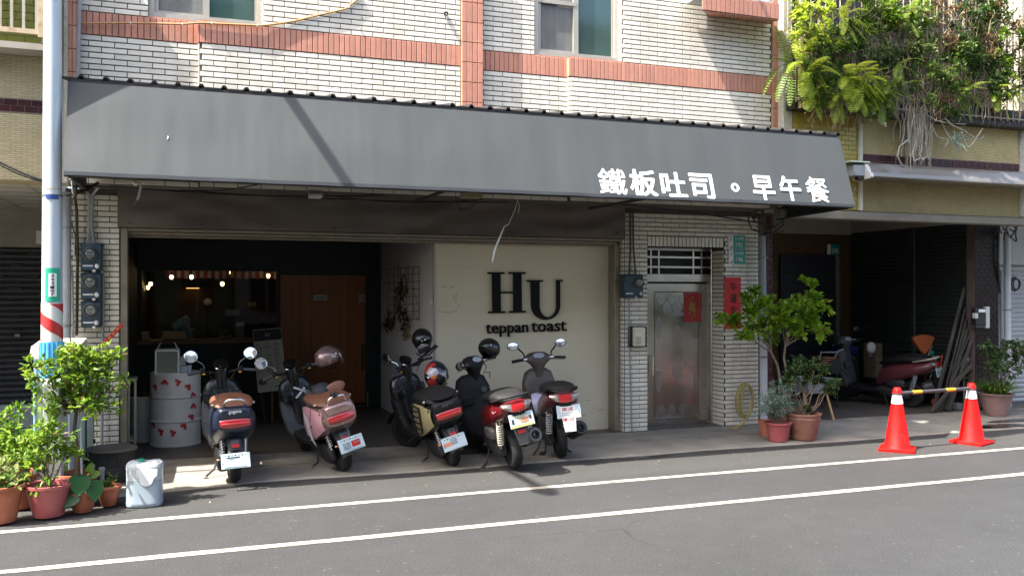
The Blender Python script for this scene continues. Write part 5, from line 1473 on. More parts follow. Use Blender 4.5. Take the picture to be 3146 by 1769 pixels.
for i in range(13):
    c = PT(288, 1262 + i * 6.5, 10.0)
    F = frame(c, (1, 0, 0) if i % 2 else (0, 1, 0), (0, 0, 1)); MB().tube([F @ Vector((.009 * cos(a), .016 * sin(a), 0)) for a in [2 * pi * k / 10 for k in range(11)]], .003, 5).build("link", m_iron, ch)
MB().box(PX(284, 10), PX(294, 10), 9.98, 10.02, PZ(288, 1362, 10), PZ(288, 1347, 10), .006).build("padlock", m_iron, ch)

# ---- water jug
jx, jy = GR(444, 1560); jy += .11
jg = thing("water_jug", "translucent white plastic jug half full of water at the kerb", "jug", (jx, jy, .004), rot=(0, 0, radians(-6)))
def sring(hw, hd, z, n=28, p=3.4):
    r = []
    for k in range(n):
        a = 2 * pi * k / n; c, s = cos(a), sin(a)
        r.append((hw * math.copysign(abs(c) ** (2 / p), c), hd * math.copysign(abs(s) ** (2 / p), s), z))
    return r
hw, hd = .148, .115
m = MB(); m.loft([sring(hw * .95, hd * .93, .0), sring(hw, hd, .012), sring(hw, hd, .04), sring(hw * .985, hd * .98, .05), sring(hw * .985, hd * .98, .235)]); m.build("lower_body", m_jugw, jg, 35, world=False)
m = MB(); m.loft([sring(hw * .985, hd * .98, .235), sring(hw * .985, hd * .98, .315), sring(hw * 1.01, hd, .325), sring(hw * 1.01, hd, .352), sring(hw * .96, hd * .92, .372), sring(hw * .8, hd * .7, .378)], cap0=False); m.build("upper_body", m_jug, jg, 35, world=False)
for s in (-1, 1):
    m = MB(); m.loft([sring(.050, .078, .370), sring(.048, .076, .380), sring(.036, .062, .386)]); m.xf(Matrix.Translation((s * .082, 0, 0))); m.build("shoulder_ridge", m_jug, jg, 35, world=False)
MB().lathe([(.027, .378), (.027, .402), (.022, .405), (.001, .405)], (-.028, -.01, 0), 18).build("cap", m_gcap, jg, world=False)
lab = [(-.065, .105), (-.065, .045)] + [(-.065 + .03 * i / 5, .045 - .015 * i / 5) for i in range(1, 5)] + [(-.025 + .055 * cos(pi + pi * i / 10) + .04, .02 - .06 * sin(pi * i / 10)) for i in range(11)] + [(.10, .05), (.105, .105)]
LF = frame((.015, -.1165, .225), (1, 0, 0), (0, 0, 1))
MB().prism(lab, LF, .0025).build("label", m_jugl, jg, 0, world=False)
text("label_print", "■■", .026, .011, frame((.03, -.1195, .225), (1, 0, 0), (0, 0, 1)), m_cabgrey, jg, .0005, world=False)

# ---- oil drum with things on it
dx_, dy_ = PX(540, 11.36), 11.36
dr = thing("oil_drum", "white oil drum decorated with red squares inside the shop opening", "drum", (dx_, dy_, .022))
MB().lathe([(.285, 0), (.292, .01), (.292, .03), (.286, .035), (.286, .28), (.298, .295), (.298, .305), (.286, .32), (.286, .565), (.298, .58), (.298, .59), (.286, .605), (.286, .845), (.293, .85), (.293, .87), (.28, .872), (.275, .86), (.001, .86)], (dx_, dy_, .022), 40).build("barrel", m_drum, dr, 30)
def on_drum(sx, sy):
    u_ = (sx - (1033 + 1383) / 2) / 175.0; a = -pi / 2 + math.asin(max(-.98, min(.98, u_)))  - .02
    z = .87 - (sy - 330) / 515 * .87
    return a, z
for zx, zy, rot, dk in ((1075, 428, 10, 0), (1142, 394, 45, 0), (1225, 392, -30, 0), (1294, 430, 0, 0), (1330, 493, 60, 0), (1332, 570, 45, 0), (1316, 643, 0, 0), (1266, 702, 5, 0), (1191, 742, -30, 0), (1113, 735, -20, 0), (1063, 690, 10, 0), (1046, 480, 0, 1)):
    a, z = on_drum(zx, zy); c = Vector((dx_ + .288 * cos(a), dy_ + .288 * sin(a), z + .022))
    F = frame(c, (-sin(a), cos(a), 0), (0, 0, 1)) @ Matrix.Rotation(radians(rot), 4, 'Z')
    for k, (ox, oy, mt) in enumerate(((-.017, .017, m_redsq), (.017, .017, m_redsqd), (.017, -.017, m_redsq)) if not dk else ((0, 0, m_redsq), (.02, -.03, m_redsqd))):
        MB().obox(F @ Matrix.Translation((ox, oy, .004)), .017, .017, .004).build("red_square", mt, dr, 0)
zt = .022 + .86
ln = thing("wooden_lantern", "white house shaped lantern frame standing on the drum", "lantern", (PX(515, 11.25), 11.25, zt))
lx, ly = PX(515, 11.25), 11.25; hw = .125; hh = .27
for sx in (-1, 1):
    for sy in (-1, 1): MB().box(lx + sx * hw - .01, lx + sx * hw + .01, ly + sy * hw - .01, ly + sy * hw + .01, zt, zt + hh).build("post", m_drum, ln, 0)
for z in (zt, zt + hh):
    for sy in (-1, 1): MB().box(lx - hw, lx + hw, ly + sy * hw - .009, ly + sy * hw + .009, z, z + .018).build("rail", m_drum, ln, 0)
    for sx in (-1, 1): MB().box(lx + sx * hw - .009, lx + sx * hw + .009, ly - hw, ly + hw, z + .001, z + .017).build("rail", m_drum, ln, 0)
for sx in (-1, 1): MB().tube([(lx + sx * hw, ly - hw, zt + hh), (lx + sx * hw * .6, ly, zt + hh + .1), (lx + sx * hw, ly + hw, zt + hh)], .006, 6).build("gable", m_drum, ln)
MB().box(lx - hw, lx + hw, ly - hw - .002, ly - hw + .001, zt + .02, zt + hh).build("pane", GLASS("dusty_pane", (.35, .37, .33), .85, .2), ln, 0)
bx = thing("tissue_box", "small grey box and cup on the drum beside the lantern", "box", (PX(566, 11.3), 11.3, zt))
MB().box(PX(553, 11.3), PX(577, 11.3), 11.22, 11.36, zt, zt + .085, .006).build("carton", m_cabgrey, bx)
MB().prism([(-.05, 0), (.03, 0), (.012, .13), (-.03, .10)], wall_frame(PX(563, 11.3), 11.34, zt + .085), .05).build("leaflet", m_sidew, bx)
MB().lathe([(.022, 0), (.027, .09), (.024, .09), (.02, .01)], (PX(582, 11.3), 11.28, zt), 14).build("cup", m_cabgrey, bx)
tc = thing("white_bin", "white ribbed bin behind the drum", "bin", (PX(437, 11.7), 11.7, .022))
MB().lathe([(.125, 0), (.135, .02), (.145, .52), (.155, .53), (.155, .56), (.001, .565)], (PX(437, 11.7), 11.7, .022), 24).build("body", m_drum, tc)
MB().lathe([(.15, .565), (.13, .59), (.001, .60)], (PX(437, 11.7), 11.7, .022), 24).build("lid", m_iron, tc)
nb = thing("narrow_stand", "narrow pale wooden stand just inside the left shutter track", "stand", (PX(403, 11.2), 11.2, .022))
for xx in (PX(396, 11.1), PX(416, 11.1)): MB().box(xx - .012, xx + .012, 11.1, 11.14, .022, .82).build("leg", m_board, nb, 0)
MB().box(PX(392, 11.1), PX(420, 11.1), 11.08, 11.4, .82, .85).build("top", m_board, nb, 0)
MB().box(PX(392, 11.1), PX(420, 11.1), 11.1, 11.38, .12, .14).build("shelf", m_board, nb, 0)

# ---- inside the shop window
for i, (sx, sy) in enumerate(((527, 851), (588, 851), (710, 837), (824, 847), (683, 872), (463, 872), (455, 883))):
    Y = (14.9, 14.9, 15.6, 15.0, 14.7, 15.6, 16.2)[i]; p = PT(sx, sy, Y)
    lb_ = ["hanging bulb before the striped valance, far left", "hanging bulb before the striped valance, second from left", "hanging bulb highest above the counter", "hanging bulb nearest the timber door", "hanging bulb lowest over the middle of the counter", "hanging bulb at the dark far left corner", "hanging bulb lowest in the far left corner"][i]
    b = thing("pendant_bulb", "lit " + lb_, "lamp", (p.x, p.y, p.z), group="warm pendant bulbs")
    MB().ell(p, .028, .028, .036, 12, 8).build("bulb", m_bulb, b)
    MB().lathe([(.016, .03), (.016, .075), (.005, .085)], p, 10).build("socket", m_cable, b)
    MB().tube([p + Vector((0, 0, .08)), (p.x, p.y, 2.62)], .003, 5).build("cord", m_cable, b)
vl = thing("striped_valance", "red and white striped valance inside the shop window", "valance", PT(680, 845, 15.3))
x0, x1 = PX(508, 15.3), PX(852, 15.3); n = 30; z1, z0 = PZ(680, 828, 15.3), PZ(680, 855, 15.3)
for i in range(n):
    a, b = x0 + (x1 - x0) * i / n, x0 + (x1 - x0) * (i + (1 if i % 2 else .94)) / n
    MB().box(a, b - .002, 15.3 + .02 * sin(i * 1.7), 15.31 + .02 * sin(i * 1.7), z0 + .01 * sin(i * 2.3), z1).build("stripe", m_stripew if i % 2 else m_stripe, vl, 0)
wl_ = thing("wall_lamp", "warm strip lamp glowing on the back wall of the shop", "lamp", PT(592, 890, 17.6))
MB().box(PX(560, 17.5), PX(625, 17.5), 17.55, 17.75, PZ(592, 884, 17.5), PZ(592, 874, 17.5)).build("cover", m_black, wl_, 0)
MB().box(PX(572, 17.5), PX(612, 17.5), 17.6, 17.7, PZ(592, 886, 17.5), PZ(592, 884.5, 17.5)).build("tube", m_lampglow, wl_, 0)
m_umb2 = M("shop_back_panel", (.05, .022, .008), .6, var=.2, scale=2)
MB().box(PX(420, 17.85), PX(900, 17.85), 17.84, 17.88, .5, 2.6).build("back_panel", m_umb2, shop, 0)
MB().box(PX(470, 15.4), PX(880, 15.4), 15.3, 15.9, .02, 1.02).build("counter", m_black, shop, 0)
for i, (a, b, y0, y1) in enumerate(((387, 462, 1018, 1040), (498, 574, 1016, 1040), (673, 712, 1014, 1034))):
    Y = 13.95; pl = thing("planter_box", ["raw timber planter box at the left end of the window ledge", "raw timber planter box in the middle of the window ledge", "small leafy planter at the right of the window ledge"][i], "planter", PT((a + b) / 2, y1, Y))
    xa, xb = PX(a, Y), PX(b, Y); zt_ = PZ((a + b) / 2, y0, Y)
    if i < 2:
        for k in range(3): MB().box(xa + k * .01, xb - k * .01, Y - .02, Y + .0, 1.15 + (zt_ - 1.15) * k / 3 + .002, 1.15 + (zt_ - 1.15) * (k + 1) / 3 - .002).build("slat", m_planter, pl, 0)
        MB().box(xa, xb, Y + .0, Y + .16, 1.148, zt_ - .01).build("liner", m_black, pl, 0)
    else:
        lf = MB(); clump(lf, ((xa + xb) / 2, Y + .04, 1.2), (.11, .05, .05), 60, .05, .02); lf.leafbuild("leaves", lf_lime, pl)
        MB().box(xa, xb, Y, Y + .1, 1.148, 1.19).build("tray", m_planter, pl, 0)
cu_ = thing("counter_machine", "dim silver machine on the shop counter behind the glass", "machine", PT(555, 1000, 14.6))
MB().obox(frame(PT(556, 992, 14.6), (.8, 0, .55), (-.55, 0, .8)), .14, .06, .07, .02).build("arm", m_cabgrey, cu_)
MB().obox(frame(PT(575, 1022, 14.6), (.6, 0, -.8), (.8, 0, .6)), .16, .05, .06, .015).build("leg", m_pvc, cu_)
for sx, sy, w_, h_, mt, nm, lbl in ((737, 994, 27, 14, m_cabgrey, "receipt_printer", "small pale printer on the shop counter"), (714, 960, 42, 18, m_paper, "picture_card", "framed picture card leaning behind the counter"), (775, 935, 24, 14, m_yelref, "yellow_sticker", "small yellow sticker on the shop window"), (590, 1012, 18, 12, m_paper, "paper_card", "small paper card on the counter")):
    o = thing(nm, lbl, "card", PT(sx, sy, 14.3)); MB().box(PX(sx - w_ / 2, 14.3), PX(sx + w_ / 2, 14.3), 14.28, 14.31, PZ(sx, sy + h_ / 2, 14.3), PZ(sx, sy - h_ / 2, 14.3), .004).build("face", mt, o); MB().box(PX(sx - w_ / 3, 14.3), PX(sx + w_ / 3, 14.3), 14.31, 14.36, PZ(sx, sy + h_ / 2, 14.3), PZ(sx, sy, 14.3)).build("back_rest", m_black, o, 0)
# globe added to stand in for a pale patch of light
cap_ = thing("light_patch_globe", "pale round globe standing in for a patch of light in the dark shop interior", "globe", PT(639, 928, 15.5))
MB().ell(PT(638, 928, 15.4), .068, .06, .062, 14, 10).build("globe", m_cabgrey, cap_); MB().tube([PT(638, 940, 15.4), (PX(638, 15.4), 15.4, 1.02)], .012, 8).build("stand", m_cable, cap_)
# ---- menu board on an easel
mb = thing("menu_board", "tilted paper menu board with black header in front of the timber door", "menu board", (PX(828, 12.85), 12.85, .022))
TL, TR, BR, BL = PT(761, 1014, 12.9), PT(853, 1009, 12.9), PT(893, 1193, 12.7), PT(808, 1205, 12.7)
ex, ey = (TR - TL), (TL - BL); F = frame((TL + TR + BR + BL) / 4, (BR - BL) + (TR - TL), (TL - BL) + (TR - BR))
W_, H_ = ((TR - TL).length + (BR - BL).length) / 4, ((TL - BL).length + (TR - BR).length) / 4
MB().obox(F @ Matrix.Translation((0, 0, -.008)), W_, H_, .008, .002).build("sheet", m_paper, mb, 0)
MB().obox(F @ Matrix.Translation((0, H_ * .80, .002)), W_ * .96, H_ * .175, .003).build("header", m_black, mb, 0)
random.seed(3)
for c_ in range(3):
    yy = .52
    for r in range(22):
        if yy < -.42: break
        w_ = random.uniform(.10, .26)
        MB().obox(F @ Matrix.Translation((W_ * (-.62 + c_ * .62) + (w_ - .26) * W_, H_ * yy, .001)), W_ * w_, H_ * .008, .001).build("menu_line", m_ink, mb, 0); yy -= random.choice((.04, .04, .05, .085))
text("header_mark", "HU", .06, .05, F @ Matrix.Translation((0, H_ * .80, .006)), m_cabgrey, mb, .001)
MB().ell(F @ Vector((-W_ * .62, -H_ * .72, .002)), .055, .004, .07, 12, 8).build("photo_print", m_ironlid, mb)
text("footer", "■■■", .12, .02, F @ Matrix.Translation((W_ * .5, -H_ * .85, .002)), m_ink, mb, .001)
for a, b in ((PT(800, 1195, 12.78), (PX(815, 12.95), 12.95, .022)), (PT(836, 1195, 12.78), (PX(836, 12.8), 12.8, .022)), (PT(850, 1030, 12.95), (PX(860, 13.3), 13.3, .022))):
    MB().tube([a, b], .016, 8).build("leg", m_woodh, mb)
# ---- dried flowers on a wire rack
fx = BX0 - .02
rk = thing("dried_flower_rack", "wire rack of dark dried flowers hung on the pale side wall", "wall decoration", PT(1240, 930, 12.2))
def sw(sx, sy):          # a point on the side wall from its place in the photograph
    a, b = ray(sx); Y = fx * b / a
    return Vector((fx, Y, PZ(sx, sy, Y)))
for i in range(6):
    sy0 = 818; MB().tube([sw(1197 + i * 19, 826 - i * 1.5) - Vector((.02, 0, 0)), sw(1197 + i * 19, 985 + i * 0) - Vector((.02, 0, 0))], .005, 5).build("wire", m_cable, rk)
for j in range(8):
    MB().tube([sw(1197, 826 + j * 22) - Vector((.02, 0, 0)), sw(1291, 818 + j * 23) - Vector((.02, 0, 0))], .005, 5).build("wire", m_cable, rk)
random.seed(14); st_ = MB(); fl_ = MB()
for i in range(60):
    p = sw(random.uniform(1205, 1285), random.uniform(860, 990)) - Vector((random.uniform(.02, .12), 0, 0)); q = p + Vector((random.uniform(-.05, .02), random.uniform(-.2, .2), random.uniform(-.35, .1)))
    st_.tube([p, p.lerp(q, .5) + rv() * .02, q], .004, 4)
for sx, sy, r in ((1245, 900, .16), (1250, 950, .17), (1215, 985, .13), (1205, 1000, .10), (1262, 1000, .10), (1255, 880, .12)):
    clump(fl_, sw(sx, sy) - Vector((.07, 0, 0)), (.05, r, r), 90, .06, .02, up=-.6)
for sx, sy in ((1231, 800), (1262, 808), (1228, 806)): st_.tube([sw(sx, 870) - Vector((.03, 0, 0)), sw(sx, sy) - Vector((.03, 0, 0))], .005, 4)
st_.build("stems", m_dryst, rk, 0, kind="stuff"); m_dflo = LEAF("dark_dried_leaf", [(.02, .015, .01), (.05, .025, .015), (.03, .03, .012)], .9, .1); fl_.leafbuild("dried_flowers", m_dflo, rk)
fl2 = MB(); clump(fl2, sw(1258, 1030) - Vector((.07, 0, 0)), (.04, .12, .09), 70, .05, .02, up=-.9); fl2.leafbuild("dried_grass", lf_dry, rk)
dbx = thing("door_switch", "small white switch on the side wall beside the cream wall", "switch", PT(1329, 930, YB + .05))
MB().box(fx - .02, fx, YB + .05, YB + .10, PZ(1329, 936, YB), PZ(1329, 923, YB), .003).build("plate", m_white, dbx); MB().tube([(fx - .008, YB + .075, PZ(1329, 922, YB)), (fx - .008, YB + .075, 2.5)], .005, 6).build("conduit", m_sidew, dbx)

# ================================================================ right hand plants
random.seed(31)
x, y = GR(2408, 1363); y += .11
t = potted("silver grey bush in a red pot right of the steel door", x, y, .155, .11, .24, m_terrap)
br = MB(); lf = MB()
for sx, sy, r, n in ((2370, 1225, .14, 260), (2410, 1210, .15, 280), (2390, 1190, .12, 200), (2345, 1260, .11, 180), (2430, 1245, .12, 180), (2380, 1270, .12, 160), (2352, 1235, .11, 160), (2400, 1255, .13, 200)):
    p = PT(sx, sy, y + random.uniform(-.08, .08)); limb(br, (x, y, .2), p, .008, .003, .05); clump(lf, p, (r, r, r * .85), n, .042, .012, up=.5)
br.build("stem", m_bark, t); lf.leafbuild("foliage", lf_silver, t)
x, y = GR(2492, 1359); y += .15
t = potted("open green shrub in a ribbed brown clay pot in front of the dark arcade", x, y, .205, .14, .335, m_terrab, 7)
br = MB(); lf = MB()
for sx, sy, r, n in ((2450, 1130, .13, 60), (2500, 1125, .13, 70), (2475, 1160, .15, 80), (2530, 1135, .09, 34), (2430, 1150, .11, 50), (2548, 1180, .10, 40), (2570, 1178, .05, 14), (2510, 1170, .12, 50), (2455, 1105, .06, 20), (2545, 1200, .07, 24), (2420, 1175, .10, 40), (2480, 1250, .05, 16)):
    p = PT(sx, sy, y + random.uniform(-.12, .12)); limb(br, (x + random.uniform(-.03, .03), y, .28), p, .010, .003, .07); clump(lf, p, (r, r, r * .8), int(n * 1.7), .058, .038, up=.5, shell=.2)
br.build("stem", m_bark, t); lf.leafbuild("foliage", lf_dark, t)
# the taller tree
ty = 9.55; bxp = PX(2432, ty)
t = potted("small tree with bright green round leaves in a brown clay pot behind the silver bush", bxp, ty, .17, .12, .33, m_terrab, 6)
br = MB(); lf = MB()
k1, k2 = PT(2370, 1085, ty), PT(2412, 1065, ty)
br.tube([(bxp, ty, .25), PT(2395, 1160, ty), PT(2388, 1120, ty), k1, PT(2345, 1045, ty)], [.022, .019, .016, .013, .008], 8)
br.tube([PT(2418, 1150, ty), PT(2408, 1100, ty), k2, PT(2425, 1010, ty)], [.018, .015, .013, .008], 8)
br.tube([(bxp, ty, .25), PT(2420, 1180, ty), PT(2418, 1150, ty)], [.022, .02, .018], 8)
br.tube([k2, PT(2440, 1045, ty), PT(2465, 1030, ty)], [.010, .008, .006], 7); br.tube([k1, PT(2365, 1050, ty), PT(2372, 1020, ty)], [.009, .008, .005], 7)
for sx, sy, r, n in ((2310, 960, .17, 70), (2345, 930, .16, 70), (2250, 985, .13, 45), (2225, 975, .10, 24), (2330, 1005, .17, 70), (2290, 1030, .13, 44), (2370, 985, .16, 66), (2320, 895, .08, 22), (2300, 915, .09, 26), (2365, 1035, .12, 40),
                  (2420, 945, .17, 66), (2460, 930, .18, 80), (2500, 915, .15, 60), (2480, 975, .18, 80), (2440, 1000, .17, 66), (2510, 1000, .12, 40), (2530, 945, .10, 26), (2500, 870, .08, 20), (2470, 862, .06, 14), (2520, 1025, .10, 26), (2400, 975, .14, 44), (2455, 1030, .10, 28), (2538, 1015, .05, 8)):
    p = PT(sx, sy, ty + random.uniform(-.2, .2)); clump(lf, p, (r, r, r * .75), int(n * 2.3), .066, .050, up=.35, shell=.3, fold=.12)
    if n > 40: limb(br, k1 if sx < 2395 else k2, p, .007, .003, .06)
br.build("trunk", m_bark, t); lf.leafbuild("crown", lf_box, t)
x7 = PX(2356, 9.45)
t = potted("low terracotta pot with dry twigs half hidden by the silver bush", x7, 9.45, .11, .085, .20, m_terra)
br = MB()
for k in range(10): limb(br, (x7, 9.45, .17), (x7 + random.uniform(-.1, .1), 9.45 + random.uniform(-.1, .1), random.uniform(.22, .33)), .003, .001, .1)
br.build("twigs", m_dryst, t, kind="stuff")
# rightmost pot
x, y = GR(3090, 1284); y += .17
t = potted("dusty pink pot with grassy tuft and shrub at the right frame edge", x, y, .235, .15, .34, m_pinkpot)
br = MB(); lf = MB(); gr = MB()
for sx, sy, r, n in ((3070, 1090, .17, 110), (3110, 1070, .18, 130), (3040, 1075, .12, 70), (3130, 1110, .18, 110), (3060, 1130, .14, 80), (3100, 1140, .16, 90), (3028, 1060, .07, 26), (3150, 1075, .16, 90)):
    p = PT(sx, sy, y + random.uniform(-.12, .12)); limb(br, (x, y, .3), p, .010, .003, .06); clump(lf, p, (r, r, r * .8), int(n * 1.8), .056, .03, up=.4)
for k in range(150):
    a = random.uniform(0, 6.28); r = random.uniform(.2, .42); p = Vector((x + .14 * cos(a) * random.random(), y + .14 * sin(a) * random.random(), .33)); d = Vector((cos(a) * r, sin(a) * r, random.uniform(.10, .30)))
    s = d.cross(Vector((0, 0, 1))).normalized() * .009; mid = p + d * .6 + Vector((0, 0, .05)); e = p + d - Vector((0, 0, .06))
    gr.add([p - s, p + s, mid + s, mid - s, e], [(0, 1, 2, 3), (3, 2, 4)])
br.build("stem", m_bark, t); lf.leafbuild("foliage", lf_dark, t); gr.leafbuild("grass_blades", lf_mid, t)

# ================================================================ balcony jungle on the right neighbour
random.seed(77)
def frond(base, d, L, mat, parent, droop=.5, width=.075, nm="frond"):
    m = MB(); d = Vector(d).normalized(); p = Vector(base); n = 17; pts = [p.copy()]; dd = d.copy()
    for i in range(n):
        dd = (dd + Vector((0, 0, -droop / n * 1.6))).normalized(); p = p + dd * L / n; pts.append(p.copy())
    for i in range(1, n + 1):
        a = (pts[i] - pts[i - 1]).normalized(); s = a.cross(Vector((0, 0, 1)))
        if s.length < .05: s = Vector((1, 0, 0))
        s.normalize(); u = s.cross(a)
        w_ = width * (sin(pi * min(1, (i + 2.5) / (n + 3.5))) ** .7); st = L / n
        for sg in (-1, 1):
            c = pts[i]; e = c + s * sg * w_ + a * w_ * .25 - u * w_ * .12
            m.add([c - a * st * .36, c + a * st * .36, e + a * st * .15, e - a * st * .15], [(0, 1, 2, 3)])
    m.tube(pts[::4] + [pts[-1]], .003, 4)
    return m.leafbuild(nm, mat, parent, None)
def fern(label, sx, sy, Y, n, L, mat, spread=1.0, bias=(0, -.4, .35), width=.075):
    c = PT(sx, sy, Y); t = thing("fern", label, "fern", c, group="ferns on the balcony grille")
    for k in range(n):
        a = 2 * pi * k / n + random.uniform(-.3, .3)
        d = Vector((cos(a) * spread, -.15, sin(a) * spread)) + Vector(bias)
        frond(c + rv() * .03, d, L * random.uniform(.75, 1.15), mat, t, random.uniform(.5, 1.1), width)
    return t
GB = "ferns on the balcony grille"
fern("large arching fern growing at the white pilaster beside the bricks", 2425, 190, 9.46, 7, .62, lf_fernd, 1.1, (-.75, -.2, .45), .075)
fern("bright yellow fern just right of the white pilaster", 2465, 200, 9.31, 9, .48, lf_fern, 1.0, (0, -.4, .2), .085)
fern("yellow fern hanging lowest at the balcony's left end", 2475, 235, 9.27, 7, .36, lf_fern, 1.0, (.1, -.5, -.1), .08)
fern("broad yellow green fern bulging over the mustard tiles", 2610, 240, 9.25, 11, .46, lf_fern, 1.0, (.1, -.5, .05), .085)
fern("lower yellow fern drooping above the beige tiles", 2640, 262, 9.23, 8, .40, lf_fern, 1.1, (.1, -.5, -.15), .08)
fern("upright yellow fern high in the grille near the left post", 2590, 60, 9.33, 7, .40, lf_fern, .9, (.2, -.4, .4), .06)
fern("fern fronds arching right in the upper middle of the grille", 2790, 60, 9.33, 6, .46, lf_fernd, .9, (.3, -.4, .4), .06)
fern("dark fern drooping in the middle of the balcony", 2735, 275, 9.25, 8, .36, lf_fernd, 1.0, (.0, -.5, -.2), .06)
fern("pale fern with arching fronds above the middle of the trough", 2680, 235, 9.25, 6, .34, lf_fern, 1.0, (.3, -.4, .3), .05)
fern("narrow fern hanging between vines right of centre", 2765, 195, 9.25, 5, .40, lf_fernd, .7, (-.1, -.4, -.4), .05)
fern("yellow fern spilling over the trough at the pilaster end", 2500, 290, 9.30, 8, .34, lf_fern, 1.0, (.0, -.5, -.2), .075)
fern("yellow fern spilling over the trough above the divider", 2570, 300, 9.28, 8, .34, lf_fern, 1.0, (.0, -.5, -.2), .07)
fern("green fern spilling over the trough left of the roots", 2700, 300, 9.28, 9, .36, lf_fernd, 1.0, (.0, -.5, -.25), .07)
fern("pale fern right of the aerial roots", 2960, 285, 9.28, 8, .36, lf_fernd, 1.0, (.0, -.5, -.2), .065)
fern("yellowish fern near the right end of the trough", 3060, 285, 9.28, 8, .36, lf_fern, 1.0, (.0, -.5, -.2), .065)
# leafy climbers, each its own plant
CLB = [("light leaved climber at the top left of the grille", 2500, 60, 9.33, .40, lf_fern, .06), ("mixed green climber left of the pink flower", 2520, 150, 9.33, .34, lf_mid, .05), ("small leaved climber around the pink flower", 2600, 165, 9.31, .36, lf_mid, .05),
       ("tall green climber in the upper centre", 2660, 40, 9.35, .38, lf_lime, .06), ("dense green climber at the middle of the grille", 2680, 150, 9.31, .42, lf_dark, .045), ("pale leaved climber beside the arching fronds", 2760, 100, 9.33, .42, lf_cream, .05),
       ("dark climber low in the centre above the trough", 2740, 230, 9.31, .42, lf_dark, .045), ("feathery rust tinged climber below the grille post", 2925, 80, 9.31, .40, lf_dry, .035), ("blue green climber right of the grille post", 3010, 110, 9.29, .46, lf_dark, .05),
       ("yellow tipped climber at the right of the trough", 2990, 230, 9.31, .46, lf_mid, .05), ("bushy dark climber low at the right", 3060, 200, 9.33, .50, lf_dark, .045), ("tall climber in the top right corner", 3040, 30, 9.35, .44, lf_mid, .05), ("trailing climber over the right of the trough", 3090, 255, 9.28, .40, lf_dark, .045), ("dry leaved climber below the tall corner climber", 3080, 100, 9.30, .46, lf_dry, .04), ("olive climber between post and blue green climber", 2960, 160, 9.28, .40, lf_mid, .045), ("trailing green climber over the trough, left half", 2540, 275, 9.28, .34, lf_mid, .05), ("trailing leafy climber over the trough, middle", 2660, 290, 9.28, .36, lf_lime, .05), ("trailing climber over the trough, right of the roots", 2900, 285, 9.28, .36, lf_mid, .05), ("glossy climber at the far right edge", 3125, 160, 9.31, .46, lf_lime, .06),
       ("variegated climber in the middle right", 2860, 130, 9.31, .46, lf_cream, .045), ("sparse climber left of the rust tinged plant", 2860, 210, 9.31, .40, lf_mid, .045), ("leafy climber near the top of the centre bars", 2760, 20, 9.37, .40, lf_lime, .055)]
for lbl, sx, sy, Y, r, mat, L in CLB:
    c = PT(sx, sy, Y); t = thing("climbing_plant", lbl, "plant", c, group="climbing plants on the balcony"); lf = MB(); br = MB()
    for k in range(13):
        p = c + Vector((random.uniform(-r, r), random.uniform(-.12, .10), random.uniform(-r, r) * .8)); rr = random.uniform(.10, .2)
        clump(lf, p, (rr, rr * .6, rr * .8), random.randint(60, 95), L * 1.15, L * 1.2 * random.uniform(.35, .5), up=.3, shell=.2)
        q = c + Vector((random.uniform(-.1, .1), .15, -r)); limb(br, q, p, .006, .003, .12)
    for k in range(9):
        p = c + Vector((random.uniform(-r, r), random.uniform(-.05, .1), random.uniform(-r, r))); limb(br, p, p + Vector((random.uniform(-.35, .35), random.uniform(-.06, .03), random.uniform(-.4, .1))), .004, .0015, .15)
    br.build("stems", m_dryst, t, 0, kind="stuff"); lf.leafbuild("foliage", mat, t)
# dry twiggy tangle and hanging aerial roots
tw = thing("dry_vine_tangle", "brown tangle of dry vines woven through the balcony bars", "vines", PT(2800, 200, 9.31)); m = MB()
for k in range(1300):
    sx = random.uniform(2475, 3160); sy = random.uniform(60, 330) if random.random() < .7 else random.uniform(0, 340)
    p = PT(sx, sy, random.uniform(9.25, 9.43)); d = Vector((random.gauss(0, .10), random.uniform(-.05, .03), random.uniform(-.34, .06)))
    m.tube([p, p + d * .5 + rv() * .04, p + d + rv() * .05], [.004, .0035, .0015], 4)
for sx, w_ in ((2905, 40), (2925, 40), (2570, 30)):
    for k in range(90):
        p = PT(random.gauss(sx, w_ * .4), random.uniform(190, 260) + (60 if sx == 2570 else 0), random.uniform(9.24, 9.33)); m.tube([p, p + Vector((random.gauss(0, .02), -.02, -.12)), p + Vector((random.gauss(0, .03), 0, random.uniform(-.34, -.15)))], .0035, 4)
m.build("twigs", m_dryst, tw, 0, kind="stuff")
ar = thing("aerial_roots", "thick pale bundle of aerial roots hanging over the beige tiles", "roots", PT(2815, 400, 9.41)); m = MB()
for k in range(120):
    p = PT(random.gauss(2815, 26), random.uniform(320, 360), random.uniform(9.31, 9.53)); L = random.uniform(.35, .85); pts = [p]
    for i in range(6): pts.append(pts[-1] + Vector((random.gauss(0, .018), random.gauss(.006, .01), -L / 6)))
    m.tube(pts, random.uniform(.0025, .006), 5)
m.build("root_bundle", m_root, ar, 0, kind="stuff")
for pts in ([(2790, 430), (2765, 450), (2758, 480), (2770, 505), (2785, 515)], [(2815, 430), (2805, 470), (2808, 495), (2825, 488)], [(2845, 440), (2850, 480), (2835, 492), (2822, 470)], [(2860, 380), (2880, 420), (2915, 432), (2905, 450)], [(2885, 350), (2905, 400), (2930, 440), (2975, 455), (2990, 440), (3020, 395)], [(2950, 390), (2968, 440), (2975, 457)], [(2900, 360), (2925, 385), (2960, 400), (2995, 425)], [(2990, 430), (3010, 432), (3025, 418)], [(2840, 350), (2880, 372), (2920, 380), (2968, 382)]):
    MB().tube([PT(a, b, 9.33 + random.uniform(-.04, .05)) for a, b in pts], .009, 6).build("hanging_root", m_root, ar)
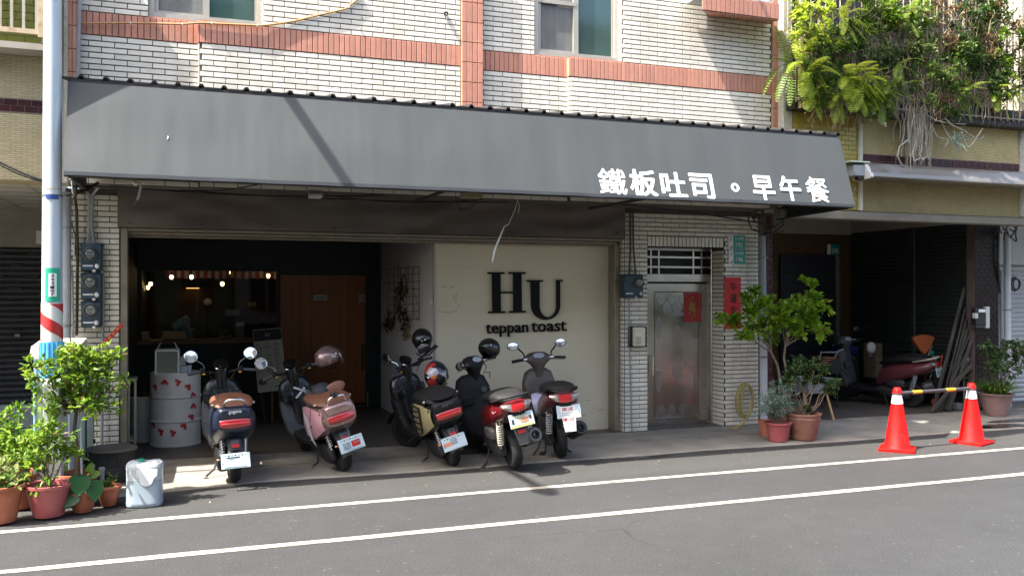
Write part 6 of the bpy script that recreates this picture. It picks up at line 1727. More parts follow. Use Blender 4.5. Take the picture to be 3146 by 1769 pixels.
for lbl, sx, sy, mat in (("spiky bromeliad with red leaf hanging below the trough", 2895, 315, lf_red), ("grey green air plant tuft hanging lower on the roots", 2935, 435, lf_silver), ("strap leaved plant at the far right of the trough", 3120, 285, lf_fern)):
    c = PT(sx, sy, 9.27); t = thing("bromeliad", lbl, "plant", c); 
    for k in range(13):
        a = random.uniform(0, 6.28); d = Vector((cos(a), random.uniform(-.7, .2), sin(a) + .25)).normalized() * random.uniform(.14, .26); s = d.cross(Vector((0, 1, .2))).normalized() * .012; e = c + d - Vector((0, 0, .07))
        MB().add([c - s, c + s, c + d * .6 + s, c + d * .6 - s, e], [(0, 1, 2, 3), (3, 2, 4)]).leafbuild("leaf", mat, t, None)
for lbl, sx, sy, n in (("single magenta flower among the leaves", 2609, 166, 5), ("pale pink orchid spray dangling over the mustard tiles", 2685, 335, 6), ("lower pale pink orchid sprig over the beige tiles", 2715, 373, 6)):
    c = PT(sx, sy, 9.21); t = thing("flower", lbl, "flower", c)
    mt = LEAF("magenta_petal", [(.5, .04, .18), (.6, .1, .25)]) if n == 5 else lf_pinkfl
    for k in range(n):
        p = c + (Vector((random.uniform(-.05, .05), 0, random.uniform(-.06, .06))) if n == 6 else Vector((0, 0, 0))); a = 2 * pi * k / n; m = MB()
        for j in range(3 if n == 6 else 1): leaf(m, p, Vector((cos(a + j * 2.1), -.3, sin(a + j * 2.1))), Vector((0, -1, .2)), .035, .025)
        m.leafbuild("petal", mt, t, None)
    MB().tube([c + Vector((0, .02, .0)), c + Vector((.02, .05, .12)), c + Vector((.0, .08, .25))], .002, 4).build("stalk", lf_dark, t)
# ================================================================ scooters (local: x right, y forward, z up, origin under the rear wheel)
def ring(y, hw, z0, z1, p=2.8, n=22, cx=0.0, tilt=0.0):
    zc, h = (z0 + z1) / 2, (z1 - z0) / 2; out = []
    for k in range(n):
        a = 2 * pi * k / n; c, s = cos(a), sin(a)
        x = hw * math.copysign(abs(c) ** (2 / p), c); z = h * math.copysign(abs(s) ** (2 / p), s)
        out.append((cx + x, y + tilt * z, zc + z))
    return out
def zring(z, hw, y0, y1, p=2.8, n=22):
    yc, h = (y0 + y1) / 2, (y1 - y0) / 2; out = []
    for k in range(n):
        a = 2 * pi * k / n; c, s = cos(a), sin(a)
        out.append((hw * math.copysign(abs(c) ** (2 / p), c), yc + h * math.copysign(abs(s) ** (2 / p), s), z))
    return out
def lo(sec, f=ring, **kw):
    return MB().loft([f(*s, **kw) for s in sec])
def spring(a, b, r, turns, wire, n=9):
    a, b = Vector(a), Vector(b); d = (b - a); u = d.normalized(); e = u.cross(Vector((0, 1, 0))).normalized(); g = u.cross(e)
    return MB().tube([a + d * (i / (turns * n)) + (e * cos(2 * pi * i / n) + g * sin(2 * pi * i / n)) * r for i in range(turns * n + 1)], wire, 5)
def wheel(par, y, R, w, nm, rim=m_rim, steer=None):
    Mx = Matrix.Translation((0, y, R)) @ Matrix.Rotation(pi / 2, 4, 'Y')
    if steer is not None: Mx = steer @ Mx
    t = MB().lathe([(R * .62, -w * .42), (R * .80, -w * .5), (R * .93, -w * .42), (R, -w * .16), (R, w * .16), (R * .93, w * .42), (R * .80, w * .5), (R * .62, w * .42)], n=32, M=Mx, cap=False).build(nm, m_tyre, par, 50, world=False)
    MB().lathe([(R * .64, -w * .40), (R * .60, -w * .3), (R * .2, -w * .2), (.02, -w * .25), (.02, w * .25), (R * .2, w * .2), (R * .60, w * .3), (R * .64, w * .40)], n=24, M=Mx).build("rim", rim, t, 40, world=False)
    return t
def plate(par, c, tilt, base, extra, roll=0.0):
    F = frame(c, (cos(roll), 0, sin(roll)), (-sin(roll), sin(tilt), cos(tilt)))
    MB().obox(F @ Matrix.Translation((0, 0, -.004)), .128, .068, .003, .002).build("plate_bracket", m_plastic, par, 0, world=False)
    p = MB().obox(F, .130, .070, .0025, .002).build("number_plate", base, par, 0, world=False)
    extra(p, F)
    return p
def smudge(seed, more=()):
    def f(p, F):
        random.seed(seed)
        for k in range(7):
            x = -.09 + k * .03; MB().obox(F @ Matrix.Translation((x, .050, .003)), .008, .006, .0008).build("faded_mark", m_platetx if k % 2 else m_plateblur, p, 0, world=False)
        for (x, y, hx, hy, mt) in more: MB().obox(F @ Matrix.Translation((x, y, .0035)), hx, hy, .001).build("faded_mark", mt, p, 0, world=False)
    return f
def place(name, label, x, y, heading, lean):
    return thing(name, label, "scooter", (x, y, .016), rot=(0, radians(-lean), radians(heading)), group="parked scooters")
def sym(f):
    for s in (-1, 1): f(s)

def scooter_round(label, x, y, heading, lean, steer, body, rear, seat, guard, side=None, mirror_glass=True, grab=m_chrome, cargo=False, platex=(0, 0, 0), pl=None, letters=m_white, right_mirror=True, left_fold=False, signals=False):
    t = place("scooter", label, x, y, heading, lean); B = lambda m, nm, mt, p=t, s=40: m.build(nm, mt, p, s, world=False)
    wheel(t, 0, .225, .11, "rear_wheel"); S = Matrix.Translation((0, 1.15, 0)) @ Matrix.Rotation(radians(steer), 4, 'Z') @ Matrix.Translation((0, -1.15, 0))
    wheel(t, 1.28, .225, .10, "front_wheel", steer=S)
    # tail shell
    bo = B(lo([(-.315, .11, .59, .70), (-.30, .162, .535, .745), (-.22, .195, .48, .76), (-.05, .208, .41, .765), (.15, .208, .34, .765), (.33, .19, .30, .73), (.46, .16, .28, .65), (.53, .10, .28, .52)], p=3.3), "body", body)
    if side:
        for s in (-1, 1):
            sp = [(-.26, .53, .70), (-.20, .50, .71), (-.05, .44, .73), (.15, .37, .73), (.32, .33, .70), (.42, .32, .62)]
            rr = []
            for yy, z0, z1 in sp:
                hw = {-.26: .186, -.20: .202, -.05: .212, .15: .212, .32: .196, .42: .176}[yy]
                rr.append([(s * hw * (1.006 - .09 * (abs(k - 3) / 3) ** 2), yy, z0 + (z1 - z0) * k / 6) for k in range(7)])
            m = MB(); m.loft(rr, False, False, False); B(m, "side_panel", side)
    B(lo([(-.330, .10, .665, .735), (-.322, .135, .655, .748), (-.30, .150, .65, .760), (-.26, .160, .65, .768)], p=4), "rear_cover", rear)
    tl = MB(); rr = []
    for i in range(13):
        xx = -.138 + .276 * i / 12; yy = -.322 + .95 * xx * xx; h = .043 * (1 - (abs(xx) / .145) ** 6 * .35)
        rr.append([(xx, yy - .012 + .022 * (1 - cos(a)) / 2 * 1.2, .612 + h * sin(a)) for a in [2 * pi * k / 12 for k in range(12)]])
    tl.loft(rr); B(tl, "tail_light", m_tail)
    m = MB(); rr = []
    for i in range(13):
        xx = -.125 + .25 * i / 12; yy = -.340 + .95 * xx * xx; rr.append([(xx, yy, .604), (xx, yy - .003, .612), (xx, yy, .620), (xx, yy + .01, .612)])
    m.loft(rr); B(m, "light_bar", M_gl)
    B(lo([(-.30, .10, .535, .56), (-.24, .14, .50, .55), (-.1, .13, .46, .5)]), "tail_bumper", m_plasticg)
    text("lettering", "gogoro", .115, .032, frame((0, -.3335, .715), (1, 0, 0), (0, .15, 1)), letters, t, .001, .0, world=False)
    st = B(lo([(-.27, .11, .745, .765), (-.24, .165, .735, .795), (-.12, .196, .725, .828), (.08, .198, .72, .848), (.24, .178, .725, .842), (.36, .14, .73, .815), (.45, .075, .725, .77)], p=2.3), "seat", seat)
    B(MB().tube([(-.199, -.03, .768), (-.188, -.16, .766), (-.13, -.252, .762), (0, -.275, .757), (.13, -.252, .762), (.188, -.16, .766), (.199, -.03, .768)], .005, 5), "piping", m_seatk, st)
    for s in (-1, 1): B(MB().obox(Matrix.Translation((s * .178, -.16, .775)) @ Matrix.Rotation(s * .5, 4, 'Z'), .024, .010, .012, .005), "seat_badge", m_alu, st)
    if grab is not None:
        B(MB().tube([(-.098, -.235, .735), (-.098, -.275, .775), (-.085, -.305, .815), (-.055, -.315, .832), (.055, -.315, .832), (.085, -.305, .815), (.098, -.275, .775), (.098, -.235, .735)], .0125, 10), "grab_rail", grab)
        for s in (-1, 1): B(MB().ell((s * .098, -.255, .745), .022, .03, .022, 10, 7), "rail_foot", m_plastic)
    # rear running gear
    m = MB(); rr = []
    for i in range(9):
        a = radians(75 + i * 13); R = .262
        rr.append([(xx, R * cos(a) * 1.0 * (1 if True else 1), .225 + R * sin(a) + zz) for xx, zz in ((-.068, -.035), (-.062, 0), (0, .012), (.062, 0), (.068, -.035), (0, -.02))])
    m.loft(rr); B(m, "rear_fender", m_plasticg)
    B(MB().obox(Matrix.Translation((0, -.245, .395)) @ Matrix.Rotation(-.35, 4, 'X'), .045, .022, .055, .012), "fender_hump", m_plasticg)
    B(MB().obox(Matrix.Translation((.0, -.283, .395)) @ Matrix.Rotation(-.25, 4, 'X'), .034, .006, .018, .003), "reflector", m_tail)
    pc = Vector((platex[0], -.325 + platex[1], .300 + platex[2]))
    B(MB().tube([(0, -.23, .36), (pc.x, pc.y + .02, pc.z)], .016, 6), "plate_arm", m_plastic)
    plate(t, pc, .28, m_plate, pl)
    B(MB().obox(Matrix.Translation((pc.x - .155, pc.y + .01, pc.z + .02)), .012, .012, .008, .003), "side_reflector", m_orange)
    for s in (-1, 1):
        a, b = (s * .098, -.075, .245), (s * .115, -.03, .50)
        B(MB().tube([a, b], .011, 8), "shock_absorber", m_chrome); B(spring((s * .100, -.068, .30), (s * .114, -.034, .48), .021, 7, .0055), "shock_spring", m_cabgrey)
    B(MB().loft([zring(.13, .04, -.12, .12), zring(.17, .055, -.15, .2), zring(.26, .058, -.12, .3), zring(.32, .04, -.02, .3)]).xf(Matrix.Translation((-.105, .03, 0))), "motor_housing", m_plastic)
    B(MB().tube([(.075, 0, .225), (.085, .3, .29), (.06, .45, .30)], [.03, .03, .035], 8), "swing_arm", m_plastic)
    # floor, shield, nose
    B(lo([(.42, .15, .25, .32), (.6, .165, .24, .305), (.85, .175, .25, .32), (.98, .17, .28, .36)], p=5), "floorboard", m_plastic)
    B(MB().loft([zring(.27, .175, .93, 1.06, 3), zring(.34, .215, .93, 1.10, 3), zring(.5, .222, .965, 1.13, 3), zring(.64, .215, .985, 1.14, 3), zring(.68, .205, .99, 1.14, 3)]), "lower_shield", guard)
    B(MB().loft([zring(.68, .200, .985, 1.145, 3), zring(.78, .190, 1.0, 1.15, 3), zring(.86, .165, 1.01, 1.15, 3), zring(.90, .12, 1.03, 1.14, 3)]), "upper_shield", m_blackp)
    B(MB().loft([zring(.42, .10, .90, 1.0, 3), zring(.62, .115, .93, 1.0, 3), zring(.80, .10, .97, 1.05, 3)]), "inner_panel", m_blackp)
    for s in (-1, 1):
        B(MB().loft([zring(.66, .065, .935, 1.0, 3), zring(.74, .075, .925, 1.0, 3), zring(.775, .07, .935, 1.0, 3)]).xf(Matrix.Translation((s * .125, 0, 0))), "glove_pocket", m_blackp)
        B(MB().ell((s * .185, .935, .63), .011, .006, .011, 8, 5), "shield_screw", m_plasticg); B(MB().ell((s * .19, .935, .47), .011, .006, .011, 8, 5), "shield_screw", m_plasticg)
    if not cargo:
        e = frame((.075, .918, .72), (1, 0, 0), (0, .1, 1)); B(MB().lathe([(.030, 0), (.030, .004), (.024, .004), (.024, 0)], n=20, M=e, cap=False), "round_emblem", m_alu)
        B(MB().lathe([(.012, 0), (.012, .003), (.001, .003)], n=8, M=e), "emblem_mark", m_alu)
    B(MB().loft([[(xx, 1.15 + .262 * cos(a) + .13, .225 + .262 * sin(a)) for xx in (-.06, -.04, .04, .06)] for a in [radians(20 + 14 * i) for i in range(10)]], False, False, False).xf(S), "front_fender", body)
    for s in (-1, 1): B(MB().tube([(s * .06, 1.28, .225), (s * .06, 1.20, .55)], .018, 8).xf(S), "fork_leg", m_plastic)
    # steering
    def sB(m, nm, mt, p=t, s=40): return B(m.xf(S), nm, mt, p, s)
    sB(MB().loft([zring(.78, .055, 1.0, 1.1), zring(.92, .058, .985, 1.085), zring(1.0, .06, .98, 1.08), zring(1.04, .05, .99, 1.07)]), "steering_column", m_blackp)
    dsh = sB(MB().lathe([(.066, 0), (.074, .012), (.072, .045), (.001, .05)], n=24, M=frame((0, 1.03, 1.045), (1, 0, 0), (0, 1, .55))), "dashboard", m_blackp)
    sB(MB().tube([(.068 * cos(a), 1.03 - .06 * abs(sin(a)) * .9, 1.036 + .0 - .02 * abs(sin(a))) for a in [pi + pi * i / 12 for i in range(13)]], .004, 5), "dashboard_trim", m_chrome, dsh)
    for s in (-1, 1):
        sB(MB().tube([(s * .04, 1.03, .97), (s * .12, 1.0, .985), (s * .21, .965, 1.0)], [.014, .014, .012], 8), "handlebar", m_plastic)
        sB(MB().tube([(s * .215, .965, 1.0), (s * .345, .925, .985)], .017, 10), "grip", m_plasticg)
        sB(MB().obox(Matrix.Translation((s * .195, .968, 1.005)), .028, .025, .03, .008), "switch_block", m_plastic)
        sB(MB().obox(Matrix.Translation((s * .185, .94, .975)), .014, .004, .007, .002), "switch_button", m_yelref)
        sB(MB().tube([(s * .17, 1.0, .99), (s * .25, 1.02, .985), (s * .33, .985, .975)], .006, 6), "brake_lever", m_plasticg)
        sB(MB().tube([(s * .10, 1.0, 1.0), (s * .13, .95, .97), (s * .09, .97, .90)], .005, 6), "brake_cable", m_cable)
        if s > 0 and not right_mirror: continue
        if s < 0 and left_fold:
            sB(MB().tube([(-.17, .985, 1.02), (-.20, .96, 1.06), (-.245, .93, 1.08)], .006, 6), "mirror_stem", m_plastic)
            c, nn = Vector((-.275, .92, 1.085)), Vector((.3, -.9, .3))
        else:
            sB(MB().tube([(s * .17, .985, 1.02), (s * .185, .985, 1.075), (s * .255, 1.0, 1.125)], .006, 6), "mirror_stem", m_chrome)
            c, nn = Vector((s * .305, 1.0, 1.165)), Vector((-s * .06, -1, .30))
        nn.normalize(); xx = Vector((0, 0, 1)).cross(nn).normalized(); F = frame(c, xx, nn.cross(xx))
        mr = sB(MB().lathe([(.02, -.03), (.055, -.018), (.068, .0), (.068, .006), (.063, .008)], n=24, M=F, cap=True), "mirror", m_plastic if cargo else m_chrome)
        sB(MB().lathe([(.0615, .0085), (.001, .0095)], n=24, M=F), "mirror_glass", m_mirror, mr)
    # stand
    B(MB().tube([(-.10, .40, .22), (-.16, .33, .08), (-.245, .27, lean * .0042 + .02)], .011, 8), "side_stand", m_iron)
    B(MB().ell((-.25, .268, lean * .0042 + .015), .028, .022, .010, 10, 6), "stand_foot", m_galv)
    if cargo:
        for s in (-1, 1):
            fr = [(s * .222, -.02, .70), (s * .228, .22, .72), (s * .222, .33, .60), (s * .222, .28, .38), (s * .228, .05, .42), (s * .222, -.02, .70)]
            B(MB().tube(fr, .009, 7), "side_guard", m_plastic)
            for k in range(4):
                z = .47 + k * .065; B(MB().tube([(s * .222, -.0 + .01 * k, z + .0), (s * .232, .14, z - .01), (s * .222, .30, z + .005)], .008, 6), "guard_bar", m_plastic)
            B(MB().tube([(s * .17, .5, .30), (s * .25, .48, .285), (s * .30, .47, .28)], .014, 8), "foot_peg", m_plastic)
        B(lo([(-.33, .07, .78, .80), (-.26, .13, .775, .815), (-.16, .14, .775, .83)], p=3.5), "rear_rack", m_plastic)
        B(MB().tube([(.04 * cos(a), -.06 + .02 * sin(a), .826) for a in [2 * pi * k / 12 for k in range(13)]], .003, 4), "rack_emblem", m_plasticg)
    return t
M_gl = M("tail_lamp_bright", (.62, .03, .03), .15, var=.05, coat=1.0)
m_letterdim = M("dim_lettering", (.10, .10, .11), .4)
def blank(p, F): pass
s1x, s1y = GR(721, 1484); s2x, s2y = GR(1059, 1448); s3x, s3y = GR(1393, 1432); s4x, s4y = GR(1582, 1442); s5x, s5y = GR(1723, 1409)
SC1 = scooter_round("dark navy scooter with brown seat nearest the oil drum", s1x, s1y, 3, 2.2, 0, m_navy, m_navy, m_seatb, m_greymat,
    platex=(-.012, -.03, -.03), pl=smudge(1, ((-.02, .03, .06, .006, m_platetx), (-.04, .022, .02, .010, m_plateblur), (-.115, -.02, .006, .010, m_plateblur), (.0, -.055, .10, .006, m_plateblur))))
m_pale = M("pale_patch", (.58, .58, .64), .45, var=.05)
SC2 = scooter_round("pink and rose gold scooter with brown seat in front of the timber door", s2x, s2y, 11, 14, -4, m_rose, m_rose, m_seatb, m_greymat, side=m_pinkp, platex=(.02, -.04, .04), letters=m_rose,
    pl=smudge(2, ((.045, -.005, .045, .030, m_tail), (.06, .004, .04, .006, m_plateblur), (-.05, -.01, .04, .035, m_plateblur), (.02, -.058, .08, .005, m_plateblur))), right_mirror=False)
# a plain pale patch on the pink flank, and the strap of the cap
m = MB(); pts = [(-.02, .30), (.06, .36), (.10, .44), (.09, .54), (.11, .62), (.09, .685), (.06, .64), (.02, .63), (-.005, .60), (.0, .50), (-.02, .42)]
m.add([(-.2185 + .012 * abs((z - .55) / .2) ** 2, yy + .10, z) for yy, z in pts], [tuple(range(len(pts)))]); m.build("pale_patch", m_pale, SC2, 0, world=False)
MB().tube([(.17, -.12, .78), (-.19, -.02, .77), (-.215, .02, .62), (-.20, .06, .55), (-.23, .02, .53)], .006, 6).build("dangling_strap", m_plum, SC2, world=False)
MB().obox(Matrix.Translation((-.19, .30, .37)), .006, .035, .022, .006).build("panel_hatch", m_plastic, SC2, world=False)
fr_ = MB(); fr_.obox(Matrix.Translation((-.0, .905, .78)) @ Matrix.Rotation(.6, 4, 'Y'), .075, .01, .012, .005); fr_.obox(Matrix.Translation((.0, .905, .74)) @ Matrix.Rotation(-.6, 4, 'Y'), .075, .01, .012, .005); fr_.build("silver_hook_bracket", m_pvcl, SC2, world=False)
SC3 = scooter_round("black scooter with cream side panels and guard bars left of the cream wall", s3x, s3y, 4, 15, 30, m_blackp, m_plastic, m_seatk, m_blackp, side=m_creamp, cargo=True, grab=None, platex=(-.04, -.04, .03), letters=m_letterdim,
    pl=smudge(3, ((-.07, -.005, .04, .020, m_orange), (.0, .01, .035, .03, m_plateblur), (.03, -.045, .08, .018, m_plate), (-.11, -.01, .005, .02, m_platetx))), right_mirror=False, left_fold=False)

LOW = {"body", "tail_light", "turn_signal", "seat_lock", "tail_underside", "seat", "grab_rail"}
def scooter_petrol(label, x, y, heading, lean, steer, body, shield, seat, sprc, fender_grey, pl, plate_mat, platep, tail_z=.755, script=None, left_mirror_low=False, right_mirror=True, center_stand=False, muff=m_engine, rack=False):
    t = place("scooter", label, x, y, heading, lean); B = lambda m, nm, mt, p=t, s=40: (m.xf(Matrix.Diagonal((1, 1, .945, 1))) if nm in LOW else m).build(nm, mt, p, s, world=False)
    S = Matrix.Translation((0, 1.13, 0)) @ Matrix.Rotation(radians(steer), 4, 'Z') @ Matrix.Translation((0, -1.13, 0))
    wheel(t, 0, .215, .105, "rear_wheel"); wheel(t, 1.25, .215, .095, "front_wheel", steer=S)
    bo = B(lo([(-.43, .07, .735, .80), (-.41, .125, .70, .815), (-.34, .160, .64, .82), (-.2, .182, .57, .81), (0, .192, .49, .785), (.18, .19, .43, .755), (.34, .17, .38, .70), (.44, .13, .34, .62), (.50, .09, .33, .5)], p=2.5), "body", body)
    # lamp cluster: red centre between two clear wedges
    def lamp(x0, x1, nm, mt, bot):
        rr = []
        for i in range(7):
            xx = x0 + (x1 - x0) * i / 6; yy = -.452 + 1.7 * xx * xx; top = tail_z + .038 - .10 * abs(xx) * .0; bt = bot(xx)
            rr.append([(xx, yy + .03, top + .004), (xx, yy + .004, top), (xx, yy - .008, (top + bt) / 2), (xx, yy - .002, bt), (xx, yy + .03, bt + .002), (xx, yy + .06, (top + bt) / 2)])
        m = MB(); m.loft(rr); return B(m, nm, mt, t, 30)
    lamp(-.068, .068, "tail_light", m_tail, lambda xx: tail_z - .050 + .10 * abs(xx))
    lamp(-.160, -.070, "turn_signal", m_tailc, lambda xx: tail_z - .043 + .55 * (abs(xx) - .07)); lamp(.070, .160, "turn_signal", m_tailc, lambda xx: tail_z - .043 + .55 * (abs(xx) - .07))
    B(MB().lathe([(.011, 0), (.011, .004), (.001, .004)], n=10, M=frame((0, -.462, tail_z - .045), (1, 0, 0), (0, 0, 1))), "seat_lock", m_plasticg)
    B(lo([(-.44, .06, .675, .705), (-.40, .10, .62, .70), (-.28, .12, .57, .66)], p=3), "tail_underside", m_plastic)
    B(lo([(-.35, .08, .80, .83), (-.31, .145, .79, .875), (-.16, .176, .77, .908), (.05, .176, .755, .900), (.2, .158, .74, .868), (.34, .12, .73, .82), (.44, .07, .71, .76)], p=2.5), "seat", seat)
    B(MB().tube([(-.165, -.12, .80), (-.168, -.28, .835), (-.14, -.40, .865), (-.08, -.44, .872), (.08, -.44, .872), (.14, -.40, .865), (.168, -.28, .835), (.165, -.12, .80)], .014, 9), "grab_rail", m_plastic if not rack else m_alu)
    if script:
        text("lettering", script, .085, .04, frame((-.178, -.20, .655), (.22, -.97, 0.05), (-.35, -.1, 1)), m_white if body is m_maroon else m_cable, t, .001, .01, world=False, shear=.3)
    # plate, mud flap, reflector
    pp_ = Vector(platep)
    B(MB().loft([[(-.07, -.38, .67), (.07, -.38, .67), (.07, -.36, .67), (-.07, -.36, .67)], [(-.075, -.42, .5), (.075, -.42, .5), (.075, -.40, .5), (-.075, -.40, .5)], [(-.045, -.44, .33), (.045, -.44, .33), (.045, -.42, .33), (-.045, -.42, .33)]]), "mud_flap", fender_grey, t, 20)
    if fender_grey is m_plasticg or fender_grey is m_engine: B(MB().obox(Matrix.Translation((0, -.428, .462)) @ Matrix.Rotation(-.06, 4, 'X'), .042, .006, .022, .003), "reflector", m_tail)
    plate(t, pp_, .20, plate_mat, pl)
    # engine, belt case, silencer, spring
    B(lo([(-.05, .035, .17, .28), (.02, .046, .14, .31), (.2, .05, .15, .33), (.42, .045, .20, .34), (.48, .03, .24, .32)], p=2.6).xf(Matrix.Translation((-.105, 0, 0))), "belt_case", m_engined)
    B(lo([(.02, .04, .34, .43), (.06, .05, .32, .46), (.24, .05, .33, .46), (.30, .035, .35, .43)], p=3).xf(Matrix.Translation((-.135, 0, 0))), "air_box", m_engined if fender_grey is m_plastic else m_engine)
    B(MB().ell((0, .30, .33), .10, .14, .11, 14, 9), "engine_block", m_engined)
    B(MB().tube([(.11, .30, .20), (.13, .15, .22), (.15, .04, .25)], [.018, .02, .04], 10), "exhaust_pipe", m_engine)
    sl = B(MB().tube([(.145, .08, .24), (.155, .02, .26), (.178, -.27, .355), (.183, -.30, .365)], [.045, .074, .084, .068], 18), "silencer", muff)
    MBm = frame((.1835, -.304, .367), (1, .08, 0), (0, .32, .95)); B(MB().lathe([(.045, -.004), (.045, .006), (.026, .010), (.022, -.004)], n=18, M=MBm, cap=True), "tail_pipe", m_plastic, sl)
    B(MB().tube([(-.125, -.05, .25), (-.125, -.15, .56)], .012, 8), "shock_absorber", m_chrome); B(spring((-.125, -.07, .30), (-.125, -.14, .53), .032, 9, .008), "shock_spring", sprc)
    B(MB().loft([[(xx, .245 * cos(a), .215 + .245 * sin(a)) for xx in (-.055, -.03, .03, .055)] for a in [radians(30 + 12 * i) for i in range(10)]], False, False, False), "inner_fender", m_plastic)
    # floor and shield
    B(lo([(.40, .13, .24, .33), (.6, .15, .22, .30), (.85, .16, .23, .31), (.97, .15, .26, .36)], p=5), "floorboard", m_plastic)
    B(MB().loft([zring(.26, .14, .92, 1.04, 3), zring(.36, .195, .92, 1.10, 3), zring(.55, .215, .955, 1.14, 3), zring(.74, .205, .98, 1.16, 3), zring(.86, .165, 1.0, 1.16, 3), zring(.90, .10, 1.03, 1.14, 3)]), "leg_shield", shield)
    B(MB().loft([zring(.58, .07, .93, 1.0, 3), zring(.66, .085, .915, 1.0, 3), zring(.70, .08, .925, 1.0, 3)]).xf(Matrix.Translation((-.11, 0, 0))), "glove_pocket", shield)
    B(MB().lathe([(.030, 0), (.034, .012), (.022, .014), (.018, .004)], n=18, M=frame((.105, .955, .72), (1, 0, 0), (0, .2, 1))), "ignition_lock", m_plasticg)
    B(MB().loft([[(xx, 1.25 + .25 * cos(a), .215 + .25 * sin(a)) for xx in (-.058, -.035, .035, .058)] for a in [radians(15 + 15 * i) for i in range(10)]], False, False, False).xf(S), "front_fender", body)
    for s in (-1, 1): B(MB().tube([(s * .06, 1.25, .215), (s * .055, 1.17, .5)], .017, 8).xf(S), "fork_leg", m_plastic)
    def sB(m, nm, mt, p=t, s=40): return B(m.xf(S), nm, mt, p, s)
    cw = MB(); cw.loft([zring(.80, .055, .985, 1.10, 2.6), zring(.90, .062, .97, 1.10, 2.6), zring(.96, .10, .95, 1.10, 2.6), zring(1.01, .165, .94, 1.11, 2.8), zring(1.06, .155, .95, 1.12, 2.8), zring(1.095, .10, .98, 1.11, 2.6), zring(1.105, .04, 1.0, 1.09, 2.4)])
    cw_ = sB(cw, "handlebar_cowl", shield)
    sB(MB().lathe([(.058, 0), (.056, .006), (.001, .009)], n=24, M=frame((0, .956, 1.066), (1, 0, 0), (0, .75, .66)) @ Matrix.Diagonal((1.25, .75, 1, 1))), "speedometer", m_gauge, cw_)
    for s in (-1, 1):
        sB(MB().tube([(s * .14, 1.0, 1.03), (s * .195, .985, 1.03)], .026, 12), "bar_clamp", m_chrome)
        sB(MB().tube([(s * .19, .985, 1.03), (s * .24, .975, 1.027), (s * .335, .955, 1.018)], [.013, .016, .017], 10), "grip", m_plastic)
        sB(MB().tube([(s * .17, 1.01, 1.01), (s * .24, 1.03, 1.0), (s * .33, 1.0, .99)], .006, 6), "brake_lever", m_alu)
        if s > 0 and not right_mirror: continue
        a = (s * .165, 1.02, 1.055)
        if s < 0 and left_mirror_low: pts = [a, (-.23, .99, 1.06), (-.29, .95, 1.06)]; c, nn = Vector((-.35, .93, 1.06)), Vector((.2, -1, .22))
        else: pts = [a, (s * .175, 1.02, 1.10), (s * .235, 1.03, 1.165)]; c, nn = Vector((s * .30, 1.03, 1.195)), Vector((-s * .06, -1, .30))
        sB(MB().tube(pts, [.009, .009, .011], 7), "mirror_stem", m_plastic)
        nn.normalize(); xx = Vector((0, 0, 1)).cross(nn).normalized(); F = frame(c, xx, nn.cross(xx)) @ Matrix.Diagonal((1.25, .82, 1, 1))
        mr = sB(MB().lathe([(.02, -.035), (.05, -.022), (.060, .0), (.060, .006), (.055, .008)], n=22, M=F), "mirror", m_plastic)
        sB(MB().lathe([(.0535, .0085), (.001, .0095)], n=22, M=F), "mirror_glass", m_mirror, mr)
    if center_stand:
        for s in (-1, 1): B(MB().tube([(s * .09, .30, .22), (s * .13, .22, .03), (s * .16, .18, .012)], .012, 8), "stand_leg", m_iron)
        B(MB().tube([(-.13, .22, .04), (-.20, .16, .03)], .013, 8), "stand_pedal", m_iron)
    B(MB().tube([(-.13, .36, .20), (-.2, .28, .07), (-.27, .22, max(.012, lean * .0046))], .010, 8), "side_stand", m_iron)
    B(MB().ell((-.275, .218, max(.010, lean * .0046 - .004)), .026, .020, .010, 10, 6), "stand_foot", m_iron)
    return t
m_gauge = M("gauge_face", (.42, .44, .50), .2, var=.35, scale=40, coat=1.0)
m_sprw = M("cream_spring", (.55, .52, .42), .4)
SC4 = scooter_petrol("crimson scooter leaning on its stand in front of the cream wall", s4x, s4y, 0, 10.5, 34, m_maroon, m_plastic, m_seatk, m_sprw, m_plasticg,
    smudge(4, ((.03, -.005, .045, .022, m_orange), (-.095, -.005, .012, .025, m_platetx), (.095, .01, .012, .018, m_platetx), (.0, -.055, .12, .012, m_platey), (.0, .02, .05, .008, m_plateblur), (-.02, .035, .06, .006, m_platey))), m_plate, (.015, -.44, .578), script="Swish", left_mirror_low=True, right_mirror=False)
def ads(p, F):
    random.seed(9)
    q = MB().loft([[F @ Vector((-.095, .055, .004)), F @ Vector((.075, .055, .004)), F @ Vector((.075, .055, .006)), F @ Vector((-.095, .055, .006))], [F @ Vector((-.06, -.21, .004)), F @ Vector((.058, -.21, .004)), F @ Vector((.058, -.21, .006)), F @ Vector((-.06, -.21, .006))]]).build("paper_flyer", m_jugl, p, 0, world=False)
    for r, yy in enumerate((.025, -.085)):
        text("flyer_print", "南 成", .125, .042, F @ Matrix.Translation((-.012, yy, .0075)), m_red, p, .0005, .008, world=False)
        MB().tube([F @ Vector((-.008 + .018 * cos(a), yy + .016 * sin(a), .0075)) for a in [2 * pi * k / 10 for k in range(11)]], .0015, 4).build("flyer_print", m_plateblur, p, world=False)
        for k in range(2):
            for j in range(7): MB().obox(F @ Matrix.Translation((-.07 + j * .019, yy - .04 - k * .022, .0072)), .006, .006, .0005).build("flyer_print", m_plateblur, p, 0, world=False)
    text("flyer_print", "706-7015756", .10, .014, F @ Matrix.Translation((-.006, -.19, .0075)), m_plateblur, p, .0005, .006, world=False)
    MB().tube([F @ Vector((.105 + .012 * cos(a), .0 + .02 * sin(a), .004)) for a in [-1.6 + 3.2 * k / 8 for k in range(9)]], .003, 4).build("plate_mark", m_platetx, p, world=False)
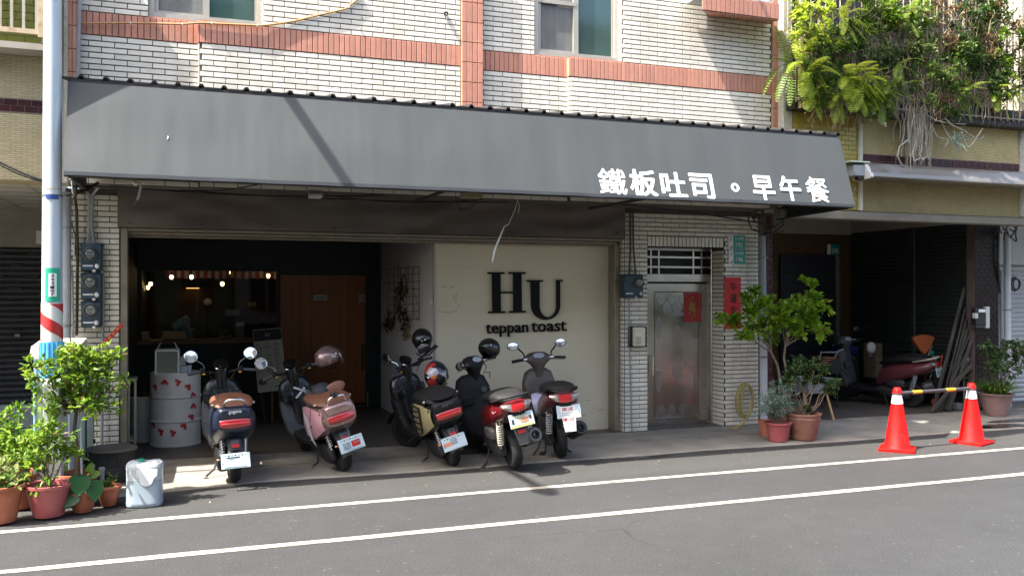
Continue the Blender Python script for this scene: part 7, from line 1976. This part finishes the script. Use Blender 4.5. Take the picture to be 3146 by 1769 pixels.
SC5 = scooter_petrol("plum scooter with taupe shield standing upright, rightmost before the cream wall", s5x, s5y, -11, 4, 2, m_plum, m_taupe, m_seatk, m_pvcl, m_plastic, ads, m_plate, (.03, -.44, .57), script="Jbubu", center_stand=True, muff=m_engined)
def p951(p, F):
    text("plate_number", "951·HBL", .205, .060, F @ Matrix.Translation((0, -.012, .003)), m_platetx, p, .0005, .02, world=False)
    for k in range(2): MB().obox(F @ Matrix.Translation((-.05 + k * .1, .05, .003)), .02, .006, .0008).build("plate_mark", m_plateblur, p, 0, world=False)
g6x, g6y = GR(2812, 1258)
SC6 = scooter_petrol("dusty plum scooter parked alone in the dark arcade", g6x + .05, g6y + .15, 24, 5, -14, m_plum, m_plasticg, m_seatk, m_pvc, m_plastic, p951, m_plate, (0, -.46, .60), rack=True, left_mirror_low=False)
SC6["group"] = "parked scooters"

# ================================================================ helmets and things left on the scooters
def helmet(name, label, c, r, mat, rot=(0, 0, 0), open_z=-.45, visor=None, lining=True, squash=(1, 1.12, .98), face=True):
    t = thing(name, label, "helmet", c, rot=rot, group="motorcycle helmets")
    n, mm = 28, 16; rings = []
    for i in range(mm + 1):
        a = radians(90) - (radians(90) - math.asin(open_z)) * i / mm; ring_ = []
        for k in range(n):
            b = 2 * pi * k / n; z = sin(a)
            cut = 0.0
            if face and i > mm * .55:          # brow cut at the front (+y)
                f = max(0, sin(b)) ** 3 * (i / mm - .55) / .45
                cut = f * .55
            ring_.append((r * squash[0] * max(cos(a), .002) * cos(b), r * squash[1] * max(cos(a), .002) * sin(b) * (1 - cut * .12), r * squash[2] * (z + cut)))
        rings.append(ring_)
    inner = [[(x * .90, y * .90, z * .93 - .002) for x, y, z in rg] for rg in rings][::-1]
    sh_ = MB().loft(rings + inner, True, True).build("shell", mat, t, 50, world=False)
    MB().tube([rings[-1][k] for k in range(n)] + [rings[-1][0]], .006, 5).build("edge_trim", m_plastic, sh_, world=False)
    MB().tube([(-r * .8, 0, r * open_z), (-r * .4, .02, -r * 1.0), (r * .3, .02, -r * 1.02), (r * .8, 0, r * open_z)], .006, 5).build("chin_strap", m_cable, t, world=False)
    if visor:
        rr = []
        for z in (.25, -.1, -.45, -.75):
            rr.append([(r * 1.08 * sin(a), r * 1.16 * cos(a) * squash[1] * (1 + .05 * (.25 - z)), r * z) for a in [radians(-70 + 140 * k / 14) for k in range(15)]])
        m = MB(); m.loft(rr, False, False, False); m.build("visor", visor, t, 60, world=False)
        for s in (-1, 1): MB().ell((s * r * 1.02, .02, r * .2), .008, .018, .018, 10, 6).build("visor_pivot", m_chrome, t, world=False)
    return t
def L2W(o, p):
    return Matrix.Translation(o.location) @ o.rotation_euler.to_matrix().to_4x4() @ Vector(p)
# rose gold helmet on the pink scooter's right bar
helmet("helmet", "shiny rose gold helmet with clear visor on the pink scooter's handlebar", PT(1006, 1097, L2W(SC2, (.26, .95, 1.1)).y), .136, m_rose, (radians(18), radians(-6), radians(-58)), -.5, m_visor)
# black helmet on the guard-bar scooter's right bar
h2 = helmet("helmet", "matt black open face helmet hung above the black guard bar scooter", PT(1297, 1040, 9.95), .122, m_helmk, (radians(-12), radians(8), radians(172)), -.72, None)
for dx, dz, w_ in ((.02, .02, .012), (-.02, -.035, .014), (-.02, .01, .006)): MB().obox(Matrix.Translation((-dx, .134, dz)), w_, .003, .006, .002).build("sticker", m_white, h2, world=False)
# handle bar and lever that carry it belong to the scooter; goggles hang under
gg = thing("riding_goggles", "black goggles and strap hanging below the matt black helmet", "goggles", PT(1305, 1076, 9.85))
MB().obox(Matrix.Translation(PT(1304, 1074, 9.86)) @ Matrix.Rotation(-.35, 4, 'Y'), .075, .03, .028, .014).build("frame", m_plastic, gg); MB().tube([PT(1278, 1085, 9.85), PT(1295, 1095, 9.83), PT(1318, 1090, 9.83), PT(1345, 1062, 9.85)], .010, 7).build("strap", m_cable, gg)
MB().tube([L2W(SC3, (.10, 1.02, .99)), PT(1287, 1120, 9.88), PT(1297, 1095, 9.88), PT(1340, 1060, 9.86)], [.013, .013, .014, .016], 9).build("right_grip_support", m_plastic, gg)
# colourful helmet
def graphic():
    m, N, L, P = newmat("graphic_helmet"); tc = N.new("ShaderNodeTexCoord"); mp = N.new("ShaderNodeMapping"); mp.inputs["Rotation"].default_value = (.6, .5, .4); mp.inputs["Scale"].default_value = (3, 9, 6); L.new(tc.outputs["Object"], mp.inputs[0])
    v = N.new("ShaderNodeTexVoronoi"); v.feature = 'F1'; v.distance = 'MANHATTAN'; v.inputs["Scale"].default_value = 1.6; L.new(mp.outputs[0], v.inputs["Vector"])
    cr = N.new("ShaderNodeValToRGB"); cr.color_ramp.interpolation = 'CONSTANT'; sp = N.new("ShaderNodeSeparateColor"); L.new(v.outputs["Color"], sp.inputs[0]); L.new(sp.outputs[0], cr.inputs[0])
    e = cr.color_ramp.elements; cols = [(0, (.010, .012, .03)), (.28, (.35, .03, .02)), (.42, (.02, .02, .025)), (.58, (.34, .33, .36)), (.68, (.50, .12, .02)), (.78, (.45, .36, .10)), (.86, (.015, .015, .02))]
    e[0].position, e[0].color = 0, (*cols[0][1], 1); e[1].position, e[1].color = cols[1][0], (*cols[1][1], 1)
    for p_, c_ in cols[2:]: k = e.new(p_); k.color = (*c_, 1)
    L.new(cr.outputs[0], P.inputs["Base Color"]); P.inputs["Roughness"].default_value = .25; P.inputs["Coat Weight"].default_value = .8; return m
h3 = helmet("helmet", "full face helmet with red and orange graphics on the guard bar scooter's seat", PT(1340, 1150, 9.42), .138, graphic(), (radians(8), radians(-8), radians(-30)), -.82, None, squash=(.96, 1.15, 1.12), face=False)
MB().loft([[(.135 * sin(a), .165 * cos(a), z) for a in [radians(-65 + 130 * k / 12) for k in range(13)]] for z in (-.075, -.03, .035)], False, False, False).build("dark_visor", m_helmk, h3, 60, world=False)
MB().obox(Matrix.Translation((-.05, -.148, .01)), .012, .004, .008, .001).build("sticker", m_white, h3, world=False)
# black helmet on the crimson scooter
h4 = helmet("helmet", "glossy black three quarter helmet on the crimson scooter's right grip", PT(1503, 1070, L2W(SC4, (.1, 1.1, 1.0)).y + .02), .124, m_helmk, (radians(10), radians(6), radians(118)), -.80, None)
MB().obox(Matrix.Translation((-.1, .06, .02)), .004, .02, .012, .002).build("sticker", m_dial, h4, world=False)
st4 = thing("helmet_strap", "loose black strap with buckle below the glossy black helmet", "strap", PT(1490, 1110, 9.3)); MB().tube([PT(1482, 1100, 9.35), PT(1494, 1130, 9.3), PT(1484, 1146, 9.3), PT(1504, 1142, 9.3), PT(1505, 1160, 9.3)], .006, 6).build("webbing", m_cable, st4); MB().obox(Matrix.Translation(PT(1492, 1142, 9.29)), .012, .006, .01, .003).build("buckle", m_alu, st4)
# cap-style helmet on the pink scooter's seat
cp = thing("peaked_cap_helmet", "black half helmet with tan peak lying on the pink scooter's seat", "helmet", PT(1000, 1200, L2W(SC2, (0, .12, .9)).y), rot=(radians(-6), radians(-14), radians(12)), group="motorcycle helmets")
MB().ell((-.03, .02, -.01), .115, .12, .105, 24, 12, lo=-.35).build("dome", M("denim_black", (.018, .02, .028), .7, var=.2), cp, 50, world=False)
MB().ell((.065, -.075, -.005), .135, .020, .070, 26, 8, M=Matrix.Rotation(radians(-14), 3, 'Y')).build("peak", M("tan_leather", (.20, .085, .05), .45), cp, 50, world=False)
MB().tube([(-.14, .0, -.04), (-.10, -.09, -.055), (0, -.10, -.06)], .008, 6).build("rim_band", m_cable, cp, world=False); MB().ell((-.10, -.10, -.055), .012, .006, .010, 8, 5).build("snap", m_chrome, cp, world=False)
cr_ = thing("camera_clamp", "small black clamp on the pink scooter's grab rail", "clamp", L2W(SC2, (-.02, -.31, .85))); c = L2W(SC2, (-.02, -.31, .85)); MB().obox(Matrix.Translation(c), .035, .02, .028, .006).build("body", m_plastic, cr_); [MB().ell(c + Vector((a, -.022, b)), .007, .005, .007, 8, 5).build("bolt", m_galv, cr_) for a in (-.02, .02) for b in (-.014, .014)]
# lavender half helmet hooked on the plum scooter
hk = helmet("helmet", "lavender helmet hooked at the plum scooter's footwell", L2W(SC5, (-.12, .62, .52)), .125, m_lav, (radians(75), radians(10), radians(60)), -.3, None, face=False)
# black rubber ramp between scooters
rmx, rmy = GR(1470, 1398)
rp_ = thing("rubber_ramp", "black ribbed rubber ramp on the concrete between two scooters", "ramp", (rmx, rmy + .1, .018))
m = MB(); m.loft([[(rmx - .36, rmy, .018), (rmx - .36, rmy + .22, .018), (rmx - .36, rmy + .22, .07), (rmx - .36, rmy + .06, .06)], [(rmx + .34, rmy, .018), (rmx + .34, rmy + .22, .018), (rmx + .34, rmy + .22, .07), (rmx + .34, rmy + .06, .06)]]); m.build("block", m_rubber, rp_, 0)
for k in range(14): MB().box(rmx - .34 + k * .05, rmx - .32 + k * .05, rmy + .055, rmy + .21, .064, .076).build("rib", m_rubber, rp_, 0)
# ================================================================ cones and bar
def cone(label, x, y, rot):
    t = thing("traffic_cone", label, "cone", (x, y, .004), rot=(0, 0, rot), group="traffic cones joined by a bar")
    s = .195; q = []
    for z, k in ((0, 1.0), (.022, 1.0), (.034, .93)):
        q.append([(s * k * a, s * k * b, z) for a, b in ((-1, -.93), (-.93, -1), (.93, -1), (1, -.93), (1, .93), (.93, 1), (-.93, 1), (-1, .93))])
    MB().loft(q).build("base", m_cone, t, 30, world=False)
    def r(z): return .150 - .112 * (z / .72)
    MB().lathe([(r(0.03) + .012, .034), (r(.05), .05), (r(.545), .545)], n=36, cap=False).build("lower_body", m_cone, t, 50, world=False)
    MB().lathe([(r(.545) + .001, .545), (r(.645) + .001, .645)], n=36, cap=False).build("reflective_band", m_reflw, t, 50, world=False)
    MB().lathe([(r(.645), .645), (r(.66), .66), (r(.66) + .006, .664), (r(.66) + .006, .674), (r(.72) , .725), (r(.72) - .01, .73), (.001, .73)], n=36, cap=False).build("top", m_cone, t, 50, world=False)
    return t
c1, c2 = GR(2756, 1382), GR(2984, 1360)
K1 = cone("orange red traffic cone left of the pair, nearer the shrubs", c1[0], c1[1] , .75)
K2 = cone("orange red traffic cone right of the pair with a scrawled mark", c2[0], c2[1], .35)
MB().tube([(.02, -.086, .50), (.055, -.080, .50)], .002, 4).build("scrawl", m_platetx, K2, world=False); MB().tube([(.04, -.084, .50), (.042, -.088, .47)], .002, 4).build("scrawl", m_platetx, K2, world=False); MB().tube([(.015, -.092, .46), (.055, -.086, .46)], .002, 4).build("scrawl", m_platetx, K2, world=False)
br_ = thing("cone_bar", "grey bar with two yellow bands linking the traffic cones", "bar", (c1[0], c1[1], .65))
a, b = Vector((c1[0] + .03, c1[1], .665)), Vector((c2[0] + .06, c2[1] + .0, .672))
MB().tube([a, b], .021, 12).build("tube", m_bar, br_)
for f0, f1 in ((.16, .28), (.60, .72)): MB().tube([a.lerp(b, f0), a.lerp(b, f1)], .0225, 12).build("yellow_band", m_yelref, br_)
for p in (c1, c2): MB().lathe([(.058, .655), (.058, .672)], (p[0], p[1], 0), 20, cap=False).build("end_ring", m_bar, br_)

# ================================================================ the dark arcade on the right
def plank(label, p, q, w_, d_, mat, nm="leaning_board", cat="board"):
    p, q = Vector(p), Vector(q); t = thing(nm, label, cat, p, group="boards leaning on the pillar"); u = (q - p)
    F = frame((p + q) / 2, u, (0, 1, 0)); MB().obox(F, u.length / 2, d_ / 2, w_ / 2, .003).build("board", mat, t, 0); return t
names = ["tallest grey board leaning on the maroon pillar", "second tallest board leaning on the maroon pillar", "thin batten leaning beside the tall boards", "wide weathered board in the middle of the leaning stack", "darker board behind the wide weathered one", "short batten near the bottom of the stack", "lowest board lying slanted against the pillar", "pale edge board in the leaning stack", "slim pole at the back of the stack"]
random.seed(6)
for i, (bx, tx_, tz) in enumerate(((2868, 2990, 885), (2890, 2996, 945), (2900, 2998, 980), (2905, 3000, 1010), (2890, 2998, 1035), (2880, 2996, 1065), (2872, 2992, 1100), (2915, 3000, 1045), (2860, 2985, 1120))):
    Y = 10.44 - i * .018; p = Vector((PX(bx, Y), Y, .05)); q = PT(tx_, tz, Y); q.x = min(q.x, 11.29)
    plank(names[i], p, q, random.choice((.03, .045, .06)), .02, m_plank)
gy = GR(2855, 1235)
cbk = thing("concrete_bucket", "grey tub behind the left traffic cone", "tub", (gy[0], gy[1] + .15, .022)); MB().lathe([(.15, 0), (.155, .01), (.185, .36), (.19, .37), (.18, .37), (.17, .34), (.001, .33)], (gy[0], gy[1] + .15, .022), 24).build("tub", m_pvc, cbk); MB().tube([(gy[0] + .18, gy[1] + .15, .34), (gy[0] + .22, gy[1] + .1, .28), (gy[0] + .18, gy[1] + .05, .25)], .008, 6).build("handle", m_plastic, cbk)
def broom(label, base, top, mat, head=None, headmat=None):
    t = thing("broom", label, "broom", base, group="brooms and poles in the arcade"); MB().tube([base, top], .013, 8).build("handle", mat, t)
    if head == "fan_up":
        d = (Vector(top) - Vector(base)).normalized(); c = Vector(top); rr = []
        for f, w_ in ((0, .03), (.3, .14), (.7, .24), (1, .30)):
            rr.append([c + d * .26 * f + Vector((w_ * .75 * k, 0, .04 * f * (1 - k * k))) + Vector((0, s * .025, 0)) for s, k in ((-1, -1), (-1, -.5), (-1, 0), (-1, .5), (-1, 1), (1, 1), (1, .5), (1, 0), (1, -.5), (1, -1))])
        MB().loft(rr).build("bristles", headmat, t)
    if head == "brush":
        MB().obox(Matrix.Translation(Vector(base)), .05, .03, .06, .01).build("brush_head", headmat, t)
    return t
broom("orange fan broom standing bristles up in the arcade", PT(2845, 1190, 11.0), PT(2838, 1085, 11.05), m_redp, "fan_up", m_straw)
broom("pale mop handle leaning right of the fan broom", PT(2832, 1140, 10.9), PT(2865, 1058, 11.1), m_rail)
broom("second pale handle leaning towards the boards", PT(2855, 1168, 10.9), PT(2884, 1070, 11.1), m_rail)
rbm = broom("red handled brush with green collar leaning by the boards", PT(2872, 1236, 10.75), PT(2903, 1040, 10.95), m_redp, "brush", m_redp)
p = PT(2875, 1218, 10.77); MB().tube([p, p + Vector((.012, .01, .07))], .019, 8).build("collar", m_gcap, rbm)
mpg = thing("mop_head", "grey rag and red cloth hung among the broom handles", "rag", PT(2880, 1060, 11.1)); lfm = MB()
m = MB(); m.ell(PT(2880, 1062, 11.1), .07, .05, .14, 12, 9); m.build("rag", m_plum, mpg); m = MB(); m.ell(PT(2862, 1085, 11.08), .08, .02, .05, 10, 6); m.build("green_cloth", m_gcap, mpg)
bx = thing("cardboard_box", "brown cardboard box in the dark behind the arcade scooter", "box", PT(2715, 1110, 12.2))
MB().box(PX(2690, 12.2), PX(2747, 12.2), 12.2, 12.5, PZ(2715, 1160, 12.2), PZ(2715, 1054, 12.2), .006).build("carton", m_card, bx); MB().box(PX(2690, 12.2), PX(2747, 12.2), 12.25, 12.45, .022, PZ(2715, 1160, 12.2)).build("stool", m_black, bx, 0); MB().box(PX(2694, 12.2), PX(2743, 12.2), 12.194, 12.2, PZ(2715, 1110, 12.2), PZ(2715, 1100, 12.2)).build("tape", m_rail, bx, 0)
# standpipe, pump with rags
sp = thing("standpipe", "grey pipe frame standing left of the maroon pillar", "pipe", (PX(2924, 10.6), 10.6, .022))
MB().tube([(PX(2924, 10.6), 10.6, .03), PT(2926, 1102, 10.6), PT(2940, 1101, 10.6)], .014, 8).build("riser", m_galv, sp); MB().tube([(PX(2924, 10.6), 10.6, .06), (PX(2950, 10.55), 10.55, .06)], .014, 8).build("foot_pipe", m_galv, sp); MB().box(PX(2938, 10.5), PX(2955, 10.5), 10.48, 10.58, .022, .12, .006).build("foot_box", m_pvc, sp)
pm = thing("water_pump", "small water pump on grey pipes beside the maroon pillar", "pump", (PX(2975, 10.45), 10.45, .022))
MB().tube([PT(2957, 1130, 10.4), PT(2957, 1160, 10.4), PT(2990, 1162, 10.4), PT(3000, 1165, 10.4), (PX(3000, 10.4), 10.4, .05)], .016, 8).build("pipe", m_galv, pm); MB().tube([PT(2960, 1160, 10.42), (PX(2962, 10.42), 10.42, .03)], .016, 8).build("pipe", m_galv, pm); MB().tube([PT(2985, 1170, 10.38), (PX(2988, 10.38), 10.38, .03)], .014, 8).build("pipe", m_galv, pm)
c = PT(2975, 1134, 10.42); MB().tube([c + Vector((-.07, .03, 0)), c + Vector((.09, -.02, 0))], [.075, .07], 16).build("motor", m_engine, pm); MB().ell(c + Vector((.0, -.075, .03)), .03, .012, .03, 10, 6).build("cap", m_chrome, pm)
rg = thing("rag_bundle", "pale rags and a blue pack piled on the water pump", "rags", PT(2988, 1105, 10.4)); MB().ell(PT(2985, 1105, 10.42), .10, .06, .055, 12, 8).build("rag", m_sidew, rg); MB().ell(PT(2990, 1092, 10.42), .06, .05, .04, 12, 8).build("rag", m_drum, rg); MB().obox(Matrix.Translation(PT(2994, 1125, 10.4)), .05, .03, .05, .012).build("pack", m_bluep, rg); MB().obox(Matrix.Translation(PT(2998, 1108, 10.37)), .025, .02, .045, .006).build("yellow_label", m_yelref, rg)
# meter box and notices on the pillar
pb = thing("pillar_meter", "black meter box with pale tags on the maroon pillar", "meter", PT(3020, 975, 10.2)); Y = 10.2
MB().box(PX(2998, Y), PX(3030, Y), Y, YL, PZ(3015, 1000, Y), PZ(3015, 945, Y), .008).build("case", m_cable, pb); MB().box(PX(3006, Y), PX(3026, Y), Y - .01, Y, PZ(3015, 959, Y), PZ(3015, 950, Y)).build("tag", m_reflw, pb, 0); MB().box(PX(2995, Y), PX(3004, Y), Y - .008, Y + .05, PZ(3000, 978, Y), PZ(3000, 962, Y), .004).build("tag", m_dial, pb, 0)
MB().box(PX(3035, Y), PX(3048, Y), Y + .04, YL, PZ(3040, 1008, Y), PZ(3040, 942, Y), .004).build("pale_frame", m_dial, pb, 0); MB().box(PX(3000, Y), PX(3028, Y), Y + .01, YL, PZ(3015, 1006, Y), PZ(3015, 1001, Y)).build("lower_plate", m_plasticg, pb, 0)
for lbl, sx, r in (("slim grey pipe right of the maroon pillar", 3078, .030), ("wide grey pipe beside the pale shutter", 3096, .052)):
    t = thing("wall_pipe", lbl, "pipe", (PX(sx, 10.5), 10.5, .02), group="pipes beside the maroon pillar"); MB().tube([(PX(sx, 10.5), 10.5, .02), PT(sx - 2, 715 if r > .04 else 830, 10.5)], r, 14).build("run", m_pvc if r < .04 else m_pvcl, t); MB().lathe([(r + .008, -.01), (r + .008, .01)], PT(sx, 952, 10.5), 14).build("clip", m_galv, t)
wq = thing("pillar_wiring", "tangle of black cables at the top of the maroon pillar", "cables", PT(3085, 700, 10.3)); random.seed(12)
for i in range(16):
    p = PT(3062 + random.uniform(0, 60), 680 + random.uniform(-8, 30), 10.2); pts = [p]
    for k in range(4): pts.append(pts[-1] + Vector((random.uniform(-.10, .10), random.uniform(-.03, .03), random.uniform(-.12, .05))))
    MB().tube(pts, random.uniform(.006, .012), 6).build("cable", m_cable, wq)
MB().tube([PT(3068, 700, 10.25), PT(3066, 800, 10.25), PT(3072, 900, 10.3)], .02, 7).build("cable", m_cable, wq)
hc = thing("cable_loop", "coiled black cable hung on the pale shutter at the right edge", "cable", PT(3118, 875, 10.6))
for k in range(3): MB().tube([PT(3117, 873, 10.6) + Vector(((.10 - k * .012) * cos(a), -.02 * k, (.11 - k * .012) * sin(a))) for a in [2 * pi * i / 20 for i in range(21)]], .010, 6).build("loop", m_cable, hc)
# handcart and wheelbarrow in the gloom
hcart = thing("hand_cart", "tubular hand cart with basket behind the green shrub", "cart", (PX(2555, 11.3), 11.3, .022)); Y = 11.3
MB().tube([PT(2519, 1108, Y), PT(2521, 1082, Y), PT(2568, 1082, Y), PT(2590, 1072, Y)], .013, 8).build("handle_frame", m_galv, hcart); MB().tube([PT(2563, 1095, Y), PT(2580, 1075, Y)], .011, 8).build("handle_brace", m_galv, hcart)
for k in range(4): MB().box(PX(2528, Y), PX(2570, Y), Y, Y + .3, PZ(2550, 1122 - k * 7, Y), PZ(2550, 1118 - k * 7, Y)).build("basket_slat", m_woodh, hcart, 0)
MB().tube([PT(2570, 1110, Y), PT(2605, 1155, Y)], .016, 8).build("stay", m_iron, hcart); wheelM = Matrix.Translation(PT(2565, 1128, Y - .02)) @ Matrix.Rotation(pi / 2, 4, 'X'); MB().lathe([(.10, -.02), (.12, 0), (.10, .02)], n=20, M=wheelM).build("wheel", m_tyre, hcart)
for sx in (2525, 2572): MB().tube([PT(sx, 1100, Y), (PX(sx, Y), Y, .03)], .012, 8).build("leg", m_iron, hcart)
wbx, wby = PX(2490, 10.4), 10.4
wb = thing("wheelbarrow", "grey metal wheelbarrow behind the ribbed clay pot", "wheelbarrow", (wbx, wby, .022))
MB().loft([[(wbx - .18, wby - .2, .42), (wbx + .18, wby - .2, .42), (wbx + .18, wby + .2, .42), (wbx - .18, wby + .2, .42)], [(wbx - .30, wby - .3, .62), (wbx + .30, wby - .3, .62), (wbx + .30, wby + .3, .62), (wbx - .30, wby + .3, .62)]], True, False).build("tray", m_pvc, wb, 0)
MB().tube([(wbx + .29, wby - .3, .62), (wbx - .29, wby - .3, .62)], .012, 7).build("rim", m_galv, wb)
for s in (-1, 1): MB().tube([(wbx + s * .18, wby - .1, .44), (wbx + s * .24, wby - .2, .03)], .016, 7).build("leg", m_planter, wb)
MB().lathe([(.13, -.03), (.16, 0), (.13, .03)], n=20, M=Matrix.Translation((wbx, wby + .35, .18)) @ Matrix.Rotation(pi / 2, 4, 'Y')).build("wheel", m_tyre, wb)
bl = thing("blue_crate", "dark blue plastic crate at the back of the arcade", "crate", PT(2615, 1100, 12.4)); MB().box(PX(2590, 12.4), PX(2640, 12.4), 12.4, 12.7, .022, .75, .02).build("lower_crate", m_black, bl); MB().box(PX(2592, 12.4), PX(2638, 12.4), 12.4, 12.7, .75, PZ(2615, 1062, 12.4), .02).build("upper_crate", m_bluep, bl)
mk = thing("cloth_bundle", "pale patterned cloth hanging over the arcade scooter's front", "cloth", PT(2675, 1065, g6y + 1.0)); MB().ell(PT(2676, 1068, g6y + 1.0), .085, .06, .10, 14, 10).build("cloth", m_sidew, mk); MB().ell(PT(2672, 1092, g6y + .98), .05, .05, .05, 12, 8).build("fold", m_plasticg, mk)
# damp stains on the ground near the right pot
m_wet = M("damp_patch", (.028, .026, .024), .25, var=.2)
def blob(sx, sy, rx, ry, seed):
    random.seed(seed); gx, gy_ = GR(sx, sy); n = 40
    pts = [(gx + rx * cos(a) * (1 + .35 * mnoise.noise((cos(a) * 2 + seed, sin(a) * 2, 0))), gy_ + ry * sin(a) * (1 + .35 * mnoise.noise((cos(a) * 2, sin(a) * 2 + seed, 4)))) for a in [2 * pi * k / n for k in range(n)]]
    z = .0225 if gy_ > 8.9 else .006
    MB().add([(x_, y_, z) for x_, y_ in pts], [tuple(range(n))]).build("damp_patch", m_wet, pave, 0)
for q in ((1985, 1404, .30, .045, 7), (3070, 1312, .42, .14, 1), (3010, 1318, .25, .06, 2), (3110, 1296, .5, .10, 3)): blob(*q)
# grit and litter specks along the kerb
m = MB(); random.seed(41)
for k in range(420):
    gx, gy_ = random.uniform(-2, 10), random.triangular(7.85, 8.9, 8.7); s = random.uniform(.003, .009)
    m.add([(gx + s * random.uniform(-1, 1), gy_ + s * random.uniform(-1, 1), .003 + random.uniform(0, s)) for _ in range(4)], [(0, 1, 2), (0, 2, 3), (0, 3, 1), (1, 3, 2)])
o = m.build("kerb_grit", M("grit", (.30, .28, .24), .9, var=.3, perisland=.5), None, 0); tag(o, "loose grit and leaf specks along the kerb", "grit", kind="stuff")

# ================================================================ far side of the street: seen only in mirrors, glass and steel
m_tealt = M("teal_mosaic", (.07, .19, .155), .4, var=.1, scale=2)
m_pane = M("far_window_glass", (.03, .04, .045), .08, var=.2, coat=.5)
def far_house(label, x0, x1, h, mat, tile):
    t = thing("far_side_building", label, "building", ((x0 + x1) / 2, -9, 0), group="buildings on the far side of the street")
    wl = MB().box(x0, x1, -16, -9, 0, h).build("wall", mat, t, 0)
    for f in range(int(h / 3.1)):
        MB().box(x0, x1, -9.0, -8.88, f * 3.1 + 2.9, f * 3.1 + 3.1).build("floor_band", m_white, t, 0)
        n = max(2, int((x1 - x0) / 2.2))
        for i in range(n):
            cx = x0 + (x1 - x0) * (i + .5) / n
            w_ = MB().box(cx - .72, cx + .72, -9.0, -8.95, f * 3.1 + 1.0, f * 3.1 + 2.5).build("window", m_alu, t, 0)
            for s in (-1, 1): MB().box(cx + s * .35 - .3, cx + s * .35 + .3, -8.95, -8.93, f * 3.1 + 1.08, f * 3.1 + 2.42).build("pane", m_pane, w_, 0)
far_house("white four storey house across the street, left end", -13, -6.5, 12.4, m_plaster, None)
far_house("teal mosaic house across the street facing the shop", -6.4, 1.5, 11.0, m_tealt, None)
far_house("beige house across the street", 1.6, 9.0, 12.6, m_plaster, None)
far_house("pale house across the street, right end", 9.1, 18.0, 11.5, m_pebble, None)
